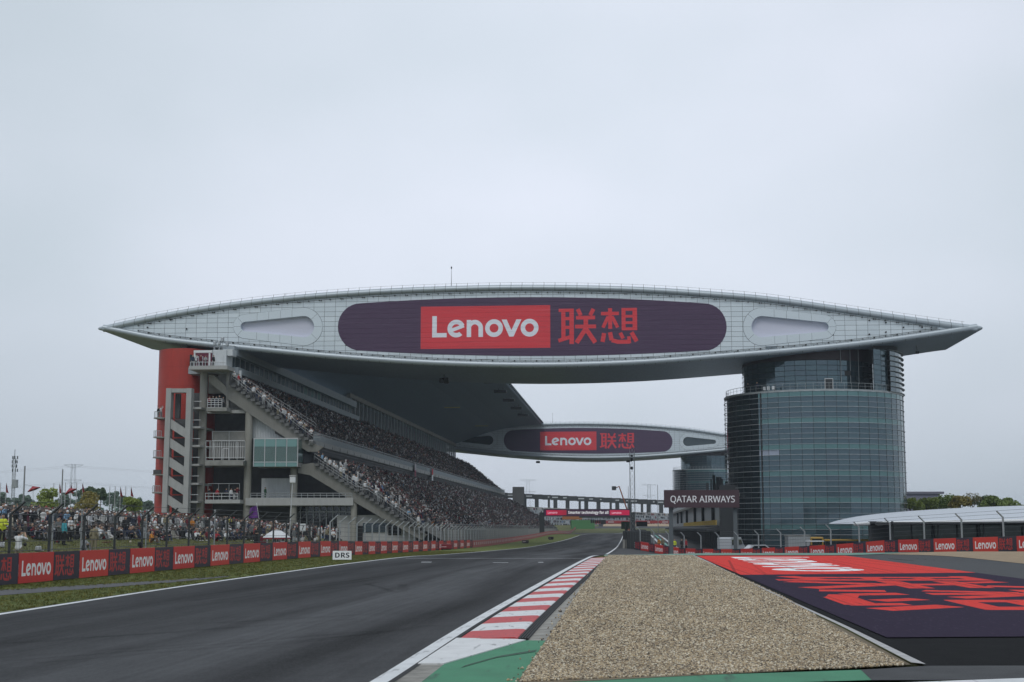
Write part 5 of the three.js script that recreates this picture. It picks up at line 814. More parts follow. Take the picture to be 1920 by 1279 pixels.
// ---------------------------------------------------------------- people
// a figure in bones (joint, joint, radius, radius), meshed as one smooth body; garments are the same bones, a little thicker
const SK = {
  stand: { hip: [0, 0.93, 0], chest: [0, 1.32, 0.01], neck: [0, 1.46, 0], head: [0, 1.63, 0.02], arms: [[[0.18, 1.40, 0], [0.25, 1.13, -0.02], [0.24, 0.88, 0.07]], [[-0.18, 1.40, 0], [-0.25, 1.13, -0.02], [-0.24, 0.88, 0.07]]], legs: [[[0.09, 0.92, 0], [0.11, 0.50, 0.02], [0.12, 0.08, 0]], [[-0.09, 0.92, 0], [-0.11, 0.50, 0.02], [-0.12, 0.08, 0]]] },
  photo: { hip: [0, 0.93, 0], chest: [0, 1.32, 0.0], neck: [0, 1.46, 0], head: [0, 1.63, 0.02], arms: [[[0.18, 1.40, 0], [0.27, 1.33, 0.22], [0.10, 1.58, 0.34]], [[-0.18, 1.40, 0], [-0.27, 1.33, 0.22], [-0.10, 1.58, 0.34]]], legs: [[[0.09, 0.92, 0], [0.13, 0.50, 0.0], [0.16, 0.08, -0.02]], [[-0.09, 0.92, 0], [-0.11, 0.50, 0.03], [-0.12, 0.08, 0.04]]] },
  wave: { hip: [0, 0.93, 0], chest: [0.01, 1.32, 0], neck: [0.01, 1.46, 0], head: [0.02, 1.63, 0.02], arms: [[[0.18, 1.41, 0], [0.34, 1.56, 0.08], [0.24, 1.80, 0.12]], [[-0.18, 1.39, 0], [-0.30, 1.16, 0.0], [-0.17, 0.98, 0.12]]], legs: [[[0.09, 0.92, 0], [0.11, 0.50, 0.03], [0.11, 0.08, 0.02]], [[-0.09, 0.92, 0], [-0.14, 0.50, 0.0], [-0.18, 0.08, -0.02]]] },
  folded: { hip: [0.03, 0.93, 0], chest: [0, 1.32, 0], neck: [-0.01, 1.46, 0], head: [-0.02, 1.63, 0.02], arms: [[[0.18, 1.40, 0], [0.26, 1.14, 0.05], [0.0, 1.17, 0.2]], [[-0.18, 1.40, 0], [-0.26, 1.14, 0.05], [0.02, 1.12, 0.2]]], legs: [[[0.09, 0.92, 0], [0.09, 0.50, 0.0], [0.09, 0.08, 0]], [[-0.09, 0.92, 0], [-0.15, 0.50, 0.05], [-0.2, 0.08, 0.0]]] },
  walk: { hip: [0, 0.92, 0], chest: [0, 1.31, 0.04], neck: [0, 1.45, 0.06], head: [0, 1.62, 0.1], arms: [[[0.18, 1.39, 0.04], [0.25, 1.14, -0.12], [0.23, 0.93, -0.08]], [[-0.18, 1.39, 0.04], [-0.25, 1.14, 0.12], [-0.22, 0.97, 0.28]]], legs: [[[0.09, 0.91, 0], [0.10, 0.52, 0.16], [0.10, 0.09, 0.22]], [[-0.09, 0.91, 0], [-0.10, 0.50, -0.03], [-0.10, 0.12, -0.30]]] },
  lean: { hip: [0, 0.92, -0.12], chest: [0, 1.27, 0.08], neck: [0, 1.40, 0.14], head: [0, 1.55, 0.20], arms: [[[0.18, 1.34, 0.1], [0.27, 1.08, 0.16], [0.13, 1.02, 0.38]], [[-0.18, 1.34, 0.1], [-0.27, 1.08, 0.16], [-0.13, 1.02, 0.38]]], legs: [[[0.09, 0.91, -0.12], [0.11, 0.49, -0.02], [0.12, 0.08, -0.10]], [[-0.09, 0.91, -0.12], [-0.11, 0.49, 0.0], [-0.12, 0.08, 0.0]]] },
  sit: { hip: [0, 0.14, 0], chest: [0, 0.53, 0.03], neck: [0, 0.67, 0.06], head: [0, 0.84, 0.09], arms: [[[0.18, 0.61, 0.03], [0.28, 0.40, 0.20], [0.08, 0.44, 0.42]], [[-0.18, 0.61, 0.03], [-0.28, 0.40, 0.20], [-0.08, 0.44, 0.42]]], legs: [[[0.09, 0.14, 0.02], [0.15, 0.48, 0.36], [0.13, 0.08, 0.58]], [[-0.09, 0.14, 0.02], [-0.15, 0.48, 0.36], [-0.13, 0.08, 0.58]]] },
  lounge: { hip: [0, 0.13, 0], chest: [0, 0.49, -0.13], neck: [0, 0.62, -0.16], head: [0, 0.79, -0.14], arms: [[[0.18, 0.57, -0.13], [0.27, 0.33, -0.26], [0.28, 0.07, -0.34]], [[-0.18, 0.57, -0.13], [-0.27, 0.36, 0.02], [-0.12, 0.34, 0.22]]], legs: [[[0.09, 0.13, 0.02], [0.13, 0.34, 0.40], [0.16, 0.07, 0.74]], [[-0.09, 0.13, 0.02], [-0.13, 0.18, 0.44], [-0.15, 0.08, 0.84]]] },
};
const POSE_TEXT = { stand: 'standing', photo: 'holding a phone up', wave: 'with one arm raised', folded: 'with arms folded', walk: 'walking', lean: 'leaning forward', sit: 'sitting', lounge: 'sitting stretched out' };
function meshField(caps, k, N = 58, half = 1.0, c = [0, 0.92, 0]) {
  const mc = new MarchingCubes(N, undefined, false, false, 30000); mc.isolation = 0; mc.reset(); const h = N / 2;
  const A = caps.map(([a, b, ra, rb]) => { const d = [b[0] - a[0], b[1] - a[1], b[2] - a[2]]; return [a, d, d[0] * d[0] + d[1] * d[1] + d[2] * d[2] + 1e-9, ra, rb]; });
  for (let z = 0; z < N; z++) for (let y = 0; y < N; y++) for (let x = 0; x < N; x++) {
    const X = (x - h) / h * half + c[0], Y = (y - h) / h * half + c[1], Z = (z - h) / h * half + c[2]; let m = 9;
    for (const [a, d, l, ra, rb] of A) { const px = X - a[0], py = Y - a[1], pz = Z - a[2]; let t = (px * d[0] + py * d[1] + pz * d[2]) / l; t = t < 0 ? 0 : t > 1 ? 1 : t; const qx = px - t * d[0], qy = py - t * d[1], qz = pz - t * d[2], e = Math.sqrt(qx * qx + qy * qy + qz * qz) - (ra + (rb - ra) * t); const g = Math.max(k - Math.abs(m - e), 0) / k; m = Math.min(m, e) - g * g * k * 0.25; }
    mc.field[x + y * N + z * N * N] = -m;
  }
  mc.update(); const p = new Float32Array(mc.count * 3); for (let i = 0; i < mc.count; i++) for (let j = 0; j < 3; j++) p[i * 3 + j] = mc.positionArray[i * 3 + j] * half + c[j];
  let g = new THREE.BufferGeometry(); g.setAttribute('position', new THREE.BufferAttribute(p, 3)); g = mergeVertices(g, 1e-4); g.computeVertexNormals(); return g;
}
const FIG = {};
for (const [name, s] of Object.entries(SK)) {
  const add = (a, v) => [a[0] + v[0], a[1] + v[1], a[2] + v[2]], H = s.head, sit = name === 'sit' || name === 'lounge', N = 54;
  const torso = (e) => [[s.hip, s.chest, 0.125 + e, 0.135 + e], [add(s.hip, [0.07, 0, 0]), add(s.hip, [-0.07, 0, 0]), 0.10 + e, 0.10 + e], [add(s.chest, [0.11, 0.07, 0]), add(s.chest, [-0.11, 0.07, 0]), 0.085 + e, 0.085 + e]];
  const arm = (e, upto) => s.arms.flatMap(([a, b, c]) => (upto === 1 ? [[a, b, 0.058 + e, 0.05 + e]] : [[a, b, 0.055 + e, 0.045 + e], [b, c, 0.045 + e, 0.034 + e]]));
  const leg = (e) => s.legs.flatMap(([a, b, c]) => [[a, b, 0.085 + e, 0.062 + e], [b, c, 0.06 + e, 0.04 + e]]);
  const hands = s.arms.flatMap(([, b, c]) => { const d = [c[0] - b[0], c[1] - b[1], c[2] - b[2]], l = Math.hypot(...d), u = d.map((q) => q / l); const f = [[c, add(c, u.map((q) => q * 0.08)), 0.036, 0.026]]; for (let i = -2; i <= 2; i++) f.push([add(c, [i * 0.011, 0, 0].map((q, j) => q + u[j] * 0.08)), add(c, [i * 0.014, 0, 0].map((q, j) => q + u[j] * (0.15 - 0.012 * Math.abs(i)))), 0.012, 0.009]); return f; });
  const feet = s.legs.map(([, b, c]) => [add(c, [0, -0.03, -0.02]), add(c, [0, -0.045, 0.17]), 0.042, 0.034]);
  const head = [[add(H, [0, 0.03, -0.015]), add(H, [0, -0.02, 0.0]), 0.098, 0.088], [add(H, [0, -0.06, 0.035]), add(H, [0, -0.08, 0.04]), 0.055, 0.045], [add(H, [0, 0.0, 0.09]), add(H, [0, -0.03, 0.108]), 0.014, 0.02], [add(H, [0.09, -0.01, 0]), add(H, [0.1, -0.03, -0.01]), 0.022, 0.018], [add(H, [-0.09, -0.01, 0]), add(H, [-0.1, -0.03, -0.01]), 0.022, 0.018], [s.neck, H, 0.055, 0.05]];
  FIG[name] = {
    body: meshField([...torso(-0.01), ...arm(0), ...leg(-0.005), ...hands, ...head, [s.chest, s.neck, 0.08, 0.06]], 0.03, N),
    top: meshField([...torso(0.018), ...arm(0.016), [s.chest, add(s.neck, [0, -0.03, 0]), 0.10, 0.075]], 0.04, N), tee: meshField([...torso(0.018), ...arm(0.018, 1), [s.chest, add(s.neck, [0, -0.03, 0]), 0.10, 0.075]], 0.04, N),
    trousers: meshField([...leg(0.016), [add(s.hip, [0.06, 0.02, 0]), add(s.hip, [-0.06, 0.02, 0]), 0.112, 0.112]], 0.03, N), shoes: meshField(feet, 0.01, N),
    hair: meshField([[add(H, [0, 0.055, -0.03]), add(H, [0, 0.02, -0.045]), 0.098, 0.092]], 0.02, N), cap: meshField([[add(H, [0, 0.06, -0.015]), add(H, [0, 0.05, -0.015]), 0.105, 0.104], [add(H, [0.03, 0.055, 0.08]), add(H, [-0.03, 0.055, 0.08]), 0.02, 0.02], [add(H, [0.02, 0.045, 0.15]), add(H, [-0.02, 0.045, 0.15]), 0.014, 0.014]], 0.02, N), long: meshField([[add(H, [0, 0.055, -0.03]), add(H, [0, 0.02, -0.045]), 0.10, 0.094], [add(H, [0, 0, -0.07]), add(H, [0, -0.22, -0.10]), 0.075, 0.06]], 0.03, N),
  };
}
const COL = { white: [0.66, 0.67, 0.68], cream: [0.52, 0.46, 0.36], 'light grey': [0.36, 0.37, 0.38], grey: [0.16, 0.165, 0.17], black: [0.018, 0.018, 0.021], navy: [0.022, 0.03, 0.065], red: [0.36, 0.025, 0.035], 'dark red': [0.14, 0.015, 0.025], orange: [0.52, 0.20, 0.03], yellow: [0.55, 0.50, 0.06], 'bright yellow': [0.62, 0.68, 0.05], 'light blue': [0.22, 0.36, 0.52], blue: [0.05, 0.11, 0.32], teal: [0.06, 0.32, 0.38], pink: [0.55, 0.22, 0.30], purple: [0.13, 0.06, 0.22], green: [0.05, 0.14, 0.07], brown: [0.12, 0.075, 0.045], khaki: [0.23, 0.20, 0.13] };
const clothM = {}; const cloth = (c) => (clothM[c] ??= std(COL[c], 0.85)); const skinM = [[0.44, 0.27, 0.19], [0.50, 0.32, 0.23], [0.36, 0.22, 0.15]].map((c) => std(c, 0.6)), hairM = [[0.012, 0.010, 0.009], [0.03, 0.018, 0.012]].map((c) => std(c, 0.5));
const folk = [];
function person(p, yaw, pose, topC, botC, place, o = {}) {
  const f = FIG[pose], g = new THREE.Group(); g.name = numbered('person'); g.position.copy(p); g.rotation.y = yaw; const s = o.h ?? rr(0.93, 1.06); g.scale.setScalar(s); scene.add(g);
  const mk = (n, geo, m) => { const q = new THREE.Mesh(geo, m); q.name = n; g.add(q); };
  mk('body', f.body, pick(skinM)); mk(o.tee ? 'shirt' : 'jacket', o.tee ? f.tee : f.top, cloth(topC)); mk('trousers', f.trousers, cloth(botC)); mk('shoes', f.shoes, cloth(o.shoe ?? pick(['black', 'white', 'grey'])));
  const hd = o.hat ? 'cap' : o.long ? 'long' : 'hair'; mk(hd === 'cap' ? 'cap' : 'hair', f[hd], hd === 'cap' ? cloth(o.hat) : pick(hairM));
  g.userData.category = 'person'; folk.push({ g, topC, botC, pose, place, hat: o.hat, group: o.group, u: 0, tee: o.tee, extra: o.extra });
  return g;
}
const topPool = ['black', 'black', 'black', 'black', 'black', 'black', 'black', 'white', 'white', 'white', 'white', 'navy', 'navy', 'navy', 'grey', 'grey', 'light grey', 'red', 'dark red', 'grey', 'cream', 'light blue', 'brown', 'khaki', 'black', 'grey'], botPool = ['black', 'black', 'black', 'black', 'navy', 'navy', 'grey', 'grey', 'khaki', 'light grey'];
const postU = Array.from({ length: 17 }, (_, i) => { const D = 49.3 + 3.6 * i; return 960 + F * (0.083 + (bxo(D) - 0.9) / D); });
const seenPosts = postU.filter((u) => u > 0);
function bankPlace(u) { let k = -1; while (k + 1 < seenPosts.length && seenPosts[k + 1] < u) k++; return k < 0 ? 'on grass bank before first fence post' : k >= seenPosts.length - 1 ? 'on grass bank after last fence post' : `on grass bank after ${ORD[k]} fence post`; }
function bankPoint(u, o) { const D = F * (-23 - o) / (u - 1182), x = 0.083 * D - 23 - o; return V(x, G(x, D) - 0.03, -D); }
function onBank(u, o, pose, a, b, opt = {}) { const p = bankPoint(u, o); return person(p, opt.yaw ?? rr(0.5, 1.7), pose, a, b, bankPlace(u), { group: 'spectators on the grass bank', ...opt }); }
{
  // those one can pick out in the picture
  onBank(6, 13.5, 'stand', 'bright yellow', 'black', { hat: 'black', yaw: 2.6 }); onBank(14, 14.5, 'folded', 'bright yellow', 'black', { yaw: 0.6 }); onBank(45, 6.2, 'photo', 'white', 'khaki', { tee: true, yaw: 2.9, h: 1.0 }); onBank(128, 13, 'stand', 'teal', 'black', { yaw: 2.4 }); onBank(117, 13.6, 'folded', 'grey', 'black', {}); onBank(28, 16, 'stand', 'cream', 'grey', {});
  onBank(366, 20, 'folded', 'orange', 'black', {}); onBank(375, 26, 'stand', 'bright yellow', 'navy', {}); onBank(436, 24, 'stand', 'yellow', 'black', {}); onBank(375, 17, 'sit', 'red', 'black', {}); onBank(436, 17, 'sit', 'light blue', 'navy', { hat: 'white' }); onBank(290, 13.5, 'sit', 'orange', 'brown', {}); onBank(380, 15, 'sit', 'yellow', 'khaki', {}); onBank(412, 14.5, 'sit', 'red', 'black', {}); onBank(479, 17, 'stand', 'pink', 'navy', { long: true }); onBank(297, 21, 'stand', 'red', 'navy', { hat: 'white' }); onBank(245, 27, 'photo', 'white', 'light blue', {}); onBank(618, 16, 'stand', 'blue', 'blue', {}); onBank(604, 15, 'stand', 'white', 'white', {}); onBank(184, 9.5, 'stand', 'khaki', 'khaki', { yaw: 3.0 }); onBank(165, 10.2, 'sit', 'light grey', 'grey', {});
  const taken = folk.map((f) => f.g.position.clone()); let n = 0, tries = 0;
  while (n < 186 && tries++ < 9000) {
    const u = rr(-20, 640), back = rnd(), o = u > 480 ? rr(11, 25) : back < 0.62 ? rr(20, 34) : rr(14.5, 21), p = bankPoint(u, o); if (-p.z > 205 || taken.some((q) => Math.hypot(q.x - p.x, q.z - p.z) < 0.55)) continue;
    taken.push(p); n++; const pose = o > 20 || u > 480 ? pick(['stand', 'stand', 'folded', 'photo', 'wave', 'stand', 'lean', 'walk', 'photo']) : pick(['sit', 'sit', 'lounge', 'stand', 'folded', 'sit']);
    onBank(u, o, pose, pick(topPool), pick(botPool), { tee: rnd() < 0.45, hat: rnd() < 0.24 ? pick(['white', 'black', 'red', 'navy', 'white']) : undefined, long: rnd() < 0.3 });
  }
  // belongings spread on the grass
}
// people on the landings, balconies and edges of the stand
function onEnd(u, v, s, pose, a, b, place, o = {}) { const [t, y] = E(u, v, s); return person(S(t, y, s), (o.yaw ?? rr(0.2, 1.3)), pose, a, b, place, { group: 'people on the landings of the grandstand', ...o }); }
{
  const P = 'on the top platform left of the white cabin'; onEnd(367, 686.8, -5.6, 'photo', 'white', 'black', P); onEnd(376, 686.8, -5.4, 'stand', 'dark red', 'black', P); onEnd(385, 686.8, -5.7, 'lean', 'light grey', 'black', P); onEnd(400, 686.8, -5.8, 'stand', 'black', 'black', P); onEnd(361, 686.8, -5.2, 'stand', 'navy', 'grey', P);
  onEnd(296.5, 783, -0.8, 'stand', 'black', 'black', 'on the highest balcony left of the red tower'); onEnd(301.5, 783, -0.4, 'wave', 'white', 'black', 'on the highest balcony left of the red tower');
  const B = 'on upper landing between tallest columns'; onEnd(392, 764, -4.2, 'lean', 'red', 'black', B); onEnd(399, 764, -4.0, 'stand', 'black', 'navy', B); onEnd(405, 764, -4.3, 'stand', 'navy', 'grey', B); onEnd(411, 764, -4.0, 'folded', 'black', 'black', B); onEnd(418, 764, -3.6, 'stand', 'grey', 'black', B);
  const C = 'on lower landing between tallest columns'; onEnd(392, 937, -3.6, 'stand', 'black', 'grey', C); onEnd(407, 937, -4.0, 'stand', 'red', 'black', C); onEnd(424, 937, -3.8, 'folded', 'navy', 'black', C); onEnd(433, 937, -4.0, 'stand', 'white', 'navy', C); onEnd(439, 937, -3.6, 'lean', 'black', 'white', C); onEnd(444, 937, -4.1, 'photo', 'dark red', 'grey', C);
  onEnd(497, 934, -1.2, 'stand', 'green', 'green', 'on the lower floor before the pale wall panel');
  onEnd(313, 940, -4.6, 'stand', 'navy', 'black', 'at the foot of the stair frame'); 
  for (let k = 0; k < 26; k++) { const f = (k + rr(0.1, 0.9)) / 26, u = lerp(437, 590, f), v = lerp(716, 829, f); onEnd(u, v, rr(-3.3, -2.3), k % 4 === 3 ? 'photo' : pick(['stand', 'stand', 'folded', 'lean', 'walk']), k % 3 === 0 ? 'white' : pick(topPool), pick(botPool), 'on the upper stair edge of grandstand', { tee: rnd() < 0.5, hat: rnd() < 0.3 ? 'white' : undefined }); }
  for (let k = 0; k < 30; k++) { const f = (k + rr(0.1, 0.9)) / 30, u = lerp(594, 794, f), v = lerp(866, 995, f); onEnd(u, v, rr(-3.3, -2.3), k % 5 === 2 ? 'photo' : pick(['stand', 'stand', 'folded', 'lean', 'walk']), k % 3 === 1 ? pick(['white', 'white', 'light blue']) : pick(topPool), pick(botPool), 'on the lower stair edge of grandstand', { tee: rnd() < 0.5, hat: rnd() < 0.3 ? 'white' : undefined }); }
  const T = 'on the glass tower terrace'; for (const [a, c] of [[-0.95, 'black'], [-0.80, 'navy']]) person(S(44.6 + 13.4 * Math.sin(a), 22.95, 13 - 13.4 * Math.cos(a)), -0.6, 'lean', c, 'black', T, { group: 'people on the tower terrace' });
  for (const [u, v, D, a, b] of [[1262, 1012, 225, 'bright yellow', 'navy'], [1283, 1014, 222, 'red', 'black'], [1275, 1013, 224, 'black', 'black'], [1240, 1012, 230, 'khaki', 'black'], [1233, 1012, 232, 'orange', 'black']]) { const x = (u - 960) / F * D; person(V(x, G(x, D), -D), rr(-1, 1), 'stand', a, b, 'standing in the pit lane left of the name board', { group: 'people in the pit lane' }); }
}
// each gets a label that says which one
{
  const key = {}, v = new THREE.Vector3(); camera.updateMatrixWorld(true); camera.updateProjectionMatrix();
  const W = (t) => t.trim().split(/\s+/).length, posed = (f) => (f.pose === 'stand' ? 'standing' : POSE_TEXT[f.pose]);
  for (const f of folk) {
    v.copy(f.g.position).project(camera); f.u = v.x;
    const tries = [`person ${posed(f)} in ${f.topC} top and ${f.botC} trousers${f.hat ? ` and ${f.hat} cap` : ''}, ${f.place}`, `person ${posed(f)} in ${f.topC} top${f.hat ? ` and ${f.hat} cap` : ''}, ${f.place}`, `person ${posed(f)} in ${f.topC} top, ${f.place}`, `${posed(f)} person in ${f.topC}, ${f.place}`, `person in ${f.topC}, ${f.place}`];
    f.base = tries.find((t) => W(t) <= 13) ?? tries[4]; (key[f.base] ??= []).push(f);
  }
  for (const [b, l] of Object.entries(key)) { l.sort((p, q) => p.u - q.u); l.forEach((f, i) => { f.g.userData.label = l.length > 1 ? `${l.length === 2 ? ['left', 'right'][i] : ORD[i]} ${l.length === 2 ? 'of two' : 'from left'}: ${b}` : b; f.g.userData.group = f.group; }); }
}
// ---------------------------------------------------------------- the crowd in the stands
{
  const paint = (g, f) => { g = g.index ? g.toNonIndexed() : g; const p = g.attributes.position, c = new Float32Array(p.count * 3); for (let i = 0; i < p.count; i++) c.set(f(p.getX(i), p.getY(i), p.getZ(i)), i * 3); g.setAttribute('color', new THREE.BufferAttribute(c, 3)); g.deleteAttribute('uv'); return g; };
  const torso = new THREE.CylinderGeometry(0.19, 0.15, 0.52, 7); torso.scale(1, 1, 0.68); torso.translate(0, 0.66, 0); const sh = new THREE.SphereGeometry(0.12, 6, 4); sh.scale(1.75, 0.75, 0.95); sh.translate(0, 0.90, 0);
  const limb = (a, b, r) => { const q = bar(a, b, r, 5); q.deleteAttribute('uv'); return q; };
  const cl = (arms, leg) => mergeGeometries([torso.clone(), sh.clone(), ...arms, ...leg].map((q) => { q = q.index ? q.toNonIndexed() : q; q.deleteAttribute('uv'); return q; }));
  const sitL = [limb([0.09, 0.42, 0.05], [0.1, 0.46, 0.48], 0.075), limb([-0.09, 0.42, 0.05], [-0.1, 0.46, 0.48], 0.075), limb([0.1, 0.46, 0.46], [0.1, 0.05, 0.44], 0.055), limb([-0.1, 0.46, 0.46], [-0.1, 0.05, 0.44], 0.055)], stL = [limb([0.08, 0.42, 0.0], [0.1, -0.38, 0.0], 0.07), limb([-0.08, 0.42, 0.0], [-0.1, -0.38, 0.02], 0.07)];
  const A1 = [limb([0.21, 0.9, 0], [0.26, 0.64, 0.06], 0.05), limb([-0.21, 0.9, 0], [-0.26, 0.64, 0.06], 0.05), limb([0.26, 0.64, 0.06], [0.1, 0.55, 0.3], 0.04), limb([-0.26, 0.64, 0.06], [-0.1, 0.55, 0.3], 0.04)], A2 = [limb([0.21, 0.9, 0], [0.28, 0.86, 0.24], 0.05), limb([-0.21, 0.9, 0], [-0.28, 0.86, 0.24], 0.05), limb([0.28, 0.86, 0.24], [0.1, 1.1, 0.3], 0.04), limb([-0.28, 0.86, 0.24], [-0.1, 1.1, 0.3], 0.04)];
  const head = (hair) => { const h = new THREE.SphereGeometry(0.115, 8, 6); h.scale(0.9, 1.12, 1); h.translate(0, 1.12, 0.02); const nk = bar([0, 0.93, 0], [0, 1.05, 0.01], 0.06, 5); nk.deleteAttribute('uv'); h.deleteAttribute('uv'); return paint(mergeGeometries([h.toNonIndexed(), nk]), (x, y, z) => (y > 1.15 || (z < 0.0 && y > 1.05) ? hair : [0.25, 0.185, 0.16])); };
  const clothes = [cl(A1, sitL), cl(A2, sitL), cl(A1, stL), cl(A2, stL)], heads = [head([0.014, 0.012, 0.011]), head([0.62, 0.62, 0.63]), head([0.30, 0.03, 0.035])];
  const palA = [[0.016, 0.016, 0.02], [0.02, 0.022, 0.03], [0.03, 0.035, 0.06], [0.05, 0.052, 0.058], [0.012, 0.012, 0.014], [0.09, 0.085, 0.08], [0.14, 0.018, 0.028], [0.24, 0.03, 0.04], [0.55, 0.55, 0.57], [0.34, 0.34, 0.36], [0.62, 0.61, 0.60], [0.10, 0.10, 0.11], [0.30, 0.13, 0.05], [0.10, 0.17, 0.30], [0.38, 0.36, 0.32], [0.28, 0.08, 0.13], [0.06, 0.08, 0.10]];
  function crowd(label, spots) {       // spots: [position, yaw, shade 0..1, standing]
    const o = new THREE.Group(); o.name = numbered('crowd'); tag(o, label, 'crowd', null, 'stuff'); scene.add(o); const m = new THREE.Matrix4(), q = new THREE.Quaternion(), c = new THREE.Color(), mC = std([1, 1, 1], 0.9), mH = std([1, 1, 1], 0.75); mH.vertexColors = true;
    const by = clothes.map(() => []), bh = heads.map(() => []); for (const s of spots) { by[(s[3] ? 2 : 0) + (rnd() < 0.16 ? 1 : 0)].push(s); bh[rnd() < 0.80 ? 0 : rnd() < 0.62 ? 1 : 2].push(s); }
    const fill = (name, geo, mat, list, tint) => { if (!list.length) return; const im = new THREE.InstancedMesh(geo, mat, list.length); list.forEach((s, i) => { const k = s[4]; q.setFromAxisAngle(V(0, 1, 0), s[1]); m.compose(s[0], q, V(k, k * s[5], k)); im.setMatrixAt(i, m); if (tint) { const a = s[6], e = s[7]; im.setColorAt(i, c.setRGB(a[0] * e, a[1] * e, a[2] * e)); } }); im.name = name; im.userData.kind = 'stuff'; o.add(im); };
    by.forEach((l, i) => fill('clothes', clothes[i], mC, l, true)); bh.forEach((l, i) => fill('heads', heads[i], mH, l, false)); return o;
  }
  const spot = (p, yaw, stand, pale) => { const r = rnd(), a = r < 0.72 - 0.14 * pale ? palA[Math.floor(rnd() * 6)] : r < 0.78 - 0.12 * pale ? palA[6 + Math.floor(rnd() * 2)] : r < 0.94 ? palA[8 + Math.floor(rnd() * 3)] : palA[11 + Math.floor(rnd() * 6)]; return [p, yaw, 0, stand, rr(0.92, 1.08), rr(0.94, 1.08), a, rr(0.75, 1.2)]; };
  const fillTier = (T, s0, s1, skip, pale) => { const L = []; for (let k = T === LOW ? 2 : 0; k < T.n; k++) { const t = lerp(T.t0, T.t1, (k + 0.55) / T.n), y = lerp(T.y0, T.y1, (k + 0.0) / T.n) - (T.y0 - T.y1) / T.n * 0.0; for (let s = s0 + rnd() * 0.4; s < s1; s += 0.56) { const aisle = Math.abs(((s + 3) % 19) - 9.5) < 0.55; if (rnd() < (aisle ? 0.7 : skip)) continue; const st_ = rnd() < 0.22; L.push(spot(S(t + rr(-0.05, 0.08), y - (T.y0 - T.y1) / T.n + (st_ ? 0.42 : 0.0) + 0.0, s + rr(-0.08, 0.08)), Math.PI / 2 - PSI + rr(-0.5, 0.4), st_, pale)); } } return L; };
  crowd('dense crowd of spectators filling the upper tier of the grandstand', fillTier(UP, -1.6, S1 - 0.5, 0.04, 0));  // fewer pale clothes up here, so the colours carry the roof's shade
  crowd('dense crowd of spectators filling the lower tier of the grandstand', fillTier(LOW, -1.6, S1 - 0.5, 0.05, 0.5));
  const far = []; for (let x = -18; x < 96; x += 0.8) for (let k = 0; k < 6; k++) for (let j = 0; j < 2; j++) { if (rnd() < 0.25) continue; const z = -660 + 0.0022 * (x - 20) * (x - 20) + 1.8 + k * 3 + j * 1.3, y = 17.6 - 0.048 * x - 7 - k * 1.35; far.push(spot(V(x + rr(-0.3, 0.3), y, z), rr(-0.4, 0.4), rnd() < 0.3, 1)); }
  crowd('far crowd speckling the open stand at the end of the straight', far);
  const mass = []; let mi = 0; while (mass.length < 900 && mi++ < 9000) { const u = rr(-20, 640), sit = rnd() < 0.36, o = u > 480 ? rr(12, 28) : sit ? rr(15.5, 23) : rr(20, 40), p = bankPoint(u, o); if (-p.z > 205) continue; const k = spot(p.setY(p.y + (sit ? -0.32 : 0.42)), rr(0.5, 1.7), !sit, 0.8); mass.push(k); }
  crowd('packed mass of spectators along the top of the grass bank', mass);
}

// ---------------------------------------------------------------- trees and the far left
function leafCrown(blobs, n, size, squash = 1) {
  const p = [], nn = []; const c = blobs.reduce((a, b) => a.add(V(b[0], b[1], b[2])), V(0, 0, 0)).multiplyScalar(1 / blobs.length);
  const W = blobs.map((b) => b[3] * b[3]); const tot = W.reduce((a, b) => a + b, 0);
  for (let i = 0; i < n; i++) {
    let r = rnd() * tot, k = 0; while (r > W[k] && k < W.length - 1) r -= W[k++]; const b = blobs[k];
    const th = rr(0, 2 * Math.PI), cz = rr(-0.75, 1), sz = Math.sqrt(1 - cz * cz), R = b[3] * Math.pow(rr(0.25, 1), 0.45) * (1 + 0.22 * N(th * 2, cz * 3, k)), d = V(sz * Math.cos(th), cz, sz * Math.sin(th)), o = V(b[0], b[1], b[2]).add(d.clone().multiply(V(R, R * squash, R)));
    const t = V(rr(-1, 1), rr(-1, 1), rr(-1, 1)).normalize(), u = t.clone().cross(d).normalize(), w = u.clone().cross(t), s = size * rr(0.6, 1.35);
    const A = o.clone().addScaledVector(u, -s), B = o.clone().addScaledVector(w, s * 0.55), C = o.clone().addScaledVector(u, s), D = o.clone().addScaledVector(w, -s * 0.55); p.push(...A.toArray(), ...B.toArray(), ...C.toArray(), ...A.toArray(), ...C.toArray(), ...D.toArray());
    const nm = d.clone().lerp(V(0, 1, 0), 0.25).normalize(); for (let q = 0; q < 6; q++) nn.push(nm.x, nm.y, nm.z);
  }
  const g = new THREE.BufferGeometry(); g.setAttribute('position', new THREE.Float32BufferAttribute(p, 3)); g.computeVertexNormals(); g.setAttribute('uv', new THREE.Float32BufferAttribute(new Float32Array(p.length / 3 * 2), 2)); return g;
}
const leafM = (c) => { const m = new THREE.MeshPhysicalMaterial({ color: new THREE.Color().setRGB(...c), roughness: 0.75, transmission: 0.25, thickness: 0, side: THREE.DoubleSide }); return m; };
const barkM = std([0.09, 0.07, 0.055], 0.9);
const leafPal = { bright: leafM([0.25, 0.31, 0.055]), olive: leafM([0.30, 0.25, 0.06]), green: leafM([0.20, 0.27, 0.06]), dark: leafM([0.11, 0.165, 0.075]), grey: leafM([0.17, 0.24, 0.18]), brown: leafM([0.22, 0.20, 0.10]) };  // grey leaves are lightened: distance haze put into their colour
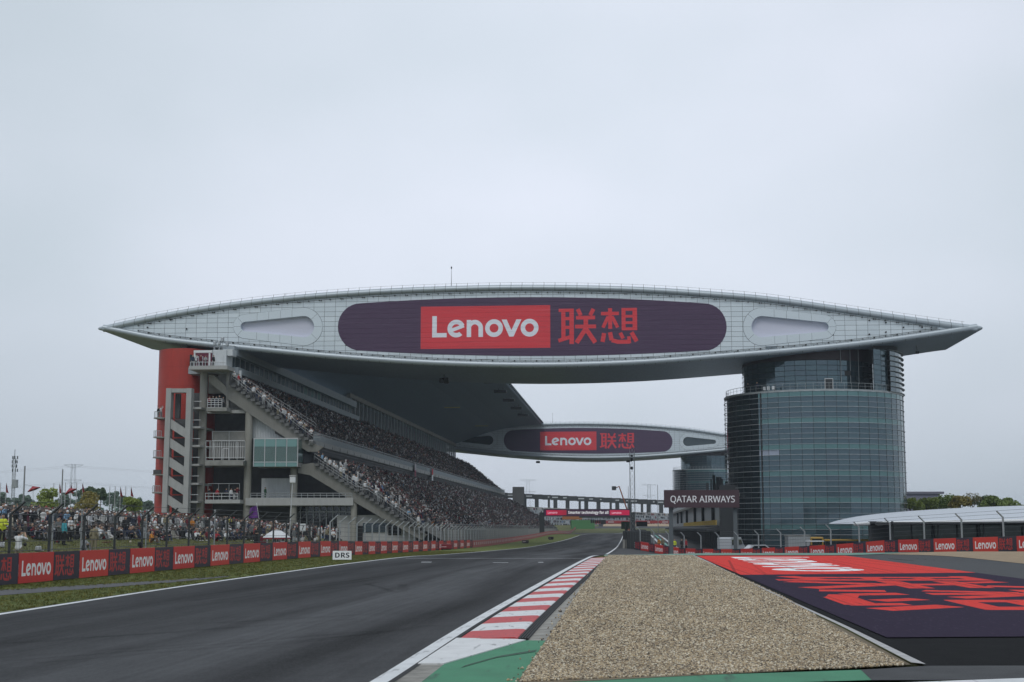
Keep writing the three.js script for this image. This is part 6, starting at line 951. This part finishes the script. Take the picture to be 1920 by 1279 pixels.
function tree(label, x, D, y0, h, w, mat, n, group, o = {}) {
  const t = thing(o.bush ? 'bush' : 'tree', label, o.bush ? 'bush' : 'tree', V(x, y0, -D), rr(0, 6), group), B = [], k = o.blobs ?? 11, base = o.bush ? 0.05 : 0.32;
  for (let i = 0; i < k; i++) { const a = rr(0, 2 * Math.PI), f = rr(0, 1), yy = lerp(base + 0.16, 0.86, f) * h, sp = w * 0.33 * Math.sqrt(1 - Math.pow(Math.abs(f - 0.35) / 0.75, 2)) * Math.sqrt(rnd()); B.push([Math.cos(a) * sp, yy, Math.sin(a) * sp, w * rr(0.15, 0.25) * (1 - 0.35 * f)]); }
  put('crown', leafCrown(B, n, o.leaf ?? w * 0.035, 0.85), mat, t, { local: true });
  const tr = [bar([0, -0.3, 0], [rr(-0.1, 0.1) * w * 0.2, h * 0.55, 0], w * 0.03, 7, w * 0.014)]; for (let i = 0; i < 6; i++) { const b = pick(B); tr.push(bar([0, h * rr(0.2, 0.45), 0], [b[0] * 0.8, b[1], b[2] * 0.8], w * 0.012, 5, w * 0.004)); } put('trunk', tr, barkM, t, { local: true }); return t;
}
function treeAt(label, u, vTop, vBase, wpx, D, mat, n, group, o) { if (u > 1600) wpx *= 1.35; const a = at(u, vTop, D), b = at(u, vBase, D); return tree(label, a.x, D, b.y, a.y - b.y, wpx * D / F, leafPal[mat], n, group, o); }
treeAt('broad bright green bush on the left skyline behind the bank crowd', 88, 917, 962, 76, 185, 'bright', 2600, null, { bush: true, leaf: 0.16 }); treeAt('olive-yellow bush in the middle of the left skyline', 168, 922, 964, 72, 185, 'olive', 2400, null, { bush: true, leaf: 0.16 }); treeAt('small green bush just left of the red stair tower', 246, 931, 964, 52, 185, 'bright', 1900, null, { bush: true, leaf: 0.15 });
treeAt('tall dark tree left of the olive bush, on the left skyline', 168, 908, 960, 44, 300, 'dark', 1500, null, { leaf: 0.3 }); treeAt('tall dark tree rising right above the olive bush', 190, 909, 962, 30, 300, 'dark', 1300, null, { leaf: 0.3 });
[[8, 920, 40], [34, 922, 36], [58, 924, 36], [118, 921, 40], [146, 914, 34], [212, 916, 36], [232, 924, 34], [256, 928, 36], [278, 932, 36], [296, 936, 30]].forEach(([u, v, w], k) => treeAt(`hazy grey-green tree in the row along the left horizon, ${ORD[k]} from left`, u, v, 972, w, 400 + 30 * (k % 3), 'grey', 900, 'hazy trees along the left horizon', { leaf: 0.5 }));
[[1706, 930, 40, 'bright'], [1738, 931, 46, 'bright'], [1770, 926, 48, 'green'], [1800, 926, 44, 'olive'], [1822, 918, 34, 'brown'], [1842, 924, 40, 'dark'], [1862, 930, 44, 'green'], [1884, 933, 42, 'green'], [1906, 946, 30, 'green'], [1926, 950, 30, 'dark']].forEach(([u, v, w, m], k) => treeAt(`${{ bright: 'yellow-green', green: 'mid green', olive: 'olive', brown: 'thin brownish', dark: 'dark green' }[m]} tree above the pale hall roof, ${ORD[k]} from the glass tower`, u, v, 972, w, 240 + 6 * (k % 3), m, k === 4 ? 420 : 1500, null, { leaf: k === 4 ? 0.14 : 0.24 }));
{ // woods on the horizon
  const g = []; for (let i = 0; i < 70; i++) { const D = rr(620, 760), u = rr(-120, 330), x = (u - 960) / F * D, h = rr(9, 15); g.push(leafCrown([[x, h * 0.55, -D, h * 0.42], [x + rr(-3, 3), h * 0.35, -D, h * 0.45], [x + rr(-4, 4), h * 0.3, -D, h * 0.4]], 170, 1.1)); }
  for (let i = 0; i < 40; i++) { const D = rr(700, 800), u = rr(1690, 2050), x = (u - 960) / F * D, h = rr(8, 12); g.push(leafCrown([[x, h * 0.5, -D, h * 0.42], [x + rr(-4, 4), h * 0.3, -D, h * 0.4]], 120, 1.1)); }
  const o = put('woodland', g, leafPal.grey, null); tag(o, 'hazy far woodland along the horizon behind the trees', 'woodland', null, 'stuff');
}
{ // unseen tree belt, added for the tower's lower panes to mirror
  const g = []; for (let i = 0; i < 60; i++) { const x = -60 + i * 5 + rr(-2, 2), z = rr(75, 100), h = rr(13, 19); g.push(leafCrown([[x, h * 0.62, z, h * 0.30], [x + rr(-2, 2), h * 0.35, z, h * 0.33], [x + rr(-3, 3), h * 0.2, z, h * 0.25]], 260, 0.7)); }
  const o = put('woodland', g, leafPal.dark, null); tag(o, 'unseen belt of trees added behind the viewer, mirrored in the tower glass', 'woodland', null, 'stuff');
}
// pylons, cell mast, poles
function pylon(u, vTop, D, wpx, label) {
  const a = at(u, vTop, D), w = wpx * D / F, o = thing('pylon', label, 'pylon', V(a.x, 0, -D), 0, 'pylons on the horizon'), h = a.y, g = [], s = w * 0.13;
  for (const [i, j] of [[-1, -1], [1, -1], [1, 1], [-1, 1]]) g.push(bar([i * s * 1.6, 0, j * s * 1.6], [i * s * 0.6, h, j * s * 0.6], 0.10, 4)); for (let k = 0; k < 8; k++) { const y0 = h * k / 8, y1 = h * (k + 1) / 8, a0 = s * lerp(1.6, 0.6, k / 8), a1 = s * lerp(1.6, 0.6, (k + 1) / 8); g.push(bar([-a0, y0, a0], [a1, y1, a1], 0.05, 4), bar([a0, y0, a0], [-a1, y1, a1], 0.05, 4)); } put('frame', g, M.galv, o, { local: true });
  for (const [y, k] of [[h - 0.6, 0.5], [h * 0.76, 0.46]]) put('arm', [bar([-w * k, y, 0], [w * k, y, 0], 0.14, 5), bar([-w * k, y, 0], [0, y - 2, 0], 0.08, 4), bar([w * k, y, 0], [0, y - 2, 0], 0.08, 4)], M.galv, o, { local: true }); return [a, w, h];
}
const pyl = [pylon(138, 870, 900, 36, 'hazy power pylon with two cross arms on the left skyline'), pylon(990, 899, 1500, 30, 'very faint pylon seen below the far bridge'), pylon(1217, 908, 1500, 26, 'very faint pylon left of the far glass tower')];
{
  const o = thing('power_line', 'thin power wires running from the left pylon across the sky', 'wire', V(pyl[0][0].x, 30, -900)); const [a, w, h] = pyl[0]; offs.set(o, o.position.clone().negate().toArray()); const g = [];
  for (const [dx, y] of [[-0.5, h - 1.5], [0.5, h - 1.5], [-0.45, h * 0.76 - 1.5], [0.45, h * 0.76 - 1.5]]) for (const d of [-1, 1]) { const P = []; for (let i = 0; i <= 10; i++) { const t = i / 10; P.push(V(a.x + dx * w + d * 160 * t, y - 8 * Math.sin(Math.PI * t * 0.5) * 1.2 + 3 * t, -900 + d * 20 * t)); } g.push(new THREE.TubeGeometry(new THREE.CatmullRomCurve3(P), 12, 0.03, 4)); } put('wire', g, M.postDark, o);
}
{
  const D = 400, a = at(28, 843, D), o = thing('cell_mast', 'tall mast ringed with aerials on the far left skyline', 'mast', V(a.x, 0, -D)); offs.set(o, [-a.x, 0, D]); lattice(o, a.x, -D, 0, a.y - 2.5, 0.7, 0.06, 2); put('spike', bar([a.x, a.y - 2.5, -D], [a.x, a.y, -D], 0.08, 5), M.postDark, o);
  for (const v of [858, 866, 874, 882]) for (let k = 0; k < 3; k++) { const q = at(28, v, D), an = k / 3 * 6.28 + v; put('aerial', rbox(q.x + Math.cos(an) * 0.75 - 0.13, q.x + Math.cos(an) * 0.75 + 0.13, q.y - 0.45, q.y + 0.45, -D + Math.sin(an) * 0.75 - 0.13, -D + Math.sin(an) * 0.75 + 0.13, 0.05), M.postDark, o); } const q = at(28, 906, D); put('cabinet', rbox(q.x - 0.7, q.x + 0.7, q.y - 1.3, q.y + 1, -D - 0.7, -D + 0.7, 0.1), M.galv, o);
}
[[46.5, 874, 'thin grey pole on the left skyline, right of the aerial mast', 0.17], [117.5, 880, 'thin grey pole on the left skyline above the bright green bush', 0.15], [291, 897, 'thin pole beside the lower balconies of the red tower', 0.08], [1233, 909, 'thin pole right of the lattice mast', 0.14], [1178, 912, 'thin pole left of the lattice mast', 0.12]].forEach(([u, v, label, r]) => { const D = u > 1000 ? 520 : 235, a = at(u, v, D), o = thing('pole', label, 'pole', V(a.x, 0, -D)); put('shaft', bar([0, 0, 0], [0, a.y, 0], r, 6, r * 0.7), M.galv, o, { local: true }); if (u < 50) put('stay', bar([0, a.y - 3, 0], [3, a.y - 3.6, 0], 0.03, 4), M.galv, o, { local: true }); });
// flags on staffs, tilted red parasols
const redCloth = std([0.30, 0.03, 0.04], 0.8);
[[1, 905], [12, 906, 1], [84, 912], [101, 906], [112, 907, 1], [123, 905], [133, 907, 1], [144, 905], [155, 906, 1], [206, 912], [216, 912], [226, 913, 1], [236, 912], [246, 913, 1]].forEach(([u, v, red], k) => {
  const D = 270, a = at(u, v, D), o = thing('flagpole', `${red ? 'flagpole with drooping red flag' : 'bare thin flagpole'} on the left skyline, ${ORD[k]} pole from left`, 'flagpole', V(a.x, 0, -D), 0, 'flagpoles on the left skyline'); put('staff', bar([0, 0, 0], [0, a.y, 0], 0.07, 5), M.rail, o, { local: true });
  if (red) { const P = new THREE.PlaneGeometry(1.5, 2.6, 6, 6), p = P.attributes.position; for (let i = 0; i < p.count; i++) { const x = (p.getX(i) + 0.75) / 1.5, y = (p.getY(i) + 1.3) / 2.6; p.setXYZ(i, x * (0.15 + 0.45 * (1 - y)) * (k % 3 ? 1 : 1.2), a.y - 0.2 - (1 - y) * 1.5 - x * 0.3, 0.2 * Math.sin(x * 7 + y * 2)); } P.computeVertexNormals(); put('flag', P, redCloth, o, { local: true }); }
});
[[62, 915, 0], [131, 919, 1]].forEach(([u, v, k]) => { const D = 190, a = at(u, v, D), o = thing('parasol', k ? 'tilted red parasol on the left skyline between the two bushes' : 'tilted red parasol above the bright green bush on the left skyline', 'parasol', V(a.x, 1, -D)); const c = new THREE.ConeGeometry(0.9, 0.5, 8, 1, true); c.rotateZ(0.38 + 0.1 * k); c.scale(1.0, 1, 1); c.translate(0, a.y - 1, 0); put('canopy', c, redCloth, o, { local: true }); put('pole', bar([0.25, 0, 0], [0, a.y - 1, 0], 0.03, 5), M.rail, o, { local: true }); });
// things on and by the bank
{
  const D = 118, a = at(519, 993, D), b = at(519, 1008, D), R = 26 * D / F, y0 = G(a.x, D), o = thing('parasol', 'large white parasol with a red rim behind the left barrier', 'parasol', V(a.x, y0, -D)); const H = a.y - y0, h = a.y - b.y;
  const cn = []; for (let k = 0; k < 8; k++) { const g = new THREE.LatheGeometry([[0, h], [R * 0.3, h * 0.86], [R * 0.65, h * 0.5], [R * 0.9, h * 0.16], [R, 0]].map((q) => new THREE.Vector2(...q)).reverse(), 3, k / 8 * 2 * Math.PI, Math.PI / 4); g.translate(0, H - h, 0); cn.push(g); } cn.forEach((g) => put('panel', g, M.white, o, { local: true })); const rim = new THREE.CylinderGeometry(R * 0.985, R * 0.97, 0.14, 24, 1, true); rim.translate(0, H - h - 0.06, 0); put('valance', rim, redCloth, o, { local: true }); put('pole', bar([0, 0, 0], [0, H, 0], 0.03, 6), M.steel, o, { local: true });
  for (let k = 0; k < 8; k++) { const t = k / 8 * 2 * Math.PI; put('rib', bar([0, H - h * 0.2, 0], [R * 0.97 * Math.cos(t), H - h, R * 0.97 * Math.sin(t)], 0.012, 4), M.steel, o, { local: true }); }
}
{
  const D = 150, a = at(481, 943, D), b = at(486, 968, D), o = thing('flag', 'purple flag on a slanting white staff above the bank crowd', 'flag', V(b.x, b.y - 0.6, -D)); put('staff', bar([0.1, -0.3, 0], [a.x - b.x, a.y - b.y + 0.6, 0], 0.025, 5), M.white, o, { local: true });
  const P = new THREE.PlaneGeometry(1, 1, 8, 8), p = P.attributes.position; for (let i = 0; i < p.count; i++) { const x = p.getX(i) + 0.5, y = p.getY(i) + 0.5; p.setXYZ(i, (a.x - b.x) * (0.2 + 0.8 * y) - x * 0.85 * (1.25 - 0.5 * y), 0.45 + y * 1.25 - x * 0.12 * y - 0.1 * x, 0.12 * Math.sin(x * 6 + y * 4)); } P.computeVertexNormals(); put('cloth', P, std([0.12, 0.035, 0.20], 0.8), o, { local: true });
}
{
  const D = 112, a = at(568, 982, D), b = at(568, 996, D), w = 10.5 * D / F, y0 = G(a.x, D), o = thing('placard', 'small white numbered placard on a slanting stick behind the left barrier', 'sign', V(a.x, y0, -D)); const [c, g] = canvas(96, 112); g.fillStyle = '#d9dcde'; g.fillRect(0, 0, 96, 112); g.fillStyle = '#22262a'; g.font = 'bold 92px sans-serif'; g.fillText('7', 22, 90);
  const f = new THREE.BoxGeometry(w, a.y - b.y, 0.03); f.translate(0, (a.y + b.y) / 2 - y0, 0); put('board', f, std([1, 1, 1], 0.6, { map: canvasMap(c) }), o, { local: true }); put('stick', bar([-0.22, -0.1, -0.03], [0.05, a.y - y0 - 0.1, -0.03], 0.02, 5), M.rail, o, { local: true });
}
{
  const D = 132, a = at(549, 893, D), y0 = G(a.x, D), o = thing('camera_post', 'slim white post with a white box on top, before the third column', 'post', V(a.x, y0, -D)); const H = a.y - y0; put('post', bar([-0.25, -0.1, 0], [0, H, 0], 0.05, 6), M.rail, o, { local: true }); put('box', rbox(-0.26, 0.24, H - 0.62, H - 0.05, -0.2, 0.2, 0.05), M.white, o, { local: true }); put('cap', rbox(-0.30, 0.28, H - 0.05, H + 0.08, -0.24, 0.24, 0.03), M.concreteLight, o, { local: true });
}
{ const D = 67, u = 270, x = (u - 960) / F * D, y = G(x, D), o = thing('tripod', 'black camera tripod standing behind the fence on the left bank', 'tripod', V(x, y, -D)); for (let k = 0; k < 3; k++) { const t = k * 2.09 + 0.4; put('leg', bar([Math.cos(t) * 0.45, 0, Math.sin(t) * 0.45], [0, 1.15, 0], 0.025, 5), M.black, o, { local: true }); } put('head', rbox(-0.09, 0.09, 1.13, 1.35, -0.14, 0.14, 0.03), M.black, o, { local: true }); }
[[106, 57.5], [159.5, 61], [280, 69.5], [407, 81]].forEach(([u, D], k) => { const x = (u - 960) / F * D, y = G(x, D), a = at(u, 958, D), o = thing('post', `thin pale grey post behind the left fence, ${ORD[k]} pale one from left`, 'post', V(x, y, -D), 0, 'pale posts behind the left fence'); put('shaft', bar([0, -0.1, 0], [0, a.y - y, 0], 0.035, 6), M.galv, o, { local: true }); put('cap', rbox(-0.05, 0.05, a.y - y - 0.02, a.y - y + 0.06, -0.05, 0.05, 0.01), M.galv, o, { local: true }); });
{ // bags, mats and litter on the grass
  for (let k = 0; k < 26; k++) { const u = rr(10, 470), o = rr(9, 17), p = bankPoint(u, o), pale = rnd() < 0.6, m = cloth(pick(pale ? ['white', 'cream', 'light grey'] : ['black', 'navy', 'black', 'dark red'])); const w = rr(0.2, 0.45), mat = k % 3 === 0, g = thing(mat ? 'picnic_mat' : 'bag', `${mat ? 'picnic mat spread' : 'bag lying'} among the sitting people on the bank, ${ORD[k]} such piece built from left`, mat ? 'mat' : 'bag', p, rr(0, 3), 'belongings on the grass bank'); g.userData._u = u; if (mat) put('cloth', rbox(-w, w, 0.01, 0.05, -w * 0.7, w * 0.7, 0.02), m, g, { local: true }); else { put('body', rbox(-w * 0.5, w * 0.5, 0, w * 0.75, -w * 0.3, w * 0.3, 0.08), m, g, { local: true }); put('strap', (() => { const t = new THREE.TorusGeometry(w * 0.22, 0.018, 5, 10, Math.PI); t.translate(0, w * 0.72, 0); return t; })(), M.black, g, { local: true }); } }
  const l = scene.children.filter((c) => c.userData._u !== undefined).sort((a, b) => a.userData._u - b.userData._u); const nm = {}; l.forEach((g) => { const i = nm[g.userData.category] = (nm[g.userData.category] ?? -1) + 1; g.userData.label = `${g.userData.category === 'mat' ? 'picnic mat spread' : 'small bag lying'} among sitting people on the bank, ${ORD[i]} from left`; delete g.userData._u; });
}
[[770, 881, 'white and dark flag'], [805, 888, 'red and white flag']].forEach(([u, v, n], k) => { const s = k ? 128 : 100, [t, y] = st(u, v, s), o = thing('hung_flag', `${n} hung over the upper tier's front edge, ${k ? 'right' : 'left'} one of two`, 'flag', S(-33.45, 0, s + (k ? 0 : 0)), -PSI + Math.PI / 2); const P = (a, b, m) => { const g = new THREE.PlaneGeometry(3.2, b - a, 8, 3), p = g.attributes.position; for (let i = 0; i < p.count; i++) p.setZ(i, 0.06 * Math.sin(p.getX(i) * 3)); g.translate(0, (a + b) / 2, 0.1); g.computeVertexNormals(); put('cloth', g, m, o, { local: true }); }; P(14.9, 16.4, k ? std([0.5, 0.04, 0.05], 0.8) : std([0.45, 0.42, 0.45], 0.8)); P(13.5, 14.9, k ? M.white : std([0.25, 0.06, 0.09], 0.8)); });
// ---------------------------------------------------------------- vehicles behind the right barrier
function wheelG(x, y, z, r, w = 0.2) { const g = new THREE.CylinderGeometry(r, r, w, 18); g.rotateX(Math.PI / 2); g.translate(x, y, z); return g; }
function vehicle(name, label, cat, u, D, turn, prof, wide, paint, wins, wheels, r) {
  const x = (u - 960) / F * D, o = thing(name, label, cat, V(x, G(x, D) + 0.02, -D), turn), sh = new THREE.Shape(prof.map((p) => new THREE.Vector2(p[0], p[1]))); const g = new THREE.ExtrudeGeometry(sh, { depth: wide - 0.12, bevelEnabled: true, bevelSize: 0.06, bevelThickness: 0.06, bevelSegments: 2 }); g.translate(0, 0, -wide / 2 + 0.06); put('body', g, paint, o, { local: true });
  const gl = glass([0.02, 0.025, 0.03]); for (const q of wins) for (const z of [1, -1]) { const w = prism(q, 0, 0.02); w.translate(0, 0, z > 0 ? wide / 2 + 0.001 : -wide / 2 - 0.021); put('window', w, gl, o, { local: true }); }
  for (const wx of wheels) for (const z of [1, -1]) { const wg = put('wheel', wheelG(wx, r, z * (wide / 2 - 0.08), r), M.blackRubber, o, { local: true }); put('rim', wheelG(wx, r, z * (wide / 2 + 0.025), r * 0.6, 0.03), M.steel, wg, { local: true }); } return o;
}
const carWhite = new THREE.MeshPhysicalMaterial({ color: new THREE.Color().setRGB(0.42, 0.44, 0.47), roughness: 0.35, clearcoat: 0.8 });
vehicle('van', 'white van parked behind the fence beneath the maroon name board', 'van', 1367, 190, 1.05, [[-2.5, 0.4], [-2.5, 2.1], [-2.3, 2.25], [1.2, 2.25], [2.0, 1.35], [2.55, 1.15], [2.6, 0.4]], 1.9, carWhite, [[[0.2, 1.3], [1.75, 1.35], [1.2, 2.0], [0.2, 2.0]], [[-2.2, 1.3], [-0.1, 1.3], [-0.1, 2.0], [-2.2, 2.0]]], [-1.6, 1.6], 0.36);
vehicle('car', 'silver-white car parked behind the fence right of the van', 'car', 1418, 172, 0.2, [[-2.2, 0.35], [-2.2, 0.9], [-1.6, 1.0], [-1.0, 1.45], [0.5, 1.48], [1.2, 1.0], [2.1, 0.85], [2.2, 0.35]], 1.75, carWhite, [[[-1.35, 1.02], [-0.9, 1.38], [0.45, 1.4], [1.0, 1.02]]], [-1.35, 1.35], 0.33);
{
  const D = 158, x = (1560 - 960) / F * D, o = thing('tractor_truck', 'long yellow maintenance truck parked behind the right fence', 'truck', V(x, G(x, D) + 0.1, -D), 0.05), y = std([0.42, 0.25, 0.04], 0.5); offs.set(o, [0, 0, 0]);
  put('cab', rbox(-3.0, -1.5, 0.7, 2.35, -0.95, 0.95, 0.12), y, o); put('cab_window', [box(-2.8, -1.7, 1.5, 2.15, 0.94, 0.97), box(-2.8, -1.7, 1.5, 2.15, -0.97, -0.94)], glass([0.02, 0.025, 0.03]), o); put('bed', [rbox(-1.4, 3.6, 0.75, 1.0, -0.95, 0.95, 0.05), rbox(-1.4, 3.6, 1.9, 2.1, -0.95, 0.95, 0.05)], y, o); put('rack', [-1.3, -0.1, 1.1, 2.3, 3.5].map((k) => box(k - 0.05, k + 0.05, 0.9, 2.0, 0.8, 0.92)), M.postDark, o); put('load', rbox(-1.1, 3.2, 1.0, 1.75, -0.7, 0.7, 0.1), M.dark, o); for (const k of [-2.3, 1.6, 2.7]) for (const z of [1, -1]) { const w = put('wheel', wheelG(k, 0.42, z * 0.85, 0.45, 0.28), M.blackRubber, o); put('rim', wheelG(k, 0.42, z * 1.0, 0.25, 0.03), y, w); }
  const x2 = (1524 - 960) / F * 150, o2 = thing('buggy', 'small orange and white utility buggy left of the yellow truck', 'buggy', V(x2, G(x2, 150) + 0.1, -150), 0.2); offs.set(o2, [0, 0, 0]); put('body', rbox(-1.2, 1.2, 0.4, 1.0, -0.65, 0.65, 0.15), std([0.5, 0.22, 0.04], 0.5), o2); put('canopy', rbox(-0.9, 0.7, 1.72, 1.82, -0.62, 0.62, 0.04), M.white, o2); put('canopy_post', [[-0.85, 0.55], [0.65, 0.55], [-0.85, -0.55], [0.65, -0.55]].map(([a, b]) => bar([a, 0.9, b], [a, 1.75, b], 0.03, 5)), M.postDark, o2); put('seat', rbox(-0.5, 0.1, 0.95, 1.4, -0.55, 0.55, 0.08), M.dark, o2); for (const k of [-0.8, 0.8]) for (const z of [1, -1]) put('wheel', wheelG(k, 0.28, z * 0.6, 0.28), M.blackRubber, o2);
  const x3 = (1492 - 960) / F * 156, o3 = thing('storage_container', 'grey mesh container behind the right fence, left of the buggy', 'container', V(x3, G(x3, 156), -156)); offs.set(o3, [0, 0, 0]); put('body', rbox(-1.3, 1.1, 0.1, 2.5, -1.0, 1.0, 0.04), M.galv, o3); put('rib', Array.from({ length: 9 }, (_, i) => box(-1.25 + i * 0.28, -1.2 + i * 0.28, 0.15, 2.45, 1.0, 1.04)), M.steel, o3); put('roof', rbox(-1.36, 1.16, 2.5, 2.58, -1.05, 1.05, 0.03), M.concrete, o3);
}
// tufts of grass along the verge and the near bank
{
  const blade = (() => { const p = []; for (let k = 0; k < 7; k++) { const a = rr(0, 6.28), b = a + 1.57, l = rr(0.5, 1), x = rr(-0.5, 0.5), z = rr(-0.5, 0.5), lean = rr(0.1, 0.5); p.push(x - 0.06 * Math.cos(b), 0, z - 0.06 * Math.sin(b), x + 0.06 * Math.cos(b), 0, z + 0.06 * Math.sin(b), x + lean * Math.cos(a), l, z + lean * Math.sin(a)); } const g = new THREE.BufferGeometry(); g.setAttribute('position', new THREE.Float32BufferAttribute(p, 3)); g.computeVertexNormals(); return g; })();
  const n = 42000, m = new THREE.InstancedMesh(blade, std([1, 1, 1], 0.9), n), mt = new THREE.Matrix4(), q = new THREE.Quaternion(), c = new THREE.Color(); let i = 0;
  while (i < n) { const D = 26 + Math.pow(rnd(), 1.6) * 130, k = rnd(), bank = rnd() < 0.45, x = 0.083 * D + (bank ? rr(-40, -22.4) : lerp(-22.3, XL(D) - 0.4, k)); const X0 = x - 0.083 * D; if (!bank && D < 62 && X0 > lerp(-20.9, -16.6, smooth(40, 62, D)) && X0 < lerp(-18.6, -16.2, smooth(40, 62, D))) continue; const s = rr(0.05, 0.10) * (bank ? 1.4 : 1); q.setFromAxisAngle(V(0, 1, 0), rr(0, 6)); mt.compose(V(x, G(x, D) - (bank ? 0.05 : 0.015), -D), q, V(s * 1.5, s, s * 1.5)); m.setMatrixAt(i, mt); const dry = rnd(), f = rr(0.7, 1.2); m.setColorAt(i, c.setRGB((0.085 + 0.08 * dry) * f, (0.115 + 0.025 * dry) * f, 0.028 * f)); i++; }
  m.name = 'grass'; tag(m, 'short green and yellowing grass of the verge and bank', 'grass', null, 'stuff'); scene.add(m);
}

scene.traverse((o) => { if (o.isMesh) { o.castShadow = true; o.receiveShadow = true; } });
scene.fog = new THREE.FogExp2(new THREE.Color().setRGB(0.80, 0.90, 1.0), 0.00018);
renderer.render(scene, camera);
